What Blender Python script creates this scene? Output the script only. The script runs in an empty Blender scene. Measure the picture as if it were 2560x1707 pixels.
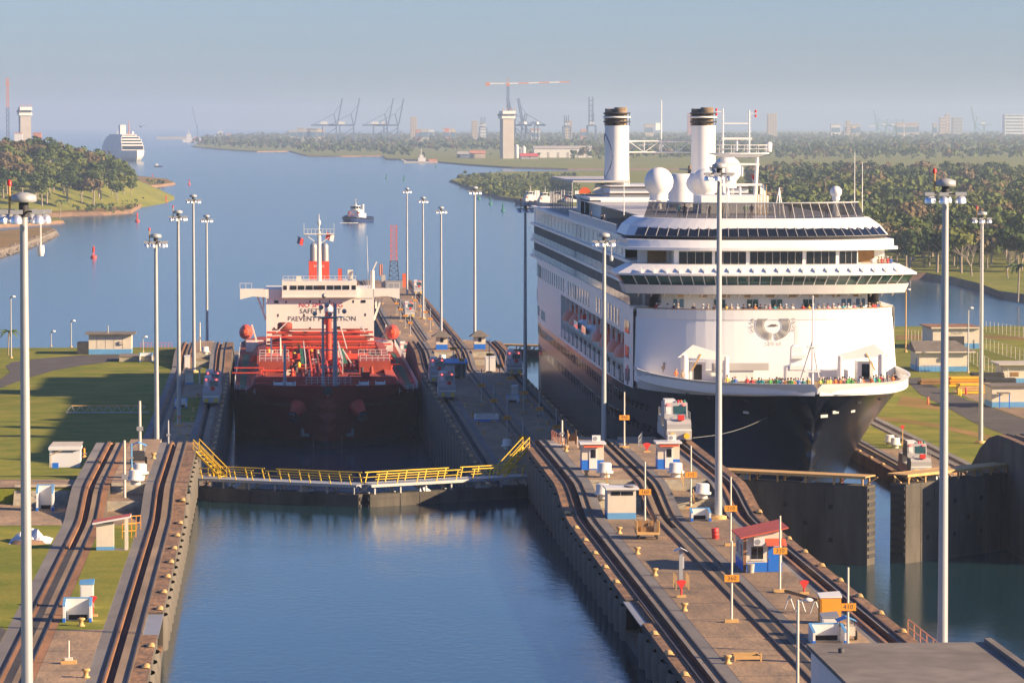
import bpy, bmesh, math, random
from mathutils import Vector, Matrix
random.seed(7)
R = math.radians
SC = bpy.context.scene
COL = SC.collection
# ------------------------------------------------------------------ camera
F_PX, CX, CY = 9500.0, 1280.0, 853.5
CAMZ = 55.5
TH = math.atan((853.5 - 303.0) / F_PX)
PH = math.atan((1280.0 - 688.0) / F_PX * math.cos(TH))
FW = Vector((math.sin(PH) * math.cos(TH), math.cos(PH) * math.cos(TH), -math.sin(TH)))
RT = Vector((math.cos(PH), -math.sin(PH), 0))
UP = RT.cross(FW)
cam = bpy.data.cameras.new('camera'); cam.sensor_width = 36.0; cam.lens = F_PX / 2560.0 * 36.0
cam.clip_start = 1.0; cam.clip_end = 120000.0
camo = bpy.data.objects.new('camera', cam); COL.objects.link(camo)
camo.matrix_world = Matrix(((RT.x, UP.x, -FW.x, 0), (RT.y, UP.y, -FW.y, 0), (RT.z, UP.z, -FW.z, CAMZ), (0, 0, 0, 1)))
SC.camera = camo
# ------------------------------------------------------------------ world, sun, exposure
SUN_EL, SUN_A = R(21), R(21)
SV = Vector((math.cos(SUN_A) * math.cos(SUN_EL), -math.sin(SUN_A) * math.cos(SUN_EL), math.sin(SUN_EL)))
wd = bpy.data.worlds.new('World'); SC.world = wd; wd.use_nodes = True
wn = wd.node_tree; wn.nodes.clear()
sky = wn.nodes.new('ShaderNodeTexSky'); sky.sky_type = 'NISHITA'; sky.sun_disc = False
sky.sun_elevation = SUN_EL; sky.sun_rotation = math.atan2(SV.x, SV.y)
sky.altitude = 50; sky.air_density = 1.0; sky.dust_density = 0.4; sky.ozone_density = 3.0
bg = wn.nodes.new('ShaderNodeBackground'); bg.inputs['Strength'].default_value = 0.067
wo = wn.nodes.new('ShaderNodeOutputWorld')
tint = wn.nodes.new('ShaderNodeMixRGB'); tint.blend_type = 'MULTIPLY'; tint.inputs[0].default_value = 1.0; tint.inputs[2].default_value = (0.53, 0.645, 0.99, 1)
wn.links.new(sky.outputs[0], tint.inputs[1]); wn.links.new(tint.outputs[0], bg.inputs[0]); wn.links.new(bg.outputs[0], wo.inputs[0])
sl = bpy.data.lights.new('sun', 'SUN'); sl.energy = 5.0; sl.angle = R(0.55); sl.color = (1.0, 0.74, 0.46)
so = bpy.data.objects.new('sun', sl); COL.objects.link(so)
so.rotation_euler = (-SV).to_track_quat('-Z', 'Y').to_euler(); so.location = (200, -200, 300)
SC.view_settings.view_transform = 'Standard'; SC.view_settings.look = 'None'
SC.view_settings.exposure = 1.2; SC.view_settings.gamma = 1.0
SC.cycles.max_bounces = 6; SC.cycles.diffuse_bounces = 3; SC.cycles.glossy_bounces = 3
SC.cycles.transmission_bounces = 3; SC.cycles.transparent_max_bounces = 6; SC.cycles.volume_bounces = 1
# ------------------------------------------------------------------ pixels (2560 x 1707) to places
def ray(px, py):
    return FW + RT * ((px - CX) / F_PX) + UP * ((CY - py) / F_PX)
def G(px, py, z=0.0):                      # on the level plane z
    d = ray(px, py); k = (z - CAMZ) / d.z
    return Vector((d.x * k, d.y * k, z))
def AY(px, py, Y):                         # on the upright plane at distance Y
    d = ray(px, py); k = Y / d.y
    return Vector((d.x * k, Y, CAMZ + d.z * k))
def AX(px, py, X):
    d = ray(px, py); k = X / d.x
    return Vector((X, d.y * k, CAMZ + d.z * k))
# ------------------------------------------------------------------ materials
M = {}
def mat(name, col, rough=0.65, var=0.12, scale=0.6, metal=0.0, bump=0.0, bscale=None, col2=None, big=0.0, spec=0.4,
        stretch=None, emit=None, coat=0.0, detail=5.0):
    m = bpy.data.materials.new(name); m.use_nodes = True
    nt = m.node_tree; b = nt.nodes['Principled BSDF']
    b.inputs['Roughness'].default_value = rough; b.inputs['Metallic'].default_value = metal
    b.inputs['Specular IOR Level'].default_value = spec
    if coat: b.inputs['Coat Weight'].default_value = coat; b.inputs['Coat Roughness'].default_value = 0.08
    c1 = [min(1, c * (1 - var)) for c in col]; c2 = col2 or [min(1, c * (1 + var)) for c in col]
    tc = nt.nodes.new('ShaderNodeTexCoord'); mp = nt.nodes.new('ShaderNodeMapping')
    nt.links.new(tc.outputs['Object'], mp.inputs[0])
    if stretch: mp.inputs['Scale'].default_value = stretch
    n = nt.nodes.new('ShaderNodeTexNoise'); n.inputs['Scale'].default_value = scale
    n.inputs['Detail'].default_value = detail; n.inputs['Roughness'].default_value = 0.62
    nt.links.new(mp.outputs[0], n.inputs[0])
    rp = nt.nodes.new('ShaderNodeValToRGB'); rp.color_ramp.elements[0].position = 0.3; rp.color_ramp.elements[1].position = 0.7
    rp.color_ramp.elements[0].color = (*c1, 1); rp.color_ramp.elements[1].color = (*c2, 1)
    nt.links.new(n.outputs[0], rp.inputs[0])
    out = rp.outputs[0]
    if big:
        n2 = nt.nodes.new('ShaderNodeTexNoise'); n2.inputs['Scale'].default_value = scale * 0.12; n2.inputs['Detail'].default_value = 4
        nt.links.new(mp.outputs[0], n2.inputs[0])
        r2 = nt.nodes.new('ShaderNodeValToRGB'); r2.color_ramp.elements[0].position = 0.35; r2.color_ramp.elements[1].position = 0.68
        k = 1 - big; r2.color_ramp.elements[0].color = (k, k, k, 1); r2.color_ramp.elements[1].color = (1, 1, 1, 1)
        nt.links.new(n2.outputs[0], r2.inputs[0])
        mx = nt.nodes.new('ShaderNodeMixRGB'); mx.blend_type = 'MULTIPLY'; mx.inputs[0].default_value = 1
        nt.links.new(out, mx.inputs[1]); nt.links.new(r2.outputs[0], mx.inputs[2]); out = mx.outputs[0]
    nt.links.new(out, b.inputs['Base Color'])
    if bump:
        n3 = nt.nodes.new('ShaderNodeTexNoise'); n3.inputs['Scale'].default_value = bscale or scale * 3; n3.inputs['Detail'].default_value = 6
        nt.links.new(mp.outputs[0], n3.inputs[0])
        bp = nt.nodes.new('ShaderNodeBump'); bp.inputs['Strength'].default_value = bump; bp.inputs['Distance'].default_value = 0.2
        nt.links.new(n3.outputs[0], bp.inputs['Height']); nt.links.new(bp.outputs[0], b.inputs['Normal'])
    if emit:
        b.inputs['Emission Color'].default_value = (*emit[0], 1); b.inputs['Emission Strength'].default_value = emit[1]
    M[name] = m
    return m
def water(name, col, scale, strength, rough, sx=1.0, sy=1.0, dist=1.0):
    m = bpy.data.materials.new(name); m.use_nodes = True; nt = m.node_tree; b = nt.nodes['Principled BSDF']
    b.inputs['Roughness'].default_value = rough; b.inputs['IOR'].default_value = 1.33
    tc = nt.nodes.new('ShaderNodeTexCoord'); mp = nt.nodes.new('ShaderNodeMapping'); mp.inputs['Scale'].default_value = (sx, sy, 1)
    nt.links.new(tc.outputs['Object'], mp.inputs[0])
    n = nt.nodes.new('ShaderNodeTexNoise'); n.inputs['Scale'].default_value = scale; n.inputs['Detail'].default_value = 6; n.inputs['Roughness'].default_value = 0.6
    nt.links.new(mp.outputs[0], n.inputs[0])
    n2 = nt.nodes.new('ShaderNodeTexNoise'); n2.inputs['Scale'].default_value = scale * 0.035; n2.inputs['Detail'].default_value = 5; n2.inputs['Roughness'].default_value = 0.65
    nt.links.new(mp.outputs[0], n2.inputs[0])
    rp = nt.nodes.new('ShaderNodeValToRGB'); rp.color_ramp.elements[0].position = 0.35; rp.color_ramp.elements[1].position = 0.65
    rp.color_ramp.elements[0].color = (0.35, 0.35, 0.35, 1); rp.color_ramp.elements[1].color = (1, 1, 1, 1)
    nt.links.new(n2.outputs[0], rp.inputs[0])
    bp = nt.nodes.new('ShaderNodeBump'); bp.inputs['Distance'].default_value = dist
    ms = nt.nodes.new('ShaderNodeMath'); ms.operation = 'MULTIPLY'; ms.inputs[1].default_value = strength
    nt.links.new(rp.outputs[0], ms.inputs[0]); nt.links.new(ms.outputs[0], bp.inputs['Strength'])
    nt.links.new(n.outputs[0], bp.inputs['Height']); nt.links.new(bp.outputs[0], b.inputs['Normal'])
    rc = nt.nodes.new('ShaderNodeValToRGB'); rc.color_ramp.elements[0].color = (*[c * 0.75 for c in col], 1); rc.color_ramp.elements[1].color = (*[c * 1.2 for c in col], 1)
    nt.links.new(n2.outputs[0], rc.inputs[0]); nt.links.new(rc.outputs[0], b.inputs['Base Color'])
    M[name] = m
def glassmat(name, col, alpha):
    m = mat(name, col, 0.06, 0.05); b = m.node_tree.nodes['Principled BSDF']; b.inputs['Alpha'].default_value = alpha
    return m
mat('concrete', (0.30, 0.245, 0.19), 0.85, 0.22, 0.35, bump=0.25, bscale=2.5, big=0.30)
mat('concrete_slab', (0.34, 0.25, 0.165), 0.85, 0.22, 0.55, bump=0.3, bscale=3, big=0.38, stretch=(1, 0.4, 1), col2=(0.50, 0.33, 0.19))
mat('coping', (0.22, 0.15, 0.11), 0.9, 0.3, 0.8, bump=0.8, bscale=1.8, big=0.4, col2=(0.44, 0.24, 0.12))
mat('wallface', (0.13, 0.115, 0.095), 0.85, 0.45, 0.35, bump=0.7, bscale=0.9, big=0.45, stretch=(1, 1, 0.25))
mat('track_tan', (0.33, 0.235, 0.15), 0.85, 0.25, 0.5, big=0.3, stretch=(1, 0.3, 1))
mat('track_rust', (0.34, 0.17, 0.085), 0.85, 0.3, 0.6, big=0.2, stretch=(1, 0.3, 1))
mat('slab_grey', (0.23, 0.21, 0.195), 0.85, 0.2, 0.5, big=0.25, stretch=(1, 0.3, 1))
mat('slot', (0.05, 0.046, 0.044), 0.8, 0.35, 0.6, stretch=(1, 0.3, 1))
mat('rail', (0.10, 0.075, 0.065), 0.5, 0.3, 1.0, metal=0.4)
mat('step_white', (0.50, 0.44, 0.34), 0.9, 0.3, 1.2, big=0.3, col2=(0.62, 0.55, 0.42))
mat('grass', (0.17, 0.235, 0.03), 0.9, 0.22, 0.16, bump=0.25, bscale=2.2, col2=(0.33, 0.285, 0.055), big=0.22, spec=0.1, detail=9)
mat('grass_dry', (0.28, 0.20, 0.06), 0.9, 0.3, 0.05, col2=(0.33, 0.2, 0.075), bump=0.4, bscale=1.0, spec=0.1)
mat('soil', (0.26, 0.16, 0.09), 0.95, 0.3, 0.2, bump=0.4)
mat('asphalt', (0.105, 0.092, 0.082), 0.9, 0.25, 0.25, big=0.3, bump=0.2)
mat('rock', (0.20, 0.17, 0.14), 0.95, 0.4, 0.4, bump=1.0, bscale=0.8)
mat('white', (0.78, 0.76, 0.72), 0.5, 0.05, 0.5, big=0.08)
mat('shipwhite', (0.80, 0.785, 0.75), 0.38, 0.03, 0.25, stretch=(1, 1, 0.15))
mat('shipgrey', (0.50, 0.48, 0.45), 0.5, 0.08, 0.3)
mat('teak', (0.30, 0.20, 0.12), 0.8, 0.2, 0.6)
mat('hullblack', (0.012, 0.015, 0.024), 0.22, 0.25, 0.08, spec=0.5, stretch=(1, 1, 0.3))
mat('hullred', (0.36, 0.032, 0.022), 0.42, 0.22, 0.12, stretch=(1, 1, 0.3), big=0.25)
mat('antifoul', (0.34, 0.05, 0.035), 0.6, 0.2, 0.3)
mat('deckred', (0.36, 0.062, 0.035), 0.7, 0.25, 0.25, big=0.3)
mat('orange', (0.72, 0.14, 0.045), 0.5, 0.1, 0.6)
mat('orange_red', (0.70, 0.075, 0.04), 0.5, 0.12, 0.6)
mat('signorange', (0.80, 0.33, 0.03), 0.6, 0.06, 1)
mat('yellow', (0.78, 0.50, 0.03), 0.55, 0.1, 0.8)
mat('bollard', (0.58, 0.36, 0.14), 0.7, 0.15, 1.2)
mat('redpaint', (0.72, 0.05, 0.04), 0.5, 0.1, 0.9)
mat('redroof', (0.68, 0.13, 0.07), 0.6, 0.1, 0.5)
mat('bluepaint', (0.02, 0.16, 0.62), 0.5, 0.08, 0.7)
mat('paleblue', (0.13, 0.34, 0.60), 0.5, 0.1, 0.7)
mat('cream', (0.74, 0.66, 0.53), 0.65, 0.08, 0.6, big=0.12)
mat('steel', (0.36, 0.36, 0.36), 0.45, 0.08, 0.4, metal=0.35)
mat('galv', (0.42, 0.43, 0.43), 0.5, 0.06, 0.5, metal=0.3)
mat('darksteel', (0.05, 0.05, 0.055), 0.6, 0.3, 0.8)
mat('black', (0.012, 0.012, 0.013), 0.6, 0.2, 1)
mat('glassdark', (0.012, 0.015, 0.02), 0.05, 0.2, 0.5, spec=0.7)
mat('glassblue', (0.10, 0.19, 0.27), 0.08, 0.2, 0.4, spec=0.7)
mat('glassgreen', (0.035, 0.10, 0.09), 0.07, 0.4, 0.3, spec=0.7)
mat('mirror', (0.85, 0.85, 0.85), 0.28, 0.02, metal=0.75)
mat('loco', (0.42, 0.41, 0.40), 0.45, 0.08, 0.8)
mat('redlamp', (0.7, 0.03, 0.03), 0.4, 0.05)
mat('redlit', (0.8, 0.05, 0.05), 0.4, 0.02, emit=((1, 0.10, 0.08), 1.6))
mat('greenpaint', (0.03, 0.22, 0.12), 0.6, 0.15, 0.8)
mat('greendeck', (0.03, 0.15, 0.08), 0.8, 0.2, 0.8)
mat('soot', (0.20, 0.14, 0.09), 0.7, 0.4, 0.8, col2=(0.36, 0.27, 0.18))
mat('tarp', (0.62, 0.62, 0.64), 0.7, 0.12, 1.2, bump=0.5)
mat('wood', (0.30, 0.17, 0.07), 0.8, 0.25, 1.2)
mat('roofgrey', (0.22, 0.19, 0.16), 0.9, 0.2, 0.5, big=0.25)
mat('fence', (0.50, 0.45, 0.38), 0.8, 0.1, 1)
mat('farconcrete', (0.44, 0.40, 0.35), 0.85, 0.1, 0.1)
mat('farblue', (0.10, 0.15, 0.26), 0.7, 0.1, 0.1)
mat('fargreen', (0.18, 0.33, 0.32), 0.7, 0.1, 0.1)
mat('fartan', (0.60, 0.46, 0.31), 0.8, 0.12, 0.05)
mat('farwhite', (0.75, 0.72, 0.66), 0.7, 0.05, 0.05)
mat('farorange', (0.62, 0.24, 0.13), 0.7, 0.1, 0.1)
mat('tugblue', (0.03, 0.055, 0.17), 0.45, 0.15, 0.3)
mat('ink', (0.09, 0.08, 0.07), 0.7, 0.1)
mat('inkred', (0.65, 0.06, 0.05), 0.7, 0.1)
mat('inkgrey', (0.24, 0.23, 0.22), 0.7, 0.05); mat('housewhite', (0.80, 0.75, 0.66), 0.5, 0.05, 0.4, big=0.08, stretch=(1, 1, 0.3))
mat('bark', (0.30, 0.25, 0.19), 0.9, 0.25, 0.6)
mat('leaf', (0.075, 0.125, 0.026), 0.75, 0.4, 0.3, spec=0.15, col2=(0.15, 0.18, 0.045))
mat('leaf_dark', (0.04, 0.075, 0.02), 0.75, 0.4, 0.3, spec=0.15, col2=(0.085, 0.12, 0.032))
mat('leaf_lime', (0.14, 0.19, 0.03), 0.75, 0.35, 0.3, spec=0.15, col2=(0.19, 0.19, 0.045))
mat('leaf_brown', (0.15, 0.12, 0.055), 0.85, 0.35, 0.3, spec=0.1, col2=(0.22, 0.16, 0.085))
mat('palm_leaf', (0.075, 0.12, 0.025), 0.6, 0.3, 0.3, spec=0.3, col2=(0.13, 0.18, 0.04))
mat('skin', (0.42, 0.24, 0.16), 0.6, 0.1); mat('hair', (0.06, 0.04, 0.03), 0.7, 0.3)
glassmat('glass_screen', (0.03, 0.03, 0.035), 0.55)
glassmat('glass_balustrade', (0.20, 0.30, 0.38), 0.55)
water('sea_water', (0.030, 0.085, 0.135), 0.22, 0.20, 0.16, 1.0, 0.45, 0.6)
water('lock_water', (0.012, 0.042, 0.055), 1.3, 0.16, 0.06, 1.0, 0.7, 0.25)
# ------------------------------------------------------------------ mesh building
class MB:
    def __init__(s): s.v = []; s.f = []; s.m = []; s.sm = []
    def add(s, vs, fs, mi=0, smooth=False):
        o = len(s.v); s.v += [tuple(v) for v in vs]
        for f in fs: s.f.append([i + o for i in f]); s.m.append(mi); s.sm.append(smooth)
        return s
    def bx(s, x0, x1, y0, y1, z0, z1, mi=0):
        return s.add([(x0, y0, z0), (x1, y0, z0), (x1, y1, z0), (x0, y1, z0), (x0, y0, z1), (x1, y0, z1), (x1, y1, z1), (x0, y1, z1)],
                     [(3, 2, 1, 0), (4, 5, 6, 7), (0, 1, 5, 4), (1, 2, 6, 5), (2, 3, 7, 6), (3, 0, 4, 7)], mi)
    def box(s, c, d, mi=0):
        return s.bx(c[0] - d[0] / 2, c[0] + d[0] / 2, c[1] - d[1] / 2, c[1] + d[1] / 2, c[2] - d[2] / 2, c[2] + d[2] / 2, mi)
    def quad(s, a, b, c, d, mi=0): return s.add([a, b, c, d], [(0, 1, 2, 3)], mi)
    def tube(s, p, q, r, r2=None, n=6, mi=0, cap=True):
        p = Vector(p); q = Vector(q); d = q - p
        if d.length < 1e-6: return s
        r2 = r if r2 is None else r2
        a = d.orthogonal().normalized(); b = d.normalized().cross(a)
        vs = []
        for c, rr in ((p, r), (q, r2)):
            for i in range(n):
                t = 2 * math.pi * i / n; vs.append(c + a * (math.cos(t) * rr) + b * (math.sin(t) * rr))
        fs = [(i, (i + 1) % n, n + (i + 1) % n, n + i) for i in range(n)]
        s.add(vs, fs, mi, n > 6)
        if cap: s.add(vs[:n], [tuple(range(n - 1, -1, -1))], mi); s.add(vs[n:], [tuple(range(n))], mi)
        return s
    def path(s, pts, r, n=6, mi=0):
        for a, b in zip(pts, pts[1:]): s.tube(a, b, r, None, n, mi)
        return s
    def bar(s, p, q, w, h, mi=0):        # rectangular bar p to q, width w (level), height h
        p = Vector(p); q = Vector(q); d = (q - p).normalized(); up = Vector((0, 0, 1))
        a = d.cross(up); a = a.normalized() if a.length > 1e-4 else Vector((1, 0, 0)); b = a.cross(d)
        vs = [c + a * i * w / 2 + b * j * h / 2 for c in (p, q) for i, j in ((-1, -1), (1, -1), (1, 1), (-1, 1))]
        return s.add(vs, [(3, 2, 1, 0), (4, 5, 6, 7), (0, 1, 5, 4), (1, 2, 6, 5), (2, 3, 7, 6), (3, 0, 4, 7)], mi)
    def lathe(s, c, prof, n=14, mi=0, smooth=True, axis=2):
        vs = []
        for r, z in prof:
            for i in range(n):
                t = 2 * math.pi * i / n; p = [math.cos(t) * r, math.sin(t) * r, z]
                if axis == 1: p = [p[0], p[2], p[1]]
                if axis == 0: p = [p[2], p[0], p[1]]
                vs.append((c[0] + p[0], c[1] + p[1], c[2] + p[2]))
        fs = []
        for k in range(len(prof) - 1):
            for i in range(n):
                j = (i + 1) % n; f = (k * n + i, k * n + j, (k + 1) * n + j, (k + 1) * n + i)
                fs.append(f if axis != 1 else f[::-1])
        s.add(vs, fs, mi, smooth)
        e = len(prof) - 1
        if prof[0][0] > 1e-3: s.add(vs[:n], [tuple(range(n))[::-1]], mi)
        if prof[e][0] > 1e-3: s.add(vs[e * n:], [tuple(range(n))], mi)
        return s
    def prism(s, poly, lo, hi, axis=2, mi=0):
        n = len(poly)
        def P(a, b, c): return (a, b, c) if axis == 2 else ((a, c, b) if axis == 1 else (c, a, b))
        vs = [P(a, b, lo) for a, b in poly] + [P(a, b, hi) for a, b in poly]
        fs = [(i, (i + 1) % n, n + (i + 1) % n, n + i) for i in range(n)] + [tuple(range(n))[::-1], tuple(range(n, 2 * n))]
        return s.add(vs, fs, mi)
    def loft(s, rings, mi=0, smooth=True, closed=False, cap=False, mifun=None):
        n = len(rings[0]); vs = [p for r in rings for p in r]; o = len(s.v); s.v += [tuple(p) for p in vs]
        for k in range(len(rings) - 1):
            for i in range(n if closed else n - 1):
                j = (i + 1) % n
                s.f.append([o + k * n + i, o + k * n + j, o + (k + 1) * n + j, o + (k + 1) * n + i])
                s.m.append(mifun(k, i) if mifun else mi); s.sm.append(smooth)
        if cap:
            s.add(rings[0], [tuple(range(n))[::-1]], mi); s.add(rings[-1], [tuple(range(n))], mi)
        return s
    def off(s, dx, dy, dz):
        s.v = [(x + dx, y + dy, z + dz) for x, y, z in s.v]; return s
    def mesh(s, name, mats):
        me = bpy.data.meshes.new(name); me.from_pydata(s.v, [], s.f)
        for m in (mats if isinstance(mats, (list, tuple)) else [mats]): me.materials.append(M[m])
        me.polygons.foreach_set('material_index', s.m); me.polygons.foreach_set('use_smooth', s.sm)
        bm = bmesh.new(); bm.from_mesh(me); bmesh.ops.recalc_face_normals(bm, faces=bm.faces); bm.to_mesh(me); bm.free()
        me.update(); return me
    def build(s, name, mats, parent=None, loc=None):
        return link(name, s.mesh(name, mats), parent, loc)
def link(name, me, parent=None, loc=None, rz=0.0):
    o = bpy.data.objects.new(name, me); COL.objects.link(o)
    if parent is not None: o.parent = parent
    if loc is not None: o.location = loc
    if rz: o.rotation_euler = (0, 0, rz)
    return o
def tag(o, label=None, cat=None, group=None, kind=None):
    if label: o['label'] = label
    if cat: o['category'] = cat
    if group: o['group'] = group
    if kind: o['kind'] = kind
    return o
def thing(name, label, cat, loc=(0, 0, 0), rz=0.0, group=None):
    o = bpy.data.objects.new(name, None); COL.objects.link(o); o.empty_display_size = 0.5
    o.location = loc; o.rotation_euler = (0, 0, rz)
    return tag(o, label, cat, group)
def dup(root, loc, rz=None, label=None, group=None, scale=None):
    r = root.copy(); COL.objects.link(r); r.location = loc
    if rz is not None: r.rotation_euler = (0, 0, rz)
    if scale: r.scale = (scale, scale, scale) if not isinstance(scale, tuple) else scale
    if label: r['label'] = label
    if group: r['group'] = group
    for ch in root.children:
        c = ch.copy(); COL.objects.link(c); c.parent = r
        for g in ch.children:
            d = g.copy(); COL.objects.link(d); d.parent = c
    return r
_tx = {}
def text_mesh(txt, size, matname, extrude=0.0):
    k = (txt, size, matname, extrude)
    if k in _tx: return _tx[k]
    cu = bpy.data.curves.new('lettering', 'FONT'); cu.body = txt; cu.size = size; cu.align_x = 'CENTER'; cu.align_y = 'CENTER'; cu.extrude = extrude
    cu.resolution_u = 2
    o = bpy.data.objects.new('lettering', cu); COL.objects.link(o)
    dg = bpy.context.evaluated_depsgraph_get(); me = bpy.data.meshes.new_from_object(o.evaluated_get(dg))
    bpy.data.objects.remove(o); me.name = 'lettering'; me.materials.clear(); me.materials.append(M[matname]); _tx[k] = me
    return me
def text(txt, size, matname, loc, parent, rot=(math.pi / 2, 0, 0), sx=1.0, name='lettering'):
    o = link(name, text_mesh(txt, size, matname), parent, loc); o.rotation_euler = rot; o.scale = (sx, 1, 1); return o
def lerp_tab(tab):
    def f(y):
        if y <= tab[0][0]: return tab[0][1]
        for (a, za), (b, zb) in zip(tab, tab[1:]):
            if y <= b: return za + (zb - za) * (y - a) / (b - a)
        return tab[-1][1]
    return f

for _n in ('115', '160', '210', '310', '360', '410', '990', '860', '910', '960', '010', '850', '900', '950', '000', '760', '800', '710', '750') + tuple(str(110 + 50 * i) for i in range(8)): text_mesh(_n, 0.44, 'ink')
for _c in set('GRANDWORLDVOYAGE'): text_mesh(_c, 0.68, 'inkgrey')
for _c in '2016': text_mesh(_c, 0.66, 'inkgrey')
for _c in set('SUNLIGHTEXPRESS'): text_mesh(_c, 0.75, 'inkgrey')
text_mesh('A', 0.85, 'farorange'); text_mesh('NO SMOKING', 1.4, 'inkred'); text_mesh('SAFETY FIRST', 1.4, 'ink'); text_mesh('PREVENT POLLUTION', 1.4, 'ink'); text_mesh('EXPRESS', 0.6, 'white'); text_mesh('TALLER', 0.7, 'inkgrey')
def body_base():
    me = bpy.data.meshes.new('body'); V = [(0, 0, 0.98), (0, 0, 1.22), (0, 0, 1.42), (0, -0.01, 1.53), (0, -0.02, 1.62), (0, -0.03, 1.74)]; E = [(0, 1), (1, 2), (2, 3), (3, 4), (4, 5)]; Rr = [(0.15, 0.11), (0.15, 0.11), (0.14, 0.1), (0.055, 0.055), (0.085, 0.095), (0.06, 0.07)]
    for s in (-1, 1):
        i = len(V); V += [(s * 0.19, 0, 1.40), (s * 0.26, 0.03, 1.14), (s * 0.2, -0.2, 1.06), (s * 0.13, -0.3, 1.08)]; E += [(2, i), (i, i + 1), (i + 1, i + 2), (i + 2, i + 3)]; Rr += [(0.06, 0.06), (0.045, 0.045), (0.038, 0.038), (0.035, 0.035)]
        i = len(V); V += [(s * 0.09, 0, 0.88), (s * 0.1, -0.01, 0.48), (s * 0.1, 0.02, 0.08), (s * 0.1, -0.12, 0.03)]; E += [(0, i), (i, i + 1), (i + 1, i + 2), (i + 2, i + 3)]; Rr += [(0.085, 0.085), (0.062, 0.062), (0.045, 0.045), (0.035, 0.03)]
    me.from_pydata(V, E, []); o = bpy.data.objects.new('body', me); COL.objects.link(o)
    o.modifiers.new('s', 'SKIN'); sb = o.modifiers.new('u', 'SUBSURF'); sb.levels = sb.render_levels = 1
    for i, (a, b) in enumerate(Rr): me.skin_vertices[0].data[i].radius = (a, b)
    me.skin_vertices[0].data[0].use_root = True
    dg = bpy.context.evaluated_depsgraph_get(); b = bpy.data.meshes.new_from_object(o.evaluated_get(dg)); bpy.data.objects.remove(o); return b
BODY = body_base()
# ================================================================== the setting
Z_NEAR, Z_MID, Z_APP, Z_PLAT = 20.5, 11.3, 4.8, 22.3
ZT = lerp_tab([(100, 20.5), (330, 20.5), (334, 20.65), (338, 21.15), (343, 21.9), (347, 22.25), (351, 22.3), (394, 22.3), (400, 21.8), (405, 20.9), (411, 18.9), (418, 16.0), (425, 13.4),
               (431, 12.0), (437, 11.4), (443, 11.3), (676, 11.3), (681, 11.5), (688, 12.3), (695, 12.95), (701, 13.2), (730, 13.2), (736, 12.7), (744, 10.8), (756, 6.8), (764, 5.2), (772, 4.8), (1300, 4.8)])
def stepped(tab):
    def f(y):
        z = tab[0][1]
        for a, b in tab:
            if y >= a: z = b
        return z
    return f
ZB = stepped([(0, 20.5), (342, 21.4), (350, 22.3), (398, 11.3), (688, 12.25), (696, 13.2), (734, 4.8)])
YS = list(range(150, 328, 6)) + [y * 1.0 for y in range(328, 354, 1)] + list(range(354, 394, 5)) + [y * 1.0 for y in range(394, 446, 1)] + list(range(446, 676, 10)) + list(range(676, 704, 2)) + list(range(704, 730, 6)) + list(range(730, 776, 2)) + list(range(776, 1216, 20)) + [1215]
def clipys(y0, y1, extra=()):
    s = sorted(set([y0, y1] + [y for y in YS if y0 < y < y1] + [e for e in extra if y0 < e < y1])); return s
def field(strips, zf, ys, zbot, mats, dzf=None):
    """strips: (x0, x1, dz, material index) side by side; a strip floor with upright faces where neighbours differ, outer faces down to zbot"""
    mb = MB(); n = len(strips); fm = len(mats) - 1
    def top(i, k, e):
        y = ys[k + e]; ym = (ys[k] + ys[k + 1]) / 2
        d = dzf(i, ym) if dzf else strips[i][2]
        if d is None: d = strips[i][2]
        return (zf(ym) if zf is ZB else zf(y)) + d
    for k in range(len(ys) - 1):
        ya, yb = ys[k], ys[k + 1]
        for i, (x0, x1, dz, mi) in enumerate(strips):
            za, zb = top(i, k, 0), top(i, k, 1)
            mb.quad((x0, ya, za), (x1, ya, za), (x1, yb, zb), (x0, yb, zb), mi)
            if i + 1 < n:
                ua, ub = top(i + 1, k, 0), top(i + 1, k, 1)
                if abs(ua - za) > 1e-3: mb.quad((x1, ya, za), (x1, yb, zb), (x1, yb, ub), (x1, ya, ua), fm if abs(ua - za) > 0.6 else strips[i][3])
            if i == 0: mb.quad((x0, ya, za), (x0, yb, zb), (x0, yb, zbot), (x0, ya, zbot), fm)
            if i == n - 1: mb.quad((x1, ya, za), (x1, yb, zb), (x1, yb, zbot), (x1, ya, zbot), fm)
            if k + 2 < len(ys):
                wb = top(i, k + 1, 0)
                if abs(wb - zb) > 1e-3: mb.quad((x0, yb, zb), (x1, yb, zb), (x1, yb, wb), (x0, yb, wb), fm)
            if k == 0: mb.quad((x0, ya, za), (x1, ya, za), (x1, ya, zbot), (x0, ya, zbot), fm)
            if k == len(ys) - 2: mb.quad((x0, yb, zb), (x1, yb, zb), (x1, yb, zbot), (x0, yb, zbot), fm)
    return mb
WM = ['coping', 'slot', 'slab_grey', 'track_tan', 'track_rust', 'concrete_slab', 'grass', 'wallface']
def rail(parent, x, y0, y1):
    ys = clipys(y0, y1); mb = MB(); w = 0.045
    rings = [[(x - w, y, ZT(y) - 0.05), (x - w, y, ZT(y) + 0.13), (x + w, y, ZT(y) + 0.13), (x + w, y, ZT(y) - 0.05)] for y in ys]
    mb.loft(rings, 0, False); return mb.build('rail', 'rail', parent)
NOTCH_C = (263.0, 276.0); NOTCH_L = (259.0, 271.0)
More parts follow.
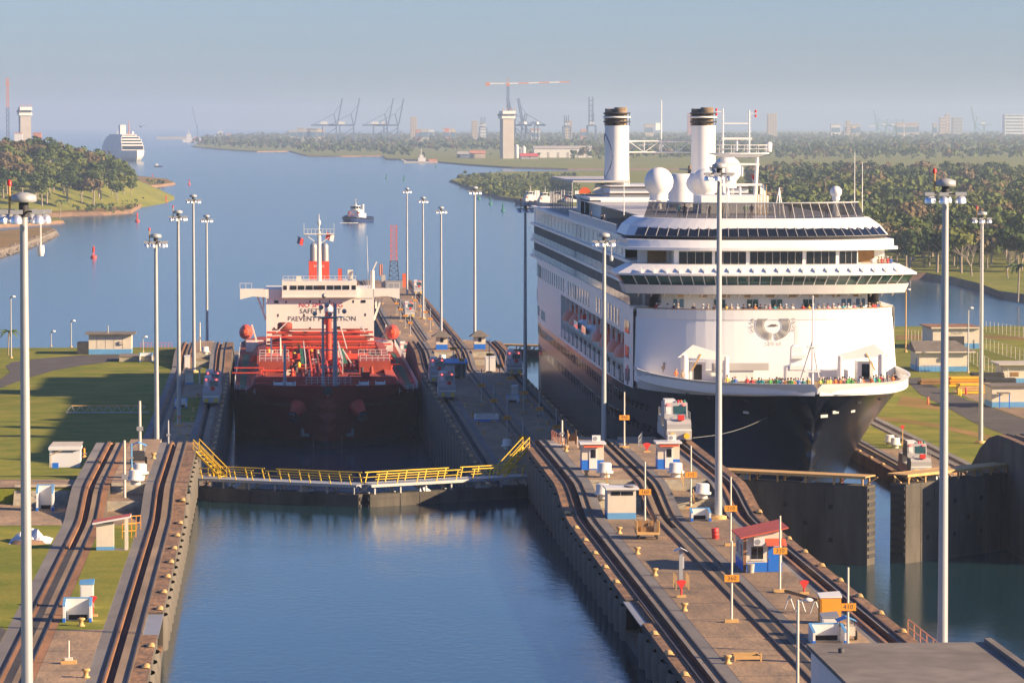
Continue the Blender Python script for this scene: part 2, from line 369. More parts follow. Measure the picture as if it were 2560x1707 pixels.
def chock(parent, x, y, sgn):
    key = 'chock%d' % sgn
    if key not in _tx:
        mb = MB(); k = sgn
        mb.loft([[(k * a, yy, zz) for a, zz in ((0.0, 0), (0.05, h * 0.8), (0.2, h), (0.42, h * 0.75), (0.55, 0))] for yy, h in ((-0.75, 0.05), (-0.5, 0.2), (-0.1, 0.26), (0.3, 0.22), (0.6, 0.12), (0.8, 0.04))], 0, True)
        mb.bx(k * 0.57, k * 0.74, -0.25, 0.35, -0.1, 0.07, 1)
        _tx[key] = mb.mesh('mooring_chock', ['bollard', 'black'])
    return link('mooring_chock', _tx[key], parent, (x, y, ZT(y)))
def ribs(parent, x, sgn, ys, depth, zf=ZT):
    for y in ys:
        key = 'rib%d%.1f' % (sgn, depth)
        if key not in _tx:
            mb = MB(); rings = []
            for z, w, d in ((-0.5, 1.1, 0.30), (-1.1, 1.5, 0.42), (-2.4, 1.2, 0.34), (-depth, 1.0, 0.3)):
                rings.append([(-sgn * d * math.cos(t) * 1.0, w * math.sin(t), z) for t in [R(a) for a in (-90, -55, -20, 20, 55, 90)]])
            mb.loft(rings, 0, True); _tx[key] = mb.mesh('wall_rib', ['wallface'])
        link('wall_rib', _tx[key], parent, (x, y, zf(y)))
def joints(mb, x0, x1, ys, zf, mi=0):
    for y in ys: mb.bx(x0, x1, y - 0.03, y + 0.03, zf(y) - 0.01, zf(y) + 0.006, mi)
# ---- middle wall between the two lanes
CW = thing('lock_wall', 'long concrete wall with mule tracks between the tanker and the cruise ship', 'lock wall', (34.3, 300, 0))
def cwp(mb, name, mats): return mb.off(-34.3, -300, 0).build(name, mats, CW)
class Off:                                         # world coordinates into a thing's own
    pass
def cw_child(o): o.location = (o.location[0] - 34.3, o.location[1] - 300, o.location[2]); return o
ysC = clipys(150, 1215, list(NOTCH_C))
def notchC(i, ym): return -2.2 if i == 0 and NOTCH_C[0] < ym < NOTCH_C[1] else None
cwp(field([(25.5, 26.6, 0, 0), (26.6, 27.3, -0.4, 1), (27.3, 27.5, 0.02, 2), (27.5, 28.12, 0, 3), (28.12, 28.95, -0.01, 2)], ZT, ysC, -3, WM, notchC), 'towing_track', WM)
def slotC(i, ym): return (-0.35 if (325 < ym < 445 or ym > 670 and ym < 775) else -0.006) if i == 2 else None
cwp(field([(33.0, 33.35, 0.0, 4), (33.35, 33.95, 0, 3), (33.95, 34.5, -0.35, 1), (34.5, 35.3, 0.0, 3), (35.3, 35.9, -0.01, 2)], ZT, clipys(150, 1205, [325, 445, 670, 775]), -3, WM, slotC), 'return_track', WM)
cwp(field([(39.9, 40.5, -0.01, 2), (40.5, 41.05, 0, 4), (41.05, 41.75, -0.4, 1), (41.75, 41.95, 0.02, 2), (41.95, 43.15, 0, 0)], ZT, ysC, -3, WM), 'towing_track', WM)
for a, b in ((28.95, 33.0), (35.9, 39.9)):
    yb = sorted(set(range(150, 1215, 8)) | {342, 350, 398, 688, 696, 734, 1215})
    cwp(field([(a, b, 0, 5)], ZB, yb, -3, ['concrete_slab'] * 5 + ['concrete_slab', 'grass', 'step_white']), 'wall_top', ['concrete_slab'] * 5 + ['concrete_slab', 'grass', 'step_white'])
for x in (26.47, 27.97, 33.42, 35.08, 40.66, 42.18): r = rail(CW, x, 150, 1210); r.location = (-34.3, -300, 0)
def flight(parent, x0, x1, y, zlo, n, rise, off=(0, 0)):
    for i in range(n):
        MB().bx(x0 - off[0], x1 - off[0], y - 0.34 * (n - i) - off[1], y + 0.1 - off[1], zlo + i * rise - 0.2, zlo + (i + 1) * rise - 0.012 * (n - i), 0).build('step', 'step_white', parent)
for a, b in ((29.0, 32.95), (35.95, 39.85)):
    flight(CW, a, b, 350, 21.4, 4, 0.22, (34.3, 300)); flight(CW, a, b, 342, 20.5, 4, 0.22, (34.3, 300))
    flight(CW, a, b, 696, 12.25, 4, 0.23, (34.3, 300)); flight(CW, a, b, 688, 11.3, 4, 0.23, (34.3, 300))
for y in [238 + 9.7 * i for i in range(0, 11)] + [452 + 9.7 * i for i in range(0, 22)]:
    if not NOTCH_C[0] - 1 < y < NOTCH_C[1] + 1: cw_child(chock(CW, 25.52, y, 1)); 
    cw_child(chock(CW, 43.13, y, -1))
def ribsC(x, s, ys, d):
    k0 = len(COL.objects); n0 = set(o.name for o in CW.children); ribs(CW, x, s, ys, d)
    for o in CW.children:
        if o.name not in n0: cw_child(o)
ribsC(25.5, 1, [233 + 4.85 * i for i in range(0, 31) if not NOTCH_C[0] < 233 + 4.85 * i < NOTCH_C[1]], 4.6)
ribsC(25.5, 1, [455 + 9.7 * i for i in range(0, 22)], 11)
mb = MB(); mb.bx(25.35, 26.5, NOTCH_C[0] - 0.2, NOTCH_C[1] + 0.2, 20.28, 20.36, 0); mb.bx(25.9, 26.5, NOTCH_C[0] + 0.5, NOTCH_C[1] - 0.5, 20.36, 20.40, 1)
cwp(mb, 'gangway_plate', ['steel', 'coping'])
mb = MB()
for x0, x1 in ((28.97, 32.98), (35.92, 39.88)): joints(mb, x0, x1, [210 + 9.1 * i for i in range(14)], lambda y: 20.5)
cwp(mb, 'joint', ['darksteel'])
# ---- left side wall
LX, LY = -13.4, 300
LW = thing('lock_wall', 'concrete side wall with mule tracks beside the grass, left of the tanker', 'lock wall', (LX, LY, 0))
def lwp(mb, name, mats): return mb.off(-LX, -LY, 0).build(name, mats, LW)
def lw_child(o): o.location = (o.location[0] - LX, o.location[1] - LY, o.location[2]); return o
ysL = clipys(150, 748, list(NOTCH_L))
def notchL(i, ym): return -2.4 if i == 4 and NOTCH_L[0] < ym < NOTCH_L[1] else None
lwp(field([(-12.0, -11.15, -0.01, 2), (-11.15, -10.75, 0, 4), (-10.75, -10.2, -0.4, 1), (-10.2, -9.2, 0.0, 3), (-9.2, -8.15, 0, 0)], ZT, ysL, -3, WM, notchL), 'towing_track', WM)
def slotL(i, ym): return (-0.35 if (312 < ym < 398 or ym > 676) else -0.006) if i == 2 else None
lwp(field([(-18.6, -17.7, 0.0, 2), (-17.7, -17.1, 0, 4), (-17.1, -16.55, -0.35, 1), (-16.55, -15.9, 0.0, 3), (-15.9, -15.2, -0.01, 4)], ZT, clipys(150, 748, [312, 398]), -3, WM, slotL), 'return_track', WM)
mats8 = ['concrete_slab'] * 5 + ['concrete_slab', 'grass', 'step_white']
for ya, yb, mi in ((150, 262, 5), (262, 330, 6), (330, 398, 5), (398, 560, 5), (560, 610, 6), (610, 640, 5), (640, 690, 6), (690, 748, 5)):
    ys = sorted(set([ya, yb] + [y for y in (342, 350, 688, 696, 734) if ya < y < yb]))
    lwp(field([(-15.2, -12.0, 0, mi)], ZB, ys, -3, mats8), 'wall_top', mats8)
for x in (-9.33, -10.9, -15.8, -17.4): r = rail(LW, x, 150, 746); r.location = (-LX, -LY, 0)
flight(LW, -15.15, -12.05, 350, 20.5, 8, 0.225, (LX, LY)); flight(LW, -24, -18.7, 350, 20.5, 8, 0.21, (LX, LY))
for y in [234 + 9.7 * i for i in range(0, 12)] + [455 + 9.7 * i for i in range(0, 23)]:
    if not NOTCH_L[0] - 1 < y < NOTCH_L[1] + 1: lw_child(chock(LW, -8.17, y, -1))
n0 = set(o.name for o in LW.children)
ribs(LW, -8.15, -1, [230 + 4.85 * i for i in range(0, 34) if not NOTCH_L[0] < 230 + 4.85 * i < NOTCH_L[1]], 4.4)
for o in LW.children:
    if o.name not in n0: lw_child(o)
mb = MB(); mb.bx(-9.2, -8.1, NOTCH_L[0] - 0.2, NOTCH_L[1] + 0.2, 20.28, 20.36, 0); lwp(mb, 'gangway_plate', ['steel'])
mb = MB(); joints(mb, -15.15, -12.05, [215 + 9.1 * i for i in range(5)], lambda y: 20.5); lwp(mb, 'joint', ['darksteel'])
# ---- right side wall
ZR = 12.0
ZTR = lerp_tab([(100, 20.5), (345, 22.3), (394, 22.3), (399, 22.2), (404, 21.5), (409, 20.0), (414, 17.8), (420, 14.8), (426, 12.8), (432, 12.1), (438, 12.0), (800, 12.0)])
RW = thing('lock_wall', 'concrete side wall with a mule track along the right of the cruise ship', 'lock wall', (81, 500, 0))
def rwp(mb, name, mats): return mb.off(-81, -500, 0).build(name, mats, RW)
ysR = clipys(380, 748)
rwp(field([(76.6, 77.6, 0, 0), (77.6, 77.8, 0.02, 2), (77.8, 78.5, -0.4, 1), (78.5, 79.3, 0, 3), (79.3, 80.1, -0.01, 2)], ZTR, ysR, -3, WM), 'towing_track', WM)
rwp(field([(85.0, 85.8, 0, 3), (85.8, 86.5, -0.006, 2), (86.5, 87.3, 0.01, 3), (87.3, 88.2, 0.1, 2)], ZTR, ysR, -3, WM), 'return_track', WM)
for ya, yb, mi in ((380, 436, 5), (436, 458, 6), (458, 500, 5), (500, 560, 6), (560, 748, 5)):
    rwp(field([(80.1, 85.0, 0, mi)], lambda y: ZR if y > 400 else 22.3, [ya, yb], -3, mats8), 'wall_top', mats8)
for x in (77.7, 79.2, 85.4, 86.9):
    mb = MB(); mb.loft([[(x - 0.045, y, ZTR(y) - 0.05), (x - 0.045, y, ZTR(y) + 0.13), (x + 0.045, y, ZTR(y) + 0.13), (x + 0.045, y, ZTR(y) - 0.05)] for y in ysR], 0, False); rwp(mb, 'rail', 'rail')
for y in [448 + 9.7 * i for i in range(0, 20)]:
    o = chock(RW, 76.62, y, 1); o.location = (o.location[0] - 81, o.location[1] - 500, ZR)
# ---- ground
def ground(name, pts, z, matname, zbot=None):
    mb = MB(); n = len(pts); mb.add([(p[0], p[1], z) for p in pts], [tuple(range(n))], 0)
    if zbot is not None:
        for i in range(n):
            a, b = pts[i], pts[(i + 1) % n]; mb.quad((a[0], a[1], z), (b[0], b[1], z), (b[0], b[1], zbot), (a[0], a[1], zbot), 1)
    return tag(mb.build(name, [matname, 'soil']), kind='structure')
def gp(pxs, z): return [G(a, b, z) for a, b in pxs]
zl = lerp_tab([(100, 20.5), (349, 20.5), (349.01, 21.9), (360, 21.8), (380, 20.2), (420, 15.5), (455, 12.2), (475, 11.3), (746, 11.3), (752, 9.5), (765, -2)])
ys = [100, 200, 260, 300, 330, 349, 349.01, 355, 360, 370, 380, 390, 400, 410, 420, 430, 440, 455, 465, 475, 520, 580, 640, 700, 746, 752, 765]
mb = MB()
for a, b in zip(ys, ys[1:]):
    for x0, x1 in ((-420, -150), (-150, -60), (-60, -18.6)):
        mb.quad((x0, a, zl(a)), (x1, a, zl(a)), (x1, b, zl(b)), (x0, b, zl(b)), 0)
tag(mb.build('ground', ['grass']), 'sloping lawn beside the left lock wall', kind='structure')
zr = 11.97
mb = MB(); mb.bx(88.2, 480, 385, 800, -3, zr); tag(mb.build('ground', ['grass']), kind='structure')
ground('road', gp([(-60, 990), (0, 970), (60, 948), (130, 927), (200, 914), (270, 905), (330, 896), (352, 889), (330, 882), (200, 888), (90, 897), (30, 905), (14, 915), (26, 930), (0, 948), (-60, 968)], 11.33), 11.33, 'asphalt')
ground('path', [(-60, 330), (-18.6, 330), (-18.6, 349.0), (-60, 349.0)], 20.53, 'concrete_slab')
ground('path', [(-60, 349.1), (-18.6, 349.1), (-18.6, 357), (-60, 357)], 22.0, 'concrete_slab')
ground('pavement', [(-60, 200), (-18.6, 200), (-18.6, 262), (-24, 276), (-40, 281), (-60, 290)], 20.53, 'asphalt')
ground('road', gp([(2262, 946), (2300, 943), (2330, 962), (2380, 985), (2450, 1008), (2560, 1048), (2760, 1110), (2760, 1180), (2560, 1104), (2440, 1058), (2370, 1020), (2300, 985)], 12.0), 12.0, 'asphalt')
ground('path', gp([(2180, 1040), (2260, 1046), (2360, 1062), (2480, 1090), (2640, 1130), (2640, 1142), (2480, 1102), (2360, 1072), (2260, 1056), (2180, 1050)], 11.99), 11.99, 'grass_dry')
ground('path', gp([(2255, 990), (2300, 995), (2370, 1026), (2300, 1020), (2240, 1012)], 11.985), 11.985, 'grass_dry')
ground('pavement', gp([(2380, 978), (2420, 968), (2560, 985), (2760, 1010), (2760, 1105), (2560, 1046), (2450, 1006)], 12.01), 12.01, 'concrete_slab')
ground('path', gp([(2240, 838), (2330, 834), (2420, 836), (2560, 842), (2560, 850), (2420, 846), (2240, 850)], 11.99), 11.99, 'grass_dry')
# ---- water
mb = MB(); mb.quad((-16000, 330, 0), (16000, 330, 0), (16000, 25500, 0), (-16000, 25500, 0)); tag(mb.build('sea', ['sea_water']), kind='structure')
mb = MB(); mb.quad((-8.2, 120, 17.5), (25.6, 120, 17.5), (25.6, 385, 17.5), (-8.2, 385, 17.5)); tag(mb.build('lock_water', ['lock_water']), kind='structure')
mb = MB(); mb.quad((43.1, 120, 10.5), (76.7, 120, 10.5), (76.7, 722, 10.5), (43.1, 722, 10.5)); tag(mb.build('lock_water', ['lock_water']), kind='structure')
# ---- lock gates
def gate(name, label, hinge, tip, ztop, zfoot, yellow, grp=None, thick=2.0, holes=False):
    hx, hy = hinge; tx, ty = tip; L = math.hypot(tx - hx, ty - hy); a = math.atan2(ty - hy, tx - hx)
    t = thing(name, label, 'lock gate', (hx, hy, zfoot), a, grp)
    s = 1 if math.sin(a + math.pi / 2) > 0 else -1   # local +y away from or toward the camera
    h = ztop - zfoot
    mb = MB(); mb.bx(0, L, -thick / 2, thick / 2, -1.2, h)
    nr = int(h / 1.6) + 1
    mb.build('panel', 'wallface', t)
    for y in (-thick / 2, thick / 2):
        mb = MB()
        for k in range(1, int(L / 2.2)): mb.bx(k * 2.2 - 0.05, k * 2.2 + 0.05, y - 0.05, y + 0.05, -1, h - 0.05)
        for z in [h - 0.35 - i * 2.0 for i in range(int(h / 2.0) + 1)]: mb.bx(0.1, L - 0.1, y - 0.04, y + 0.04, z - 0.06, z + 0.06)
        mb.build('stiffener', 'wallface', t)
        if holes:
            for i, (fx, fz) in enumerate(((0.3, 0.72), (0.55, 0.72), (0.8, 0.72), (0.42, 0.5), (0.66, 0.5), (0.3, 0.3), (0.55, 0.3), (0.8, 0.3))):
                MB().bx(fx * L - 0.22, fx * L + 0.22, y - 0.062, y + 0.062, fz * h - 0.22, fz * h + 0.22).build('drain_hole', 'black', t)
    mb = MB()
    for k in range(10): mb.bx(L - 0.3, L + 0.12, -thick / 2 + 0.1, thick / 2 - 0.1, h - 0.6 - k * 0.75, h - 0.25 - k * 0.75)
    tag(mb.build('mitre_post', 'darksteel', t), kind='stuff')
    mb = MB(); mb.bx(0.2, L - 0.05, -thick / 2 - 0.35, thick / 2 + 0.15, h + 0.86, h + 0.98); mb.bx(0.2, L - 0.05, -thick / 2 - 0.4, -thick / 2 - 0.35, h + 0.72, h + 1.0); mb.bx(0.2, L - 0.05, thick / 2 + 0.15, thick / 2 + 0.2, h + 0.72, h + 1.0)
    mb.build('walkway', 'galv' if yellow else 'bollard', t)
    nb = 7
    for k in range(nb):
        x = 0.8 + k * (L - 1.4) / (nb - 1)
        for y in (-thick / 2 + 0.1, thick / 2 - 0.15): MB().bx(x - 0.08, x + 0.08, y - 0.08, y + 0.08, h, h + 0.86).build('walkway_post', 'galv' if yellow else 'bollard', t)
        MB().bar((x + 0.1, 0, h + 0.05), (x + 1.3, 0, h + 0.85), 0.1, 0.12).build('bracket', 'galv' if yellow else 'bollard', t)
    for x in (L * 0.25, L * 0.62):
        mb = MB(); mb.add([(x, -0.5, h), (x + 1.3, -0.5, h), (x + 1.1, -0.3, h + 0.75), (x, 0.6, h), (x + 1.3, 0.6, h), (x + 1.1, 0.4, h + 0.75)], [(0, 1, 2), (3, 5, 4), (0, 2, 5, 3), (1, 4, 5, 2), (0, 3, 4, 1)]); mb.build('valve_box', 'galv', t)
    if yellow:
        for y, dy in ((-thick / 2 - 0.3, 0), (thick / 2 + 0.1, 0)):
            for x0, x1 in ((1.2, L * 0.40), (L * 0.47, L - 0.4)):
                mb = MB(); lean = 0.28
                n = max(3, int((x1 - x0) / 2.3))
                for k in range(n + 1):
                    x = x0 + 0.3 + k * (x1 - x0 - 0.6) / n; mb.bar((x, y, h + 0.9), (x - lean, y, h + 2.0), 0.09, 0.09)
                mb.bar((x0 - lean, y, h + 2.0), (x1 - lean, y, h + 2.0), 0.09, 0.09); mb.bar((x0 - lean / 2, y, h + 1.5), (x1 - lean / 2, y, h + 1.5), 0.06, 0.06)
                mb.build('railing', 'yellow', t)
    return t
gate('lock_gate', 'closed gate leaf with yellow rails, left of the mitre, in front of the tanker', (-8.15, 383), (8.55, 374.3), 18.75, 17.5, True, 'gates in front of the tanker')
gate('lock_gate', 'closed gate leaf with yellow rails, right of the mitre, in front of the tanker', (25.5, 383), (8.75, 374.3), 18.75, 17.5, True, 'gates in front of the tanker')
gate('lock_gate', 'tall dark gate leaf ajar below the cruise ship bow, joined to the middle wall', (43.1, 392), (60.3, 381.5), 18.6, 10.5, False, 'half open gates', holes=True)
gate('lock_gate', 'tall dark gate leaf ajar, its top sunlit, at the right edge', (76.6, 395), (63.3, 383), 18.6, 10.5, False, 'half open gates', holes=True)
gate('lock_gate', 'distant closed gate behind the cruise ship stern, leaf by the middle wall', (43.1, 728), (59.8, 719), 11.8, 0, False, 'far gates')
# yellow steps from the wall down to the gate walkway
def gate_stairs(label, p, q):
    p = Vector(p); q = Vector(q); t = thing('gate_stairs', label, 'stairs', tuple(q)); d = p - q
    a = Vector((-d.y, d.x, 0)).normalized() * 0.42
    for s in (-1, 1):
        MB().bar(a * s, d + a * s, 0.07, 0.22).build('stringer', 'yellow', t)
        mb = MB()
        for k in (0.0, 0.5, 1.0): mb.bar(d * k + a * s, d * k + a * s + Vector((0, 0, 1.05)), 0.06, 0.06)
        mb.bar(a * s + Vector((0, 0, 1.05)), d + a * s + Vector((0, 0, 1.05)), 0.07, 0.07); mb.bar(a * s + Vector((0, 0, 0.55)), d + a * s + Vector((0, 0, 0.55)), 0.05, 0.05)
        mb.build('handrail', 'yellow', t)
    for k in range(8):
        c = d * ((k + 0.5) / 8); MB().bar(c - a, c + a, 0.24, 0.05).build('tread', 'yellow', t)
    mb = MB()
    for s in (-1, 1): mb.bar(d * 0.45 + a * s, d * 0.45 + a * s + Vector((0, 0, -1.5)), 0.07, 0.07)
    mb.build('prop', 'yellow', t)
gate_stairs('yellow steel stairs at the left end of the closed gates', (-8.1, 384.8, 22.3), (-5.3, 381.9, 19.7))
gate_stairs('yellow steel stairs at the right end of the closed gates', (25.45, 385.5, 22.3), (22.6, 382.2, 19.7))
# ================================================================== the cruise ship (x across, y aft from the stem, z above its waterline)
SHX, SHY, SHZ = 59.3, 413.0, 10.5
CS = thing('cruise_ship', 'large white and dark blue cruise ship with two funnels in the right lock', 'cruise ship', (SHX, SHY, SHZ))
htop = lerp_tab([(0, 16.2), (10, 15.8), (40, 15.3), (300, 15.3)])
hbnd = lerp_tab([(0, 15.1), (4, 14.6), (16, 13.9), (38, 12.9), (60, 12.2), (100, 11.8), (300, 11.8)])
def hb_half(s, h):
    u = max(0.0, min(1.0, h / 16.0)); s0 = 11.5 * (1 - u) ** 1.25; Lf = 95 - 55 * u ** 1.6
    v = max(0.0, min(1.0, (s - s0) / Lf)); b = 16.0 * (1 - (1 - v) ** (1.85 + 0.15 * u)) ** (1.0 - 0.5 * u ** 1.5)
    if s > 205: b *= 1 - 0.10 * ((s - 205) / 32) ** 2 * (1 + (1 - u))
    return b
ST = [0.02, 0.6, 1.5, 3, 5, 8, 11.6, 13, 15, 18, 22, 26, 31, 36, 41, 48, 56, 66, 78, 95, 120, 160, 205, 220, 230, 237]
def hull_levels(s): b = hbnd(s); return [-2.0, 0.0, 0.7, 2.0, 4.0, 6.5, 9.0, (9 + b) / 2, b]
def hull_ring(s, levs, side): return [(side * hb_half(s, h), s if hb_half(s, h) > 0 else max(s, 11.5 * (1 - max(0, min(1, h / 16.0))) ** 1.25), h) for h in levs]
for side in (-1, 1):
    mb = MB(); mb.loft([hull_ring(s, hull_levels(s), side) for s in ST], 0, True, mifun=lambda k, i: 1 if i < 2 else 0)
    if side > 0: mb.quad((-14.3, 237, -2), (14.3, 237, -2), (14.3, 237, 11.8), (-14.3, 237, 11.8), 0)
    mb.build('hull', ['hullblack', 'antifoul'], CS)
    mb = MB(); mb.loft([hull_ring(s, [hbnd(s), (hbnd(s) + htop(s)) / 2, htop(s)], side) for s in ST if s <= 48], 0, True)
    rr = [[(side * (hb_half(s, htop(s)) - 0.25) if hb_half(s, htop(s)) > 0.3 else 0, s + 0.25, h) for h in (htop(s), htop(s) - 1.3)] for s in ST if s <= 48]
    mb.loft(rr, 0, True)
    for a, b in zip([s for s in ST if s <= 48], [s for s in ST if s <= 48][1:]):
        xa, xb = hb_half(a, htop(a)), hb_half(b, htop(b)); mb.quad((side * xa, a, htop(a)), (side * xb, b, htop(b)), (side * max(0, xb - 0.25), b + 0.25, htop(b)), (side * max(0, xa - 0.25), a + 0.25, htop(a)), 0)
    mb.build('bulwark', 'shipwhite', CS)
# anchor pocket and mooring openings
for (px, py, sd) in ((1722, 985, 0), (1773, 993, 0), (1868, 1001, 0), (1868, 1030, 1), (2052, 1040, 1), (2090, 1030, 1), (2147, 1005, 0), (2200, 996, 0), (2228, 985, 0), (2130, 1027, 1)):
    best = None
    for i in range(60):
        Y = 413.5 + i * 0.8; p = AY(px, py, Y); h = p.z - SHZ; t = p.x - SHX; e = abs(abs(t) - hb_half(Y - 413, h))
        if best is None or e < best[0]: best = (e, t, Y - 413, h)
    e, t, s, h = best; sg = 1 if t > 0 else -1; b = hb_half(s, h); b2 = hb_half(s + 0.6, h)
    mb = MB(); mb.bx(-0.55, 0.55, -0.06, 0.06, -0.16, 0.16)
    o = mb.build('mooring_opening', 'shipgrey' if sd else 'black', CS, (sg * (b + 0.04), s, h)); o.rotation_euler = (0, 0, math.atan2(0.6, sg * (b2 - b)) if True else 0)
# decks, side plating
mb = MB()
pts = [(s, hb_half(s, htop(s)) - 0.3) for s in ST if 0.5 < s <= 48]
mb.add([(-b, s, htop(s) - 1.15) for s, b in pts] + [(b, s, htop(s) - 1.15) for s, b in pts], [(i, i + 1, len(pts) + i + 1, len(pts) + i) for i in range(len(pts) - 1)], 0)
mb.build('foredeck', 'teak', CS)
RS0, RS1, RH0, RH1 = 58.0, 163.0, 12.3, 18.7
for sd in (-1, 1):
    mb = MB()
    xs = 16.0
    def stern_x(s): return hb_half(s, 15)
    def plate(s0, s1, h0, h1):
        ss = [s0] + [x for x in (205, 220, 230) if s0 < x < s1] + [s1]
        for a, b in zip(ss, ss[1:]): mb.quad((sd * stern_x(a), a, h0), (sd * stern_x(b), b, h0), (sd * stern_x(b), b, h1), (sd * stern_x(a), a, h1), 0)
    def hb2(s): return hbnd(s)
    for a, b in zip([46, 50, 54, RS0], [50, 54, RS0]):
        mb.quad((sd * 16, a, hb2(a)), (sd * 16, b, hb2(b)), (sd * 16, b, 22.4), (sd * 16, a, 22.4), 0)
    plate(RS1, 236.9, 11.8, 22.4); plate(RS0, RS1, RH1, 22.4)
    for a in range(58, 163, 15): mb.quad((sd * 16, a, hb2(a)), (sd * 16, a + 15, hb2(a + 15)), (sd * 16, a + 15, RH0), (sd * 16, a, RH0), 0)
    mb.quad((sd * 12.4, RS0, RH0), (sd * 12.4, RS1, RH0), (sd * 12.4, RS1, RH1), (sd * 12.4, RS0, RH1), 0)
    mb.quad((sd * 12.4, RS0, RH0), (sd * 16, RS0, RH0), (sd * 16, RS1, RH0), (sd * 12.4, RS1, RH0), 1)
    mb.quad((sd * 12.4, RS0, RH1), (sd * 16, RS0, RH1), (sd * 16, RS1, RH1), (sd * 12.4, RS1, RH1), 0)
    for s in (RS0, RS1): mb.quad((sd * 12.4, s, RH0), (sd * 16, s, RH0), (sd * 16, s, RH1), (sd * 12.4, s, RH1), 0)
    if sd > 0: mb.quad((-14.4, 236.9, 11.8), (14.4, 236.9, 11.8), (14.4, 236.9, 22.4), (-14.4, 236.9, 22.4), 0)
    mb.build('side_plating', ['shipwhite', 'teak'], CS)
    for i, s in enumerate([RS0 + 7 + k * 7.6 for k in range(13)]):
        MB().bx(sd * 15.6 - 0.14, sd * 15.6 + 0.14, s - 0.25, s + 0.25, RH0, RH1).build('davit_post', 'shipwhite', CS)
        if sd < 0:
            for k in (1.6, 4.2): MB().bx(-15.95, -15.75, s + k, s + k + 1.5, RH0, RH0 + 1.25).build('deck_screen', 'shipwhite', CS)
# rows of hull windows
wm = MB().bx(-0.05, 0.05, -0.62, 0.62, -0.62, 0.62).mesh('window', ['glassdark'])
ws = MB().bx(-0.05, 0.05, -0.45, 0.45, -0.75, 0.75).mesh('window', ['glassdark'])
for row, h in ((0, 10.45), (1, 7.45)):
    for k in range(66):
        s = 46 + k * 2.85
        if s > 226 or (row == 0 and 72 < s < 76) or (row == 1 and (98 < s < 102 or s < 50)): continue
        b = hb_half(s, h); b2 = hb_half(s + 1, h); o = link('window', wm, CS, (-b - 0.01, s, h)); o.rotation_euler = (0, 0, math.atan2(-(b2 - b), -1) + math.pi)
        o.scale = (1, 0.85, 1)
big = MB().bx(-0.05, 0.05, -0.8, 0.8, -1.2, 1.2).mesh('window', ['glassblue'])
for k in range(34):                               # tall windows above the boats
    s = 66 + k * 4.6
    if s > 222 or 150 < s < 158 or 100 < s < 110: continue
    link('window', ws, CS, (-hb_half(s, 15) - 0.02, s, 20.3)).scale = (1, 1.3, 1.35)
for s, h, m in ((226, 20.2, big), (226, 15.8, big), (219, 13.6, ws), (216.6, 13.6, ws), (214.2, 13.6, ws), (205, 13.5, ws), (202.6, 13.5, ws), (200.2, 13.5, ws), (197.8, 13.5, ws), (53, 19.7, ws), (54.6, 19.7, ws), (56.2, 19.7, ws), (51.4, 19.7, ws), (52, 16.6, ws), (53.8, 16.6, ws), (55.6, 16.6, ws), (51, 13.9, ws), (53, 13.8, big), (55.2, 13.7, ws)):
    link('window', m, CS, (-hb_half(s, 15) - 0.02, s, h))
# front house
def curve(w, s0, dep, n=24, send=None):
    pts = []
    for i in range(n + 1):
        f = -1 + 2 * i / n; pts.append((w * f, s0 + dep * abs(f) ** 3.2))
    if send: pts = [(-w, send)] + pts + [(w, send)]
    return pts
def band(parent, name, matn, c0, h0, c1, h1, cap=True, mats=None):
    mb = MB(); mb.loft([[(x, y, h0) for x, y in c0], [(x, y, h1) for x, y in c1]], 0, False)
    if cap:
        for c, h in ((c0, h0), (c1, h1)):
            n = len(c)
            for i in range(n // 2): mb.quad((*c[i], h), (*c[i + 1], h), (*c[n - 2 - i], h), (*c[n - 1 - i], h), 0) if i + 1 <= n - 2 - i else None
    return mb.build(name, matn, parent)
def panes(parent, c0, h0, c1, h1, n, f0, f1, matn, gap=0.06, mull=None, out=0.05, mw=0.06, name='window_pane'):
    def at(c, f):
        x = f * (len(c) - 1); i = min(len(c) - 2, int(x)); k = x - i
        return Vector((c[i][0] * (1 - k) + c[i + 1][0] * k, c[i][1] * (1 - k) + c[i + 1][1] * k))
    for j in range(n):
        fa = f0 + (f1 - f0) * j / n; fb = f0 + (f1 - f0) * (j + 1) / n
        a, b, c, d = at(c0, fa), at(c0, fb), at(c1, fb), at(c1, fa)
        e = (b - a).normalized(); nrm = Vector((e.y, -e.x)) * out
        P = [Vector((*(a + e * gap + nrm), h0)), Vector((*(b - e * gap + nrm), h0)), Vector((*(c - e * gap + nrm), h1)), Vector((*(d + e * gap + nrm), h1))]
        Q = [p + Vector((-nrm.x, -nrm.y, 0)) * 0.8 for p in P]
        mb = MB(); mb.add(P + Q, [(0, 1, 2, 3), (7, 6, 5, 4), (0, 4, 5, 1), (1, 5, 6, 2), (2, 6, 7, 3), (3, 7, 4, 0)], 0); mb.build(name, matn, parent)
        if mull and j > 0:
            MB().bar((*(a + nrm * 1.6), h0), (*(d + nrm * 1.6), h1), mw, mw).build('mullion', mull, parent)
cf0, cf1 = curve(15.9, 37.5, 6.0, 28, 60), curve(15.7, 39.3, 6.5, 28, 60)
band(CS, 'front_house', 'shipwhite', cf0, 13.6, cf1, 21.25)
rail_c = curve(15.6, 39.25, 6.5, 28)
mb = MB(); mb.loft([[(x, y - 0.05, 21.2) for x, y in rail_c], [(x, y - 0.05, 22.4) for x, y in rail_c], [(x, y + 0.15, 22.4) for x, y in rail_c], [(x, y + 0.15, 21.2) for x, y in rail_c]], 0, False); mb.build('promenade_bulwark', 'shipwhite', CS)
mb = MB(); mb.path([(x, y + 0.05, 22.45) for x, y in rail_c], 0.09, 5); mb.build('teak_cap_rail', 'teak', CS)
ca = curve(12.6, 42.6, 3.0, 24, 60); band(CS, 'deck_house', 'shipwhite', ca, 21.25, ca, 24.3)
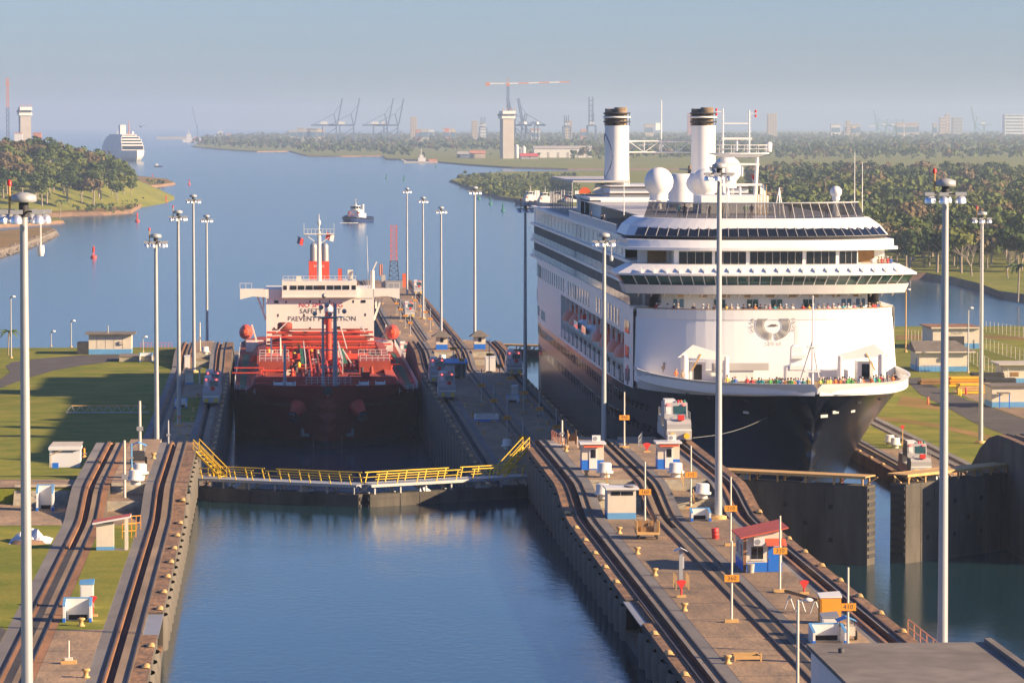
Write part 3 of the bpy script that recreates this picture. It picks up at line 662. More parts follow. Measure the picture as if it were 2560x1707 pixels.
for px in (1657, 1700, 1798, 1880, 1940, 2020, 2117, 2155):
    p = AY(px, 762, 413 + 43.2); t = p.x - SHX; f = (t / 12.6 + 1) / 2
    if 0.02 < f < 0.98:
        for dx in (-0.36, 0.36):
            s = 42.6 + 3.0 * abs((t + dx) / 12.6) ** 3.2
            MB().bx(t + dx - 0.31, t + dx + 0.31, s - 0.08, s + 0.02, 22.5, 23.5).build('window', 'glassblue' if px < 1720 or px > 2100 else 'glassgreen', CS)
for k in range(9):
    t = -10.5 + k * 2.7; s = 42.6 + 3 * abs(t / 12.6) ** 3.2; MB().bx(t - 0.45, t + 0.45, s - 0.3, s, 23.78, 23.98).build('deck_light', 'bollard', CS)
for k in range(7):
    t = -8.8 + k * 2.95; s = 38.8 + 6.4 * abs(t / 15.8) ** 3.2; MB().bx(t - 0.45, t + 0.45, s - 0.42, s, 16.75, 16.95).build('deck_light', 'bollard', CS)
# bridge
cb0, cb1 = curve(17.0, 40.3, 4.2, 30, 50), curve(17.4, 39.8, 4.2, 30, 50)
band(CS, 'bridge_deck', 'shipwhite', cb0, 24.25, cb1, 25.35)
cg0, cg1 = curve(17.2, 40.2, 4.2, 30, 49), curve(17.9, 39.2, 4.2, 30, 49)
band(CS, 'bridge_window_frame', 'darksteel', cg0, 25.35, cg1, 26.5)
panes(CS, cg0[1:-1], 25.4, cg1[1:-1], 26.45, 26, 0.005, 0.995, 'glassgreen', 0.04, 'shipwhite', 0.05, 0.10)
panes(CS, [cg0[0], cg0[1]], 25.4, [cg1[0], cg1[1]], 26.45, 3, 0.02, 0.98, 'glassdark', 0.05, None)
cr0, cr1 = curve(18.2, 38.9, 4.2, 30, 52), curve(16.2, 40.6, 3.6, 30, 52)
band(CS, 'bridge_roof', 'shipwhite', cr0, 26.5, cr0, 26.75); band(CS, 'terrace_bulwark', 'shipwhite', cr0, 26.75, cr1, 27.75)
for k in range(22):
    t = -15.5 + k * 1.48; s = 39.0 + 4.2 * abs(t / 18.2) ** 3.2; mb = MB(); mb.add([(t, s, 26.8), (t, s + 0.9, 27.5), (t, s + 0.1, 27.25), (t + 0.1, s, 26.8), (t + 0.1, s + 0.9, 27.5), (t + 0.1, s + 0.1, 27.25)], [(0, 1, 2), (5, 4, 3), (0, 2, 5, 3), (1, 4, 5, 2)]); mb.build('knee', 'shipwhite', CS)
    mb = MB(); s2 = 40.2 + 4.2 * abs(t / 17) ** 3.2; mb.add([(t, s2 + 2.2, 23.75), (t, s2 + 2.2, 24.25), (t, s2 + 0.6, 24.25), (t + 0.1, s2 + 2.2, 23.75), (t + 0.1, s2 + 2.2, 24.25), (t + 0.1, s2 + 0.6, 24.25)], [(0, 1, 2), (5, 4, 3), (0, 2, 5, 3)]); mb.build('knee', 'shipwhite', CS)
# terrace level with the large windows
cw = curve(11.2, 43.4, 0.9, 20, 60); band(CS, 'lounge_house', 'shipwhite', cw, 27.2, cw, 29.4)
for g0, g1, n in ((0.02, 0.2, 4), (0.215, 0.385, 4), (0.405, 0.695, 7), (0.715, 0.88, 4), (0.9, 1.0, 3)):
    panes(CS, cw[1:-1], 27.5, cw[1:-1], 29.25, n, 0.005 + g0 * 0.99, 0.005 + g1 * 0.99, 'glassdark', 0.03, 'shipgrey', 0.06, 0.05)
MB().bx(-15.2, -11.3, 49, 49.2, 27.2, 29.4).bx(11.3, 15.2, 49, 49.2, 27.2, 29.4).build('bulkhead', 'shipwhite', CS)
for a in (-14.0, 11.6): MB().bx(a, a + 2.3, 48.85, 48.98, 27.2, 29.2).build('door', 'wood', CS)
cl0 = curve(16.6, 42.0, 5.5, 28, 62); cl1 = curve(16.2, 42.6, 5.5, 28, 62)
band(CS, 'lounge_roof', 'shipwhite', cl0, 29.4, cl0, 29.75); band(CS, 'lounge_roof', 'shipwhite', cl1, 29.75, curve(16.4, 43.6, 6.0, 28, 62), 30.6)
# crow's nest
cn0, cn1, cn2 = curve(16.3, 45.0, 8.0, 30, 66), curve(15.6, 46.8, 8.0, 30, 66), curve(14.3, 48.2, 7.5, 30, 66)
band(CS, 'crows_nest_sill', 'darksteel', curve(16.0, 45.4, 8, 30, 66), 30.6, cn0, 31.0)
band(CS, 'crows_nest', 'shipwhite', cn0, 31.0, cn1, 32.15)
panes(CS, cn0[1:-1], 31.06, cn1[1:-1], 32.1, 26, 0.03, 0.99, 'glassdark', 0.04, 'shipgrey', 0.06, 0.05)
band(CS, 'crows_nest_roof', 'shipwhite', cn1, 32.15, cn2, 33.1)
cs0, cs1 = curve(13.8, 49.5, 6.5, 26), curve(13.1, 50.6, 6.0, 26)
panes(CS, cs0, 33.12, cs1, 34.9, 23, 0, 1, 'glass_screen', 0.03, 'shipgrey', 0.0, 0.07, 'glass_screen')
mb = MB(); mb.path([(x, y, 34.95) for x, y in cs1], 0.1, 5); mb.build('screen_rail', 'galv', CS)
MB().bx(-13, 13, 56, 200, 32.9, 33.0).build('sun_deck', 'shipgrey', CS)
MB().bx(-15.9, 15.9, 60, 226, 30.5, 30.62).build('lido_deck_roof', 'shipgrey', CS)
# tiers of balconies down the side
for h0 in (22.4, 25.1):
    for sd in (-1, 1):
        x = sd * 14.4
        MB().quad((x, 48, h0), (x, 228, h0), (x, 228, h0 + 2.7), (x, 48, h0 + 2.7)).build('cabin_wall', 'shipgrey', CS)
        MB().bx(min(sd * 14.0, sd * 16.15), max(sd * 14.0, sd * 16.15), 48, 230, h0 - 0.25, h0 + 0.12).build('balcony_slab', 'shipwhite', CS)
        mb = MB()
        if sd < 0:
            for k in range(38): MB().bx(-15.9, -14.4, 52 + k * 4.6, 52.12 + k * 4.6, h0 + 0.12, h0 + 2.45).build('balcony_divider', 'shipgrey', CS)
            for k in range(38): link('balcony_door', ws, CS, (-14.45, 54.3 + k * 4.6, h0 + 1.25)).scale = (1, 2.6, 1.35)
            for k in range(25): MB().bx(-16.05, -15.99, 50 + k * 7.1, 57 + k * 7.1, h0 + 0.12, h0 + 1.15).build('balustrade', 'glass_balustrade', CS)
mb = MB(); mb.bx(-16.1, 16.1, 50, 231, 27.55, 27.95); mb.build('deck_edge', 'shipwhite', CS)
for sd in (-1, 1):
    x = sd * 15.7
    MB().quad((x, 60, 27.95), (x, 228, 27.95), (x, 228, 30.5), (x, 60, 30.5)).build('lido_wall', 'shipwhite', CS)
    MB().bx(min(sd * 15.5, sd * 16.2), max(sd * 15.5, sd * 16.2), 60, 228, 30.3, 30.75).build('deck_edge', 'shipwhite', CS)
for k in range(22):
    s = 64 + k * 7.2; MB().bx(-15.78, -15.7, s, s + 6.6, 28.2, 30.1).build('window', 'glassdark' if 17 <= k <= 19 else 'glassblue', CS)
MB().quad((-15.7, 228, 22.4), (15.7, 228, 22.4), (15.7, 228, 30.5), (-15.7, 228, 30.5)).build('stern_bulkhead', 'shipwhite', CS)
for k in range(26):                                # white picket rail on the sun deck edge
    s = 70 + k * 3.0; mb = MB()
    for j in range(8): mb.bx(-15.98, -15.9, s + j * 0.37, s + j * 0.37 + 0.12, 30.75, 31.8)
    mb.bx(-15.99, -15.89, s, s + 2.9, 31.75, 31.85); tag(mb.build('rail_section', 'shipwhite', CS), kind='stuff')
# sports court frame aft
SC0, SC1 = 168.0, 214.0
MB().bx(-13.8, -5.0, SC0, SC1, 35.6, 35.9).build('court_roof', 'shipgrey', CS)
MB().quad((-5, SC0 + 2, 30.7), (-5, SC1, 30.7), (-5, SC1, 35.6), (-5, SC0 + 2, 35.6)).build('court_wall', 'shipgrey', CS)
for k in range(14): MB().bx(-13.95, -13.8, SC0 + k * 3.5, SC0 + 0.25 + k * 3.5, 30.7, 35.6).build('court_post', 'shipgrey', CS)
for k in range(6): MB().bx(-12.6 + k * 1.7, -11.2 + k * 1.7, SC0 - 0.1, SC0, 30.75, 33.0).build('window', 'glassdark', CS)
for k in range(7): MB().bx(-13.0 + k * 1.7, -12.75 + k * 1.7, SC0 - 0.15, SC0 + 0.1, 30.7, 33.2).build('frame_post', 'shipwhite', CS)
MB().bx(-13.2, -2.6, SC0 - 0.2, SC0 + 0.3, 33.1, 33.4).build('frame_beam', 'shipwhite', CS)
for x, m in ((-12.3, 'orange'), (-10.2, 'cream')):
    mb = MB(); mb.tube((x, SC0 - 4, 31), (x, SC0 - 4, 33.9), 0.07, None, 6); mb.build('hoop_post', 'shipwhite', CS)
    mb = MB(); mb.prism([(math.cos(R(a)) * 0.95 + x, math.sin(R(a)) * 0.95 + 34.0) for a in range(0, 181, 20)], SC0 - 4.1, SC0 - 3.95, 1); mb.build('backboard', m, CS)
# upper works
MB().bx(-11, 11, 150, 196, 30.6, 33.2).bx(-12.5, 12.5, 152, 180, 33.2, 33.6).bx(-9, 12, 158, 185, 33.6, 35.2).build('funnel_house', 'shipwhite', CS)
for z in (33.9, 34.9): MB().bx(-10, 12.5, 157.6, 158, z, z + 0.25).build('louvre', 'darksteel', CS)
for fx in (-6.7, 6.7):
    mb = MB(); prof = [(1.0, 34.6), (0.98, 36), (0.95, 38), (0.94, 44.3)]
    rings = [[(fx + 1.95 * r * math.copysign(abs(math.cos(t)) ** 0.8, math.cos(t)), 172 + 2.9 * r * math.copysign(abs(math.sin(t)) ** 0.8, math.sin(t)), z) for t in [2 * math.pi * i / 24 for i in range(24)]] for r, z in prof]
    mb.loft(rings, 0, True, True, True); f = mb.build('funnel', 'shipwhite', CS)
    mb = MB()
    for z in (44.9, 45.6, 46.2): mb.lathe((fx, 172, z), [(2.0, -0.1), (2.1, -0.1), (2.1, 0.1), (2.0, 0.1)], 20)
    for i in range(8): mb.bx(fx + 1.95 * math.cos(i * 0.785) - 0.04, fx + 1.95 * math.cos(i * 0.785) + 0.04, 172 + 1.95 * math.sin(i * 0.785) - 0.04, 172 + 1.95 * math.sin(i * 0.785) + 0.04, 44.3, 46.3)
    mb.build('grille', 'darksteel', f)
    MB().lathe((fx, 172, 45.6), [(2.08, -0.13), (2.14, -0.13), (2.14, 0.13), (2.08, 0.13)], 20).build('ring', 'shipwhite', f)
    for dx, dy, r, top in ((-1.0, 0.6, 0.8, 46.9), (0.55, -0.3, 1.0, 47.1)):
        MB().lathe((fx + dx, 172 + dy, 0), [(r, 44.3), (r, top), (r * 0.8, top), (r * 0.8, top - 1)], 16).build('exhaust', 'soot', f)
    if fx < 0:
        mb = MB()
        for i in range(24):
            a0, a1 = 2 * math.pi * i / 24, 2 * math.pi * (i + 1) / 24; y0, z0 = 172 - 0.4 + 2.2 * math.cos(a0), 39.6 + 3.4 * math.sin(a0); y1, z1 = 172 - 0.4 + 2.2 * math.cos(a1), 39.6 + 3.4 * math.sin(a1)
            def fxs(y): return fx - 1.95 * 0.95 * (max(0.0, 1 - abs((y - 172) / 2.78) ** 2.4) ** 0.42) - 0.03
            mb.tube((fxs(y0), y0, z0), (fxs(y1), y1, z1), 0.08, None, 4)
        mb.build('emblem', 'farblue', f)
mb = MB()
for z, r in ((41.9, 0.12), (40.2, 0.1)): mb.tube((-4.9, 172, z), (4.9, 172, z), r, None, 5)
for k in range(4):
    x = -4.9 + k * 2.45; mb.tube((x, 172, 40.2 if k % 2 else 41.9), (x + 2.45, 172, 41.9 if k % 2 else 40.2), 0.06, None, 4); mb.tube((x, 172, 40.2), (x, 172, 41.9), 0.06, None, 4)
mb.build('funnel_bridge', 'shipwhite', CS)
mb = MB(); mb.tube((0.2, 172, 40.2), (0.2, 172, 48.2), 0.11, 0.06, 6); mb.bx(-0.7, 0.0, 171.8, 172.2, 43.6, 44.7); mb.build('mast', 'shipwhite', CS)
def dome(t, s, h, r, nm='radome'):
    mb = MB(); prof = [(r * 0.62, -r * 1.2), (r * 0.64, -r * 0.9)] + [(r * math.cos(R(a)), r * math.sin(R(a))) for a in range(-50, 91, 14)]
    mb.lathe((t, s, h), prof, 22); mb.lathe((t, s, h - r * 1.2), [(r * 0.68, -0.1), (r * 0.68, 0.05)], 16); o = mb.build(nm, 'shipwhite', CS)
    mb = MB(); mb.tube((t, s, h - r * 1.2), (t, s, 32.9), 0.3, 0.5, 8)
    for i in range(4): mb.tube((t + r * 0.55 * math.cos(i * 1.57 + 0.8), s + r * 0.55 * math.sin(i * 1.57 + 0.8), h - r * 1.2), (t + r * 0.55 * math.cos(i * 1.57 + 0.8), s + r * 0.55 * math.sin(i * 1.57 + 0.8), 32.9), 0.05, None, 5)
    mb.build('pedestal', 'shipwhite', CS)
def shp(px, py, s): p = AY(px, py, SHY + s); return p.x - SHX, p.z - SHZ
for px, py, s, r in ((1647, 455, 105, 2.0), (1763, 457, 108, 1.95), (1818, 425, 116, 2.0), (2090, 480, 60, 0.75)):
    t, h = shp(px, py, s); dome(t, s, h, r)
t, h = shp(1705, 470, 118)
MB().lathe((t, 118, 0), [(2.15, 32.9), (2.1, h - 1), (1.95, h + 0.6), (1.95, h + 2.0), (1.7, h + 2.0)], 22).build('casing', 'shipwhite', CS)
MB().tube((t + 1.0, 118, h + 2.0), (t + 1.1, 118, h + 3.1), 0.22, 0.25, 8).build('exhaust', 'soot', CS)
# forward mast
t0, hh = shp(1745, 520, 84); t1, hq = shp(1912, 488, 84); _, hpl = shp(1840, 384, 86)
MB().bx(t0, t1, 80, 90, 32.9, hq).build('mast_house', 'shipwhite', CS)
tc_, _ = shp(1848, 384, 86)
for dx in (-2.3, 2.4): MB().tube((tc_ + dx * 0.9, 86, hq), (tc_ + dx, 86, hpl), 0.28, 0.24, 8).build('mast_leg', 'shipwhite', CS)
mb = MB(); mb.loft([[(tc_ + 4.0 * math.cos(a) * r, 86 + 1.6 * math.sin(a) * r, z) for a in [2 * math.pi * i / 16 for i in range(16)]] for r, z in ((0.6, hpl - 0.5), (1, hpl - 0.05), (1, hpl + 0.08))], 0, False, True, True); mb.build('mast_platform', 'shipwhite', CS)
mb = MB()
for i in range(14):
    a, b = 2 * math.pi * i / 14, 2 * math.pi * (i + 1) / 14; p = (tc_ + 3.9 * math.cos(a), 86 + 1.5 * math.sin(a)); q = (tc_ + 3.9 * math.cos(b), 86 + 1.5 * math.sin(b))
    mb.tube((*p, hpl), (*p, hpl + 1.1), 0.04, None, 4); mb.tube((*p, hpl + 1.1), (*q, hpl + 1.1), 0.05, None, 4); mb.tube((*p, hpl + 0.6), (*q, hpl + 0.6), 0.03, None, 4)
mb.build('platform_rail', 'shipwhite', CS)
for px, top in ((1807, 272), (1873, 276)):
    t, h2 = shp(px, top, 86); mb = MB(); mb.tube((t, 86, hpl), (t, 86, h2), 0.13, 0.09, 6)
    for k in range(9): mb.bx(t - 0.3, t + 0.3, 85.95, 86.05, hpl + 0.6 + k * 0.55, hpl + 0.66 + k * 0.55)
    sg = -1 if px < 1840 else 1
    mb.bar((t, 86, h2 - 0.4), (t + sg * 0.85, 86, h2 - 0.4), 0.08, 0.08); mb.build('signal_mast', 'shipwhite', CS)
    for dz in (-0.15, -0.75): MB().lathe((t + sg * 0.85, 86, h2 + dz), [(0.14, -0.17), (0.14, 0.17)], 8).build('signal_lamp', 'redlamp', CS)
ta, h2 = shp(1808, 309, 86); tb, _ = shp(1872, 309, 86); MB().bar((ta, 86, h2), (tb, 86, h2), 0.14, 0.14).build('yard', 'shipwhite', CS)
for px, py, w in ((1842, 347, 2.0), (1855, 411, 2.3), (1850, 462, 2.9)):
    t, h2 = shp(px, py, 84.5); mb = MB(); mb.bx(t - w / 1.0, t + w / 1.0, 84.3, 84.6, h2 - 0.14, h2 + 0.14); mb.tube((t, 84.6, h2 - 1.6), (t, 84.6, h2), 0.16, None, 6); mb.build('radar', 'shipwhite', CS)
t, h2 = shp(1922, 368, 86); MB().lathe((t, 86, h2), [(0.4, -0.6), (0.45, 0.5), (0.3, 0.65)], 12).build('radome', 'shipwhite', CS)
for px, y0, y1 in ((1900, 460, 515), (1908, 460, 515), (1916, 462, 515), (1894, 462, 515), (2137, 380, 500), (2156, 405, 520), (1560, 400, 545), (1822, 520, 560)):
    t, ha = shp(px, y0, 70); MB().tube((t, 70, 33.0), (t, 70, ha), 0.07, 0.03, 5).build('whip_antenna', 'bollard' if px < 1920 and px > 1890 else 'shipwhite', CS)
for px in (1820, 1948):
    t, ha = shp(px, 470, 66); mb = MB()
    for a in range(3): mb.tube((t + 0.7 * math.cos(a * 2.1 + 0.5), 66 + 0.7 * math.sin(a * 2.1 + 0.5), 33), (t, 66, ha), 0.06, None, 5)
    mb.build('tripod', 'shipwhite', CS)
# foremast, cranes, hatch on the foredeck
t, hm = shp(2032, 742, 14); mb = MB(); mb.tube((t, 14, 14.6), (t, 14, hm), 0.16, 0.06, 8); mb.lathe((t, 14, hm), [(0.1, -0.1), (0.12, 0.1)], 6); mb.build('foremast', 'shipwhite', CS)
fmz = 14.6 + (hm - 14.6) * 0.52
for dx in (-1.3, 1.3): MB().tube((t + dx, 16.5, 14.6), (t, 14.1, fmz), 0.09, None, 6).build('mast_stay', 'shipwhite', CS)
mb = MB(); mb.bx(t - 0.9, t + 0.9, 13.8, 15, 16.6, 16.75); mb.bx(t - 0.6, t + 0.6, 13.8, 14.6, 19.4, 19.5); mb.build('mast_platform', 'shipwhite', CS)
def bow_crane(px, mirror):
    t, _ = shp(px, 900, 33); k = -1 if mirror else 1
    MB().bx(t - 1.0, t + 0.9, 33.0, 35.5, 14.2, 16.6).build('crane_house', 'shipwhite', CS)
    MB().bx(t - 0.5, t + 0.45, 32.93, 33, 14.5, 16.3).build('door', 'glassdark', CS)
    MB().tube((t + k * 3.2, 32, 14.2), (t + k * 3.2, 32, 17.3), 0.42, 0.36, 10).build('crane_post', 'shipwhite', CS)
    MB().tube((t - k * 1.7, 32, 14.2), (t - k * 1.7, 32, 17.5), 0.5, 0.45, 10).build('crane_post', 'shipwhite', CS)
    mb = MB(); mb.add([(t - k * 2.6, 31.7, 17.2), (t - k * 0.8, 31.7, 18.7), (t + k * 3.4, 31.7, 17.4), (t + k * 3.4, 31.7, 16.8), (t - k * 1.6, 31.7, 17.2), (t - k * 2.6, 32.3, 17.2), (t - k * 0.8, 32.3, 18.7), (t + k * 3.4, 32.3, 17.4), (t + k * 3.4, 32.3, 16.8), (t - k * 1.6, 32.3, 17.2)],
                     [(0, 1, 2, 3, 4), (9, 8, 7, 6, 5), (0, 5, 6, 1), (1, 6, 7, 2), (2, 7, 8, 3), (3, 8, 9, 4), (4, 9, 5, 0)]); mb.build('crane_jib', 'shipwhite', CS)
    MB().bar((t - k * 0.9, 31.7, 15.6), (t + k * 0.2, 31.7, 17.6), 0.16, 0.16).build('crane_brace', 'bollard', CS)
bow_crane(1745, False); bow_crane(2165, True)
t, _ = shp(1990, 880, 30); mb = MB(); mb.loft([[(t + dx * w, 30 + dy * w, z) for dx, dy in ((-1, -1), (1, -1), (1, 1), (-1, 1))] for w, z in ((1.3, 14.2), (1.3, 16.2), (0.7, 16.4), (0.6, 18.5), (0.25, 18.8), (0.15, 21.0))], 0, False, True, True); mb.bx(t - 0.9, t + 1.0, 28.6, 29.2, 15.9, 16.4); mb.bx(t - 0.7, t + 0.9, 28.8, 29.3, 17.2, 17.6); mb.build('vent_mast', 'shipwhite', CS)
for x0, x1 in ((-10, -2.8), (3.2, 8.5)): MB().bx(x0, x1, 34, 36.6, 14.2, 15.5).build('winch_house', 'shipwhite', CS)
mb = MB(); mb.bx(-7.8, -1.0, 33.8, 33.9, 15.5, 16.4); mb.build('deck_window', 'shipgrey', CS)
# emblem on the front house
EMX, _ = shp(1938, 810, 37.4); EMH = shp(1938, 815, 37.5)[1]
ESL = 1.8 / 7.65                                  # the face leans back
def face_pt(dx, dz):
    x = EMX + dx; h = EMH + dz; k = (h - 13.6) / 7.65; s = 37.5 + 1.8 * k + (6.0 + 0.5 * k) * abs(x / 15.8) ** 3.2
    return (x, s - 0.13, h)
for i, r in enumerate((1.05, 1.2, 1.35, 1.5, 1.65, 1.8)):
    mb = MB(); n = 44
    for j in range(n):
        a0, a1 = 2 * math.pi * j / n, 2 * math.pi * (j + 1) / n; am = (a0 + a1) / 2
        if abs(am - math.pi / 2) < 0.25 or abs(am - 1.5 * math.pi) < 0.10 or abs(math.sin(am)) < 0.06:
            if mb.f: mb.build('emblem_arc', 'inkgrey', CS); mb = MB()
            continue
        w = 0.05
        mb.quad(face_pt(1.12 * (r - w) * math.cos(a0), (r - w) * math.sin(a0) * 0.95), face_pt(1.12 * (r + w) * math.cos(a0), (r + w) * math.sin(a0) * 0.95), face_pt(1.12 * (r + w) * math.cos(a1), (r + w) * math.sin(a1) * 0.95), face_pt(1.12 * (r - w) * math.cos(a1), (r - w) * math.sin(a1) * 0.95))
    if mb.f: mb.build('emblem_arc', 'inkgrey', CS)
tilt = math.atan(ESL)
def emb_char(ch, ang, rx, rz, size, m):
    p = face_pt(rx * math.cos(ang), rz * math.sin(ang)); o = link('emblem_letter', text_mesh(ch, size, m), CS, (p[0], p[1] - 0.01, p[2]))
    o.rotation_euler = Matrix.Rotation(-tilt, 3, 'X').to_4x4().to_euler(); o.rotation_euler = (Matrix.Rotation(math.pi / 2 - tilt, 3, 'X') @ Matrix.Rotation(ang - math.pi / 2, 3, 'Z')).to_euler()
s_ = 'GRAND WORLD VOYAGE'
for i, ch in enumerate(s_):
    if ch != ' ': emb_char(ch, R(196 - 212 * i / (len(s_) - 1)), 2.5, 2.2, 0.68, 'inkgrey')
for i, ch in enumerate('2016'):
    p = face_pt(-0.75 + i * 0.5, -2.15); o = link('emblem_letter', text_mesh(ch, 0.66, 'inkgrey'), CS, (p[0], p[1] - 0.01, p[2])); o.rotation_euler = (math.pi / 2 - tilt, 0, 0)
p = face_pt(0, 1.35); o = link('emblem_letter', text_mesh('A', 0.85, 'farorange'), CS, (p[0], p[1] - 0.015, p[2])); o.rotation_euler = (math.pi / 2 - tilt, 0, 0); o.scale = (0.55, 1, 1)
mb = MB(); mb.quad(face_pt(-0.5, -0.1), face_pt(0.5, -0.1), face_pt(0.62, 0.03), face_pt(-0.62, 0.03)); mb.quad(face_pt(-0.4, 0.04), face_pt(0.35, 0.04), face_pt(0.3, 0.14), face_pt(-0.3, 0.14)); mb.build('emblem_ship', 'ink', CS)
# lifeboats and tenders hanging in the side
def boat(s, kind, label):
    b = thing('lifeboat', label, 'lifeboat', (SHX - 14.9, SHY + s, SHZ + 13.9), 0, 'boats along the ship side')
    L = 4.6; rings = []; up = []
    for k in range(11):
        f = -1 + 0.2 * k; w = 1.75 * (1 - abs(f) ** 2.6) ** 0.6 + 0.05
        rings.append([(w * math.sin(a) , f * L, 1.5 - 1.5 * math.cos(a) * (1 - 0.3 * abs(f) ** 3)) for a in [R(q) for q in (-90, -60, -30, 0, 30, 60, 90)]])
        up.append([(w * math.cos(a), f * L * 0.95, 1.5 + (1.75 if kind else 1.6) * math.sin(a) * (1 - 0.35 * abs(f) ** 3)) for a in [R(q) for q in (0, 25, 50, 75, 90, 105, 130, 155, 180)]])
    MB().loft(rings, 0, True, False, True).build('hull', 'shipwhite', b)
    MB().loft(up, 0, True, False, True).build('canopy', 'orange' if kind else 'shipwhite', b)
    if kind:
        MB().bx(-0.7, 0.6, -0.7, 0.7, 2.9, 3.7).build('cockpit', 'orange', b)
    else:
        MB().bx(-1.8, -1.72, -3.6, 3.2, 1.75, 2.75).build('window', 'glassdark', b); MB().bx(-0.9, 0.9, -1.5, 1.5, 3.0, 3.6).build('cockpit', 'orange_red', b)
    for y in (-3.0, 3.0): MB().tube((0, y, 3.0), (0, y, 4.7), 0.06, None, 5).build('fall', 'steel', b)
bl = [(64.5, 1, 'orange topped lifeboat nearest the bow in the ship side'), (75, 1, 'orange topped lifeboat, second from the bow end of the recess'), (86.5, 1, 'orange topped lifeboat, third from the bow end of the recess'), (98.5, 1, 'orange topped lifeboat next to the white tenders'), (112, 0, 'white tender with dark windows next to the orange lifeboats'), (126, 0, 'white tender with dark windows, the farther one'), (139, 1, 'orange topped lifeboat behind the white tenders'), (151, 1, 'orange topped lifeboat farthest aft in the recess')]
for s, k, l in bl: boat(s, k, l)
for i, (px, m) in enumerate(((1775, 'farblue'), (1880, 'redpaint'), (1900, 'farblue'))):
    t, h2 = shp(px, 420 + 20 * i, 86); f = thing('flag', ['small blue and red flag left of the ship mast', 'red and white flag hanging by the ship mast', 'pale blue flag on a thin staff right of the mast'][i], 'flag', (SHX + t, SHY + 86, SHZ + h2))
    MB().loft([[(0.1 * math.sin(k), 0.05 * k, -1.3 + 0.3 * k), (0.45 + 0.1 * math.sin(k + 1), 0.05 * k + 0.1, -1.5 + 0.3 * k), (0.8, 0.05 * k, -1.9 + 0.3 * k)] for k in range(6)], 0, True, mifun=lambda k, i: 1 if k < 3 else 0).build('cloth', [m, 'farwhite'], f); MB().tube((0, 0, -3), (0, 0, 0.4), 0.03, None, 4).build('halyard', 'steel', f)
# ================================================================== the tanker (x across, y aft from the stem, z above sea)
TKX, TKY = 8.7, 640.0
TK = thing('tanker', 'red product tanker with a cream bridge house in the left lock', 'tanker', (TKX, TKY, 0))
ttop = lerp_tab([(0, 10.9), (8, 10.7), (10, 9.6), (24, 9.0), (300, 9.0)])
def tk_half(s, h):
    u = max(0.0, min(1.0, h / 9.5)); s0 = 4.0 * (1 - u) ** 1.2; Lf = 34 - 12 * u
    v = max(0.0, min(1.0, (s - s0) / Lf)); b = 16.1 * (1 - (1 - v) ** 2.1) ** (0.78 - 0.26 * u)
    if s > 160: b *= 1 - 0.25 * ((s - 160) / 23) ** 2
    return b
TS = [0.02, 0.3, 0.8, 1.6, 2.6, 4.05, 5, 6.5, 8, 10, 12, 15, 18, 22, 27, 33, 40, 60, 100, 160, 172, 183]
for sd in (-1, 1):
    mb = MB(); lv = [-1.5, 0, 1.3, 2.6, 4.5, 6.5, 8.2, 9.0]
    rings = []
    for s in TS:
        row = []
        for h in lv + [ttop(s)]:
            b = tk_half(s, min(h, 9.5)); s0 = 4.0 * (1 - max(0, min(1, h / 9.5))) ** 1.2; row.append((sd * b, max(s, s0), h))
        rings.append(row)
    mb.loft(rings, 0, True, mifun=lambda k, i: 1 if i < 2 else 0)
    if sd > 0: mb.quad((-12, 183, -1.5), (12, 183, -1.5), (12, 183, 9), (-12, 183, 9), 0)
    mb.build('hull', ['hullred', 'darksteel'], TK)
    mb = MB()
    for a, b in zip(TS, TS[1:]):
        if b > 8.5: break
        for (s0_, s1_) in ((a, b),): mb.quad((sd * max(0, tk_half(a, 9.5) - 0.3), a + 0.3, ttop(a)), (sd * max(0, tk_half(b, 9.5) - 0.3), b + 0.3, ttop(b)), (sd * max(0, tk_half(b, 9.5) - 0.3), b + 0.3, 9.0), (sd * max(0, tk_half(a, 9.5) - 0.3), a + 0.3, 9.0))
    mb.build('bulwark', 'hullred', TK)
dk = [(s, tk_half(s, 9.5) - 0.1) for s in TS if s > 0.5]
mb = MB(); mb.add([(-b, s, 9.0) for s, b in dk] + [(b, s, 9.0) for s, b in dk], [(i, i + 1, len(dk) + i + 1, len(dk) + i) for i in range(len(dk) - 1)]); mb.build('main_deck', 'deckred', TK)
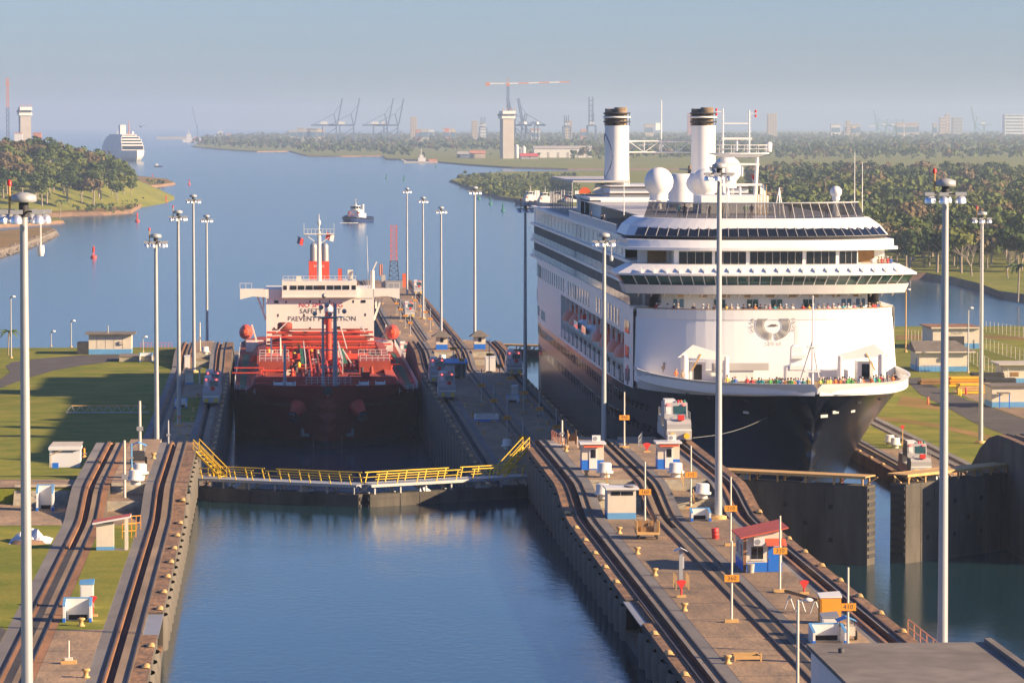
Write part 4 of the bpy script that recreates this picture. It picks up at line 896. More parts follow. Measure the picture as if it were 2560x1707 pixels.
# raised trunk deck with sloping ends
mb = MB(); mb.loft([[(-13.3, s, 9.0), (-12.4, s, 9.0 + z), (12.4, s, 9.0 + z), (13.3, s, 9.0)] for s, z in ((17, 0.05), (26, 1.5), (128, 1.5))], 0, False); mb.build('trunk_deck', 'deckred', TK)
for k in range(5):
    for z in (0.3 + k * 0.32,): mb = MB(); mb.path([(-12.6 + 0.1 * k, 18 + k * 2.0, 9.05 + z), (12.6 - 0.1 * k, 18 + k * 2.0, 9.05 + z)], 0.12, 6); mb.build('deck_pipe', 'orange_red', TK)
for sd in (-1, 1):
    MB().bx(sd * 14.6 - 0.55, sd * 14.6 + 0.55, 22, 120, 9.02, 9.06).build('walkway', 'greendeck', TK)
    mb = MB(); ss = [x * 1.0 for x in range(8, 150, 3)]
    pts = [(sd * (tk_half(s, 9.5) - 0.15), s) for s in ss]
    for (x, y) in pts: mb.tube((x, y, 9), (x, y, 10.15), 0.06, None, 4)
    for z in (9.45, 9.8, 10.15):
        for (x, y), (x2, y2) in zip(pts, pts[1:]): mb.tube((x, y, z), (x2, y2, z), 0.045, None, 4)
    tag(mb.build('deck_rail', 'white', TK), kind='stuff')
    for s, w in ((56, 6.0),):                      # manifold tanks
        MB().bx(min(sd * 6.2, sd * 11.8), max(sd * 6.2, sd * 11.8), 40, 56, 10.4, 12.6).build('deck_tank', 'deckred', TK)
        mb = MB()
        for x in [6.4 + 1.05 * i for i in range(6)]:
            for y in (40.2, 55.8): mb.tube((sd * x, y, 12.6), (sd * x, y, 13.7), 0.05, None, 4)
        for z in (13.15, 13.7):
            for y in (40.2, 55.8): mb.tube((sd * 6.4, y, z), (sd * 11.7, y, z), 0.05, None, 4)
        tag(mb.build('tank_rail', 'white', TK), kind='stuff')
    MB().loft([[(sd * (13.0), s, 9.0), (sd * 12.2, s, 10.0 + z), (sd * 10.6, s, 10.3 + z), (sd * 10.6, s, 9.0)] for s, z in ((26, 0.2), (36, 0.8), (60, 0.9), (62, 2.2), (100, 2.4))], 0, False).build('side_trunk', 'deckred', TK)
random.seed(3)
for k in range(9):                                 # long deck pipes
    x = -3.2 + k * 0.75; MB().tube((x, 30, 11.1 + 0.25 * (k % 2)), (x, 122, 11.1 + 0.25 * (k % 2)), 0.2, None, 6).build('deck_pipe', 'orange_red' if k % 3 else 'deckred', TK)
for y in (64, 67, 70, 73, 76):
    for sd in (-1, 1): MB().path([(sd * 3.2, y, 11.6), (sd * 12.5, y, 11.6), (sd * 13.4, y, 11.0)], 0.22, 6).build('manifold_pipe', 'orange_red', TK)
for k in range(26):
    x = random.uniform(-11, 11); y = random.uniform(30, 110); mb = MB(); mb.lathe((x, y, 10.4), [(0.35, 0), (0.35, random.uniform(0.6, 1.3)), (0.2, 1.4)], 8); mb.tube((x - 0.5, y, 11.3), (x + 0.5, y, 11.3), 0.09, None, 5); mb.build('tank_vent', random.choice(['orange_red', 'deckred', 'yellow', 'darksteel', 'orange_red']), TK)
for k in range(12):
    x = random.uniform(-11, 11); y = random.uniform(20, 60); MB().path([(x, y, 10.3), (x, y, 11.2), (x + random.uniform(-3, 3), y, 11.2)], 0.12, 6).build('deck_pipe', 'deckred', TK)
for sd, x0 in ((-1, -3.4), (1, 3.2)):              # white catwalks and ladders midships
    mb = MB()
    for i in range(9):
        y = 38 + i * 6.5; mb.tube((x0, y, 10.5), (x0, y, 13.4), 0.07, None, 4)
    for z in (12.4, 12.9, 13.4): mb.tube((x0, 38, z), (x0, 90, z), 0.05, None, 4)
    tag(mb.build('catwalk_rail', 'white', TK), kind='stuff')
    MB().bar((x0 + sd * 0.4, 38, 12.3), (x0 + sd * 0.4, 90, 12.3), 0.9, 0.08).build('catwalk', 'greendeck', TK)
for (xa, za, xb, zb, y) in ((3.3, 14.5, 6.4, 9.5, 44), (2.6, 20, 4.4, 13.5, 62), (3.5, 18, 8.5, 15, 100), (-8.6, 14, -5.0, 17.5, 108), (6.8, 18.5, 8.8, 14, 108)):
    mb = MB(); mb.bar((xa, y, za), (xb, y, zb), 0.18, 0.18); mb.build('ladder', 'white', TK)
for k in range(70):
    x = random.uniform(-12, 12); y = random.uniform(22, 118); z = 10.5 + random.uniform(0, 0.6); L = random.uniform(1.5, 6); kind = random.random()
    mb = MB()
    if kind < 0.45: mb.path([(x, y, 10.4), (x, y, z + 0.6), (x + L * random.choice((-1, 1)), y, z + 0.6)], random.uniform(0.07, 0.2), 6); mb.build('deck_pipe', random.choice(['orange_red', 'deckred', 'deckred', 'hullred']), TK)
    elif kind < 0.75: mb.tube((x, y, 10.4), (x, y, 10.4 + random.uniform(0.8, 2.0)), random.uniform(0.1, 0.3), None, 7); mb.lathe((x, y, 11.6), [(0.3, -0.1), (0.3, 0.1)], 8); mb.build('valve_post', random.choice(['orange_red', 'deckred', 'cream', 'yellow', 'darksteel']), TK)
    else: mb.bx(x - random.uniform(0.3, 0.9), x + random.uniform(0.3, 0.9), y, y + random.uniform(0.5, 1.5), 10.3, 10.4 + random.uniform(0.5, 1.3)); mb.build('deck_locker', random.choice(['deckred', 'hullred', 'orange_red', 'cream']), TK)
for y, zz in ((84, 12.4), (96, 12.8), (106, 13.2), (112, 13.8)):
    MB().path([(-10.5, y, zz), (10.5, y, zz)], 0.22, 6).build('cross_pipe', 'orange_red', TK); MB().path([(-9.5, y + 1, zz + 0.5), (9.5, y + 1, zz + 0.5)], 0.16, 6).build('cross_pipe', 'deckred', TK)
MB().bx(-9.5, 9.5, 116, 128, 9.5, 12.2).build('pump_house', 'deckred', TK); MB().bx(-5.5, 7, 112, 118, 9.5, 13.6).build('pump_house', 'deckred', TK)
# hose crane and posts
MB().tube((1.0, 60, 10.5), (1.0, 60, 20.5), 0.62, 0.55, 12).build('crane_post', 'orange_red', TK)
MB().lathe((1.0, 60, 20.5), [(0.7, 0), (0.8, 0.7), (0.4, 1.2)], 12).build('crane_cab', 'shipwhite', TK)
MB().bar((1.0, 60.5, 21.3), (0.8, 96, 16.5), 0.6, 0.7).build('crane_jib', 'orange_red', TK)
for x, y, z1, r in ((-7.2, 20, 16.8, 0.26), (-0.6, 17, 21.6, 0.24), (1.5, 17, 24.0, 0.36), (-9.6, 64, 15.5, 0.2), (-7.9, 66, 15.5, 0.2)):
    MB().tube((x, y, 9), (x, y, z1), r * 1.2, r * 0.8, 10).build('mast_post' if y < 21 else 'vent_post', 'galv' if y < 21 else 'housewhite', TK)
mb = MB()
for z in (13, 16, 19, 21.5): mb.bx(-1.1, 2.0, 16.9, 17.1, z - 0.12, z + 0.12)
mb.bx(-2.2, 3.0, 16.3, 17.7, 21.6, 21.75); mb.build('mast_bar', 'galv', TK)
for x, z in ((-0.4, 25.4), (0.1, 23.8), (-0.9, 23.4), (3.1, 22.7), (0.6, 22.2), (-2.0, 22.3)): MB().lathe((x, 16.6, z), [(0.1, -0.35), (0.42, -0.1), (0.42, 0.15), (0.1, 0.4)], 10, axis=1).build('deck_lamp', 'steel', TK)
# winches with ropes and the forecastle rail
for x in (-8.3, -6.2, 6.3, 9.1): mb = MB(); mb.lathe((x, 9.5, 10.1), [(1.1, -0.85), (1.1, -0.75), (0.85, -0.7), (0.85, 0.7), (1.1, 0.75), (1.1, 0.85)], 14, axis=0); mb.build('rope_winch', 'housewhite', TK)
mb = MB()
for i in range(9): mb.tube((-3.6 + i * 0.95, 6.5, 10.7), (-3.6 + i * 0.95, 6.5, 12.0), 0.05, None, 4)
for z in (11.1, 11.55, 12.0): mb.tube((-3.6, 6.5, z), (4.0, 6.5, z), 0.05, None, 4)
tag(mb.build('forecastle_rail', 'white', TK), kind='stuff')
# anchors and bolsters, bow marks, ship name
for sd in (-1, 1):
    p = Vector((sd * 5.0, 2.3, 7.1)); d = Vector((sd * 0.42, -0.75, -0.62)).normalized(); q = p + d * 1.9
    MB().tube(p - d * 1.2, q, 1.75, 0.85, 16).build('anchor_bolster', 'orange_red', TK)
    mb = MB(); mb.lathe(q, [(0.85, -0.1), (0.9, 0.25), (0.4, 0.6)], 10); mb.bar(q + Vector((-0.8, 0, -0.6)), q + Vector((0.8, 0, -0.6)), 0.5, 0.5); mb.tube(q, q + Vector((0, 0, -1.1)), 0.25, None, 6); mb.build('anchor', 'darksteel', TK)
    s, h = 5.0, 2.9
    x = sd * 4.6
    def hull_y(x, h):
        for k in range(400):
            if tk_half(k * 0.1, h) >= abs(x): return k * 0.1
        return 20
    mb = MB()
    for (xa, xb, za, zb) in ((4.0, 4.5, 2.0, 3.4), (3.1, 4.0, 2.0, 2.6)):
        mb.quad((sd * xa, hull_y(xa, za) - 0.12, za), (sd * xb, hull_y(xb, za) - 0.12, za), (sd * xb, hull_y(xb, zb) - 0.12, zb), (sd * xa, hull_y(xa, zb) - 0.12, zb))
    mb.build('hull_mark', 'white', TK)
    mb = MB(); mb.quad((sd * 2.4, hull_y(2.4, 0.1) - 0.1, 0.1), (sd * 2.47, hull_y(2.47, 0.1) - 0.1, 0.1), (sd * 2.47, hull_y(2.47, 2.2) - 0.1, 2.2), (sd * 2.4, hull_y(2.4, 2.2) - 0.1, 2.2)); mb.build('draught_mark', 'housewhite', TK)
    nm = 'SUNLIGHT EXPRESS'
    for i, ch in enumerate(nm):
        if ch == ' ': continue
        x = (-13.0 + i * 0.44) if sd < 0 else (6.6 + i * 0.44); y = hull_y(x, 7.6); y2 = hull_y(abs(x) + 0.3, 7.6)
        o = text(ch, 0.75, 'inkgrey', (x, y - 0.14, 7.6), TK, name='ship_name'); o.rotation_euler = (math.pi / 2, 0, math.copysign(math.atan2(y2 - y, 0.3), x))
mb = MB(); mb.lathe((0, 0.1, 10.2), [(0.75, -0.1), (0.75, 0.25), (0.5, 0.3)], 12, axis=1); mb.build('fairlead', 'darksteel', TK)
# bridge house
HS = 140.0
def tkp(px, py, s): p = AY(px, py, TKY + s); return p.x - TKX, p.z
xl, zt = tkp(665.6, 746, HS); xr, zb = tkp(935, 841, HS)
MB().bx(xl, xr, HS, HS + 18, 9.0, zt).build('house', 'housewhite', TK)
wl, w0 = tkp(600, 723, HS); wr, w1 = tkp(999, 746, HS)
mb = MB(); mb.prism([(wl, w0), (wl, w1 - 0.1), (wl + 2.6, w1 + 0.5), (xl, w1 + 0.3), (xl, w0)], HS - 0.2, HS + 3, 1); mb.build('bridge_wing', 'housewhite', TK)
mb = MB(); mb.prism([(wr, w0), (wr, w1 - 0.1), (wr - 2.6, w1 + 0.5), (xr, w1 + 0.3), (xr, w0)], HS - 0.2, HS + 3, 1); mb.build('bridge_wing', 'housewhite', TK)
MB().bx(xl - 0.05, xr + 0.05, HS - 0.15, HS + 17, zt, w0).build('bridge_front', 'housewhite', TK)
pl, pt = tkp(705, 703.5, HS); pr, pb = tkp(892, 742, HS)
MB().bx(pl, pr, HS - 1.2, HS + 9, pb, pt).build('wheelhouse', 'housewhite', TK)
MB().bx(pl - 0.05, pr + 0.05, HS - 1.3, HS - 1.15, pb - 0.1, pb + 0.25).build('wheelhouse_sill', 'housewhite', TK)
_, q0 = tkp(800, 723.5, HS); _, q1 = tkp(800, 713, HS)
for i, (a, b) in enumerate(((0.02, 0.065), (0.11, 0.195), (0.215, 0.3), (0.32, 0.41), (0.425, 0.575), (0.6, 0.685), (0.7, 0.79), (0.81, 0.9), (0.935, 0.985))):
    MB().bx(pl + (pr - pl) * a, pl + (pr - pl) * b, HS - 1.27, HS - 1.18, q0, q1).build('window', 'glassdark', TK)
for (x, y, w) in ((427, 767, 36), (507, 767, 10), (702, 765, 10), (783, 765, 10), (863, 765, 10), (1057, 763, 10), (1138, 763, 38), (442, 877, 10), (655, 875, 10), (913, 873, 10), (1155, 871, 10), (411, 985, 10), (543, 985, 10), (704, 984, 10), (932, 978, 36), (1124, 980, 10)):
    px, py = 560 + x / 3.267, 520 + y / 3.267; t, z = tkp(px, py, HS); hw = w / 3.267 * 0.041
    MB().bx(t - hw, t + hw, HS - 0.06, HS, z - 0.28, z + 0.28).build('window', 'glassdark', TK)
for s_, px, py, m, sz in (('NO SMOKING', 802.5, 763, 'inkred', 1.4), ('SAFETY FIRST', 801, 778, 'ink', 1.4), ('PREVENT POLLUTION', 805, 797, 'ink', 1.4)):
    t, z = tkp(px, py, HS); text(s_, sz, m, (t, HS - 0.05, z), TK, sx=1.02)
for x, sg in ((wl + 3.6, 1), (wr - 3.6, -1)):
    MB().bar((x, HS + 1, w1 + 0.3), (xl if sg > 0 else xr, HS + 1, zt - 4.6), 0.4, 0.4).build('wing_brace', 'housewhite', TK)
    MB().bar((x + sg * 1.2, HS + 1, w1 + 0.3), (x + sg * 1.2, HS + 1, zt - 2.2), 0.35, 0.35).build('wing_post', 'housewhite', TK)
mb = MB()
for i in range(15): x = pl + 0.2 + i * (pr - pl - 0.4) / 14; mb.tube((x, HS - 1, pt), (x, HS - 1, pt + 1.1), 0.05, None, 4)
for z in (0.55, 1.1): mb.tube((pl + 0.2, HS - 1, pt + z), (pr - 0.2, HS - 1, pt + z), 0.05, None, 4)
for x, sg in ((wl, 1), (wr, -1)):
    for k in range(3): mb.tube((x + sg * k * 1.2 , HS, w0), (x + sg * k * 1.2, HS, w0 + 1.2), 0.05, None, 4)
    mb.tube((x, HS, w0 + 1.2), (x + sg * 2.4, HS, w0 + 1.2), 0.05, None, 4)
tag(mb.build('bridge_rail', 'white', TK), kind='stuff')
fl, ft = tkp(772, 653, 158); fr, fb = tkp(823, 703, 158)
MB().bx(fl, fr, 156, 163, 19, ft).build('funnel', 'orange_red', TK)
text('EXPRESS', 0.6, 'white', ((fl + fr) / 2, 155.9, ft - 1.0), TK)
for px in (784, 812):
    t, z = tkp(px, 609, 158); mb = MB(); mb.tube((t, 158, ft), (t, 158, z - 0.8), 0.85, 0.8, 12); mb.lathe((t, 158, z - 0.8), [(0.8, 0), (0.75, 0.45), (0.5, 0.8), (0.1, 0.95)], 12); mb.build('exhaust', 'steel', TK)
t, z = tkp(797.5, 535, 143); _, zy = tkp(800, 585, 143); _, z2 = tkp(800, 574, 143)
mb = MB(); mb.tube((t, 143, pt), (t, 143, zy + 0.5), 0.5, 0.4, 10); mb.tube((t, 143, zy), (t, 143, z), 0.18, 0.06, 6); mb.lathe((t, 143, z - 1.8), [(0.2, -0.6), (0.42, 0), (0.2, 0.6)], 10); mb.build('radar_mast', 'housewhite', TK)
ya, _ = tkp(760, 580, 143); yb_, _ = tkp(835, 580, 143)
mb = MB(); mb.bx(ya, yb_, 142.5, 143.5, zy - 0.1, zy + 0.1)
for i in range(9): x = ya + i * (yb_ - ya) / 8; mb.tube((x, 142.6, zy), (x, 142.6, zy + 1.0 if 0 < i < 8 else zy + 2.2), 0.05, None, 4)
mb.tube((ya, 142.6, zy + 1), (yb_, 142.6, zy + 1), 0.05, None, 4)
for sg in (ya, yb_): mb.tube((sg, 143, zy), (t, 143, zy - 2.2), 0.09, None, 5)
mb.build('radar_platform', 'housewhite', TK)
for px, py, s, r, m in ((850, 672, 144, 0.4, 'orange_red'), (876, 675, 144, 0.55, 'cream'), (747, 690, 142, 0.5, 'cream')):
    tt, z = tkp(px, py, s); MB().bx(tt - r, tt + r, s, s + 0.8, pt, z).build('deck_locker', m, TK)
tt, z = tkp(931, 664, 142); mb = MB(); mb.tube((tt, 142, w0), (tt, 142, z - 1), 0.45, 0.4, 8); mb.bar((tt, 142, z - 1.2), (tt + 0.9, 142, z + 0.8), 0.25, 0.25); mb.build('provision_crane', 'housewhite', TK)
tt, z = tkp(921, 590, 142); MB().tube((tt, 142, w0), (tt - 0.3, 142, z), 0.08, 0.03, 5).build('whip_antenna', 'housewhite', TK)
for px, py, r in ((712, 816, 1.5), (883, 832, 1.4)):
    tt, z = tkp(px, py, 125); mb = MB(); mb.tube((tt, 125, 9), (tt, 125, z - 1), 0.75, 0.7, 12); mb.lathe((tt, 125, z), [(0.8, -1.0), (r, -0.4), (r, 0.5), (r * 0.8, 0.8)], 14); mb.build('ventilator', 'deckred', TK)
for px, sg in ((615, -1), (981, 1)):
    tt, z = tkp(px, 831, 132); lb = thing('lifeboat', 'orange red lifeboat on the %s side of the tanker' % ('left' if sg < 0 else 'right'), 'lifeboat', (TKX + tt, TKY + 132, z - 1.6), 0, 'tanker lifeboats')
    MB().loft([[(1.4 * (1 - abs(f) ** 3) ** 0.5 * math.cos(a), f * 3.8, 1.6 + (1.6 if math.sin(a) > 0 else 1.4) * math.sin(a) * (1 - 0.3 * abs(f) ** 3)) for a in [2 * math.pi * i / 14 for i in range(14)]] for f in (-0.99, -0.9, -0.7, -0.4, 0, 0.4, 0.7, 0.9, 0.99)], 0, True, True, True).build('hull', 'orange_red', lb)
    MB().bx(-0.4, 0.4, -3.9, -3.6, 1.6, 2.4).build('hatch', 'orange', lb)
    mb = MB(); mb.bar((sg * 1.2 * -1, 0, 3.2), (sg * -2.6, 0, -1.8), 0.3, 0.3); mb.build('davit', 'cream', lb)
    MB().bx(min(tt - sg * 3.5, tt), max(tt - sg * 3.5, tt), 128, 136, 9, z - 1.8).build('boat_deck', 'housewhite', TK)
for px, py, m1, m2, l in ((828, 590, 'redpaint', 'farwhite', 'red and white flag flying from the tanker mast'), (753, 600, 'farblue', 'redpaint', 'small blue and red flag left of the tanker mast')):
    tt, z = tkp(px, py, 143); f = thing('flag', l, 'flag', (TKX + tt, TKY + 143, z))
    w = 0.9 if px > 800 else 0.7; MB().loft([[(-w + 0.3 * k * w, 0.15 * math.sin(k * 1.3), 0.8 - 0.12 * k), (-w + 0.3 * k * w - 0.3, 0.15 * math.sin(k * 1.3 + 1), -0.6 - 0.1 * k)] for k in range(7)], 0, True, mifun=lambda k, i: 0 if k < 3 else 1).build('cloth', [m1, m2], f)
    MB().tube((w, 0, -1.5), (w, 0, 1.6), 0.025, None, 4).build('halyard', 'steel', f)
# ================================================================== things on the lock walls
def zX(px, Y): return AY(px, 900, Y).x
# ---- high lamp masts
HM = thing('lamp_mast', 'x', 'lamp mast', (-13.8, 210, 20.5))
MB().tube((0, 0, 0), (0, 0, 30.3), 0.34, 0.2, 12).build('pole', 'galv', HM)
MB().lathe((0, 0, 0), [(0.75, 0), (0.75, 0.25), (0.4, 0.35)], 10).build('foot', 'bollard', HM)
MB().lathe((0, 0, 30.85), [(0.6, 0), (0.68, 0.08), (0.64, 0.36), (0.2, 0.5)], 14).build('cap', 'galv', HM)
mb = MB(); mb.lathe((0, 0, 30.4), [(0.25, -0.3), (0.25, 0.7)], 8)
for i in range(6):
    a = i * math.pi / 3 + 0.25; mb.bar((0, 0, 30.35), (1.1 * math.cos(a), 1.1 * math.sin(a), 30.4), 0.08, 0.08)
mb.build('lamp_ring', 'darksteel', HM)
for i in range(6):
    a = i * math.pi / 3 + 0.25; x, y = 1.12 * math.cos(a), 1.12 * math.sin(a); mb = MB(); mb.lathe((x, y, 30.0), [(0.3, -0.24), (0.31, -0.06), (0.25, 0.14), (0.12, 0.24)], 12); l = mb.build('floodlight', 'mirror', HM)
    MB().bx(x - 0.3, x + 0.3, y - 0.14, y + 0.14, 30.26, 30.48).build('ballast_box', 'galv', l)
masts = [(62, 497, 20.5, None, 'tallest lamp mast at the left edge, its foot below the picture'), (391, 590, 11.3, None, 'grey lamp mast rising beside the left lock wall crest'), (447, 530, 11.3, None, 'grey lamp mast left of the tanker, second behind the crest'), (485, 490, 11.3, None, 'grey lamp mast behind the white shed with red roof edge'),
         (518, 540, 4.8, None, 'farthest lamp mast beyond the left wall'), (1018, 472, 4.8, None, 'lamp mast farthest out on the approach wall'), (1058, 495, 4.8, None, 'second lamp mast from the far end of the approach wall'), (1103, 520, 4.8, None, 'lamp mast behind the hipped booth nearer the tanker'),
         (1187, 470, 11.5, 738, 'tall lamp mast behind the hipped booth nearer the cruise ship'), (1313, 512, 11.3, 598, 'lamp mast in front of the cruise ship stern'), (1510, 590, 11.3, None, 'lamp mast in front of the lifeboats'), (1797, 425, 20.5, 332, 'tall lamp mast crossing the cruise ship front'), (0, 0, 20.5, -1, 'tall lamp mast right of the cruise ship bow, by the flat roof'), (2453, 570, 12.0, 508, 'lamp mast on the lawn at the right')]
made = []
for i, (px, py, z, Y, l) in enumerate(masts):
    if Y == -1: loc = (42.6, 240, 20.5); s = 1.0
    elif Y: loc = (zX(px, Y), Y, z); s = 1.0
    else: Y = (CAMZ - z - 31.0) * F_PX / (py - 303); loc = (zX(px, Y), Y, z); s = 1.0
    if i == 0: HM.location = loc; HM['label'] = l; HM['group'] = 'high lamp masts'
    else: m_ = dup(HM, loc, None, l)
    made.append(HM if i == 0 else m_)
for i, o in enumerate(made):
    if i in (0, 1, 2, 9, 12, 13): MB().tube((-0.72, 0, 30.5), (-0.72, 0, 31.7), 0.06, None, 6).build('beacon_post', 'bollard', o); MB().lathe((-0.72, 0, 31.7), [(0.12, 0), (0.12, 0.22), (0.04, 0.3)], 8).build('beacon', 'redlamp', o)
    if i in (0, 10): mb = MB(); mb.tube((0.85, 0, 30.2), (0.85, 0, 28.6), 0.04, None, 5); mb.lathe((0.85, 0, 28.3), [(0.14, -0.2), (0.2, 0), (0.18, 0.35)], 10); mb.build('camera_unit', 'white', o)
mb = MB(); mb.bx(-30, -8.15, 748, 840, -3, 4.8); tag(mb.build('quay', ['concrete']), kind='structure')
# ---- distance signs
def sign(px, py, num, z, label, near=False, h=3.1, ph=5.7):
    Y = (CAMZ - z - h) * F_PX / (py - 303); x = zX(px, Y)
    t = thing('distance_sign', label, 'sign', (x, Y, z), 0, 'orange distance signs')
    MB().tube((0, 0, 0), (0, 0, ph), 0.09 if near else 0.08, 0.07, 8).build('post', 'cream' if near else 'galv', t)
    MB().bx(-0.5, 0.5, -0.25, 0.25, 0, 0.22).build('footing', 'bollard', t)
    b = MB().bx(-0.52, 0.52, -0.15, -0.1, h - 0.25, h + 0.25).build('board', 'signorange', t)
    o = link('lettering', text_mesh(num, 0.44, 'ink'), b, (0, -0.156, h)); o.rotation_euler = (math.pi / 2, 0, 0)
for px, py, n, z, l in ((1728, 1192, '115', 20.5, 'orange sign reading 115 before the steps'), (1613, 1235, '160', 20.5, 'orange sign reading 160 beside the white flat roofed hut'), (1828, 1278, '210', 20.5, 'orange sign reading 210 behind the red roofed house'), (1952, 1386, '310', 20.5, 'orange sign reading 310 in front of the blue door'),
                        (1831, 1455, '360', 20.5, 'orange sign reading 360 left of the red roofed house'), (2123, 1530, '410', 20.5, 'orange sign reading 410 beside the orange cabinet'), (1561, 1047, '990', 22.3, 'orange sign reading 990 in front of the dark hull')):
    sign(px, py, n, z, l, True)
mids = [(1204, 964, '860'), (1234, 1003, '910'), (1268, 1046, '960'), (1307, 1096, '010'), (1276, 947, '850'), (1310, 983, '900'), (1348, 1024, '950'), (1391, 1070, '000'), (1154, 900, '760'), (1249, 916, '800')]
for i, (px, py, n) in enumerate(mids): sign(px, py, n, 11.3, 'small orange sign reading %s on the shaded wall' % n)
for i, (px, py) in enumerate(((992, 758), (1002, 773), (1014, 789), (1026, 807), (1039, 750), (1052, 765), (1076, 797), (1064, 780))): sign(px, py, str(110 + 50 * i), 4.8, 'tiny orange sign reading %d on the approach wall' % (110 + 50 * i))
for px, py, n in ((1133, 872, '710'), (1223, 887, '750')): sign(px, py, n, 13.2 if px < 1200 else 12.25, 'small orange sign reading %s by the far steps' % n)
# ---- towing locomotives
def build_mule():
    t = thing('towing_locomotive', 'x', 'locomotive')
    MB().bx(-1.3, 1.3, -4.8, 4.8, 0.35, 1.35).build('frame', 'loco', t)
    mb = MB()
    for y in (-3.4, -1.9, 1.9, 3.4):
        for x in (-0.78, 0.78): mb.lathe((x, y, 0.42), [(0.42, -0.12), (0.42, 0.12)], 10, axis=0)
    for k, y in enumerate((-3.4, -1.9, 1.9, 3.4)):
        for x in (-0.78, 0.78): MB().lathe((x, y, 0.42), [(0.42, -0.12), (0.42, 0.12)], 10, axis=0).build('wheel', 'darksteel', t)
    for s in (-1, 1):
        mb = MB(); mb.prism([(s * 4.75, 1.35), (s * 4.75, 1.95), (s * 4.3, 2.35), (s * 1.7, 2.35), (s * 1.7, 1.35)], -1.25, 1.25, 0); mb.build('hood', 'loco', t)
        MB().bx(-1.27, 1.27, s * 4.78 - 0.03, s * 4.78 + 0.03, 1.25, 1.42).build('stripe', 'white', t)
        for x in (-0.75, 0.75): MB().lathe((x, s * 4.95, 0.75), [(0.3, -0.15), (0.3, 0.15)], 12, axis=1).build('buffer', 'yellow', t)
        MB().bx(-0.1, 0.55, s * 4.3 - 0.35, s * 4.3 + 0.35, 2.35, 2.85).build('headlight_box', 'redpaint', t)
        mb = MB()
        for x in (-1.2, 1.2):
            for y in (4.2, 3.0, 1.8): mb.tube((x, s * y, 2.3), (x, s * y, 3.1), 0.03, None, 4)
            mb.tube((x, s * 4.2, 3.1), (x, s * 1.8, 3.1), 0.03, None, 4)
        tag(mb.build('handrail', 'galv', t), kind='stuff')
    c = MB(); c.prism([(-1.75, 2.3), (-1.55, 3.9), (1.55, 3.9), (1.75, 2.3)], -1.2, 1.2, 0); c.build('cab', 'loco', t)
    for s in (-1, 1):
        mb = MB(); mb.quad((-0.25, s * 1.72, 2.75), (1.05, s * 1.72, 2.75), (1.05, s * 1.62, 3.6), (-0.25, s * 1.62, 3.6)); mb.build('windscreen', 'glassgreen', t)
        mb = MB(); mb.quad((-1.05, s * 1.73, 2.75), (-0.5, s * 1.73, 2.75), (-0.5, s * 1.64, 3.5), (-1.05, s * 1.64, 3.5)); mb.build('number_plate', 'white', t)
        for x in (-0.8, 0.8): MB().lathe((x, s * 1.65, 3.75), [(0.13, -0.08), (0.13, 0.08)], 8, axis=1).build('marker_lamp', 'redlit', t)
    MB().bx(-1.1, 0.0, -1.1, 1.1, 3.9, 4.2).build('roof_unit', 'white', t)
    for x, m in ((0.25, 'redlamp'), (0.55, 'orange'), (0.9, 'greenpaint')): MB().lathe((x, -1.2, 3.9), [(0.12, 0), (0.12, 0.28)], 8).build('roof_lamp', m, t)
    mb = MB()
    for k in range(6): mb.bx(-1.36, -1.28, -4.2 + k * 0.35, -4.1 + k * 0.35, 0.4, 2.2)
    tag(mb.build('side_grille', 'galv', t), kind='stuff')
    return t
mule0 = build_mule(); mule0['group'] = 'towing locomotives'
mules = [(41.4, 393, 'grey towing locomotive on the near crest in front of the black bow'), (-10.1, 596, 'nearer of two grey locomotives beside the tanker on the left wall'), (-10.1, 611.5, 'farther of two grey locomotives beside the tanker on the left wall'), (27.2, 606, 'nearer of two grey locomotives right of the tanker bow'), (27.2, 642, 'farther of two grey locomotives right of the tanker bow'),
         (41.4, 661, 'grey locomotive beside the cruise ship stern'), (34.3, 979, 'distant grey locomotive in the middle of the approach wall'), (41.4, 1110, 'farthest locomotive near the end of the approach wall'), (27.2, 800, 'locomotive by the tanker lifeboat on the approach wall'), (78.4, 462, 'grey locomotive on the right wall beside the open gate')]
for i, (x, y, l) in enumerate(mules):
    z = (ZTR(y) if x > 70 else ZT(y)) + 0.13
    if i == 0: mule0.location = (x, y, z); mule0['label'] = l
    else: dup(mule0, (x, y, z), None, l)
# towing cable to the bow
a = Vector((42.9, 389, 22.9)); b_ = AY(1925, 1040, 421); n = 8
mb = MB(); mb.path([a.lerp(b_, k / n) + Vector((0, 0, -0.5 * math.sin(math.pi * k / n))) for k in range(n + 1)], 0.03, 4); tag(mb.build('towing_cable', 'steel'), 'thin steel cable from the near locomotive to the cruise ship bow', 'cable')
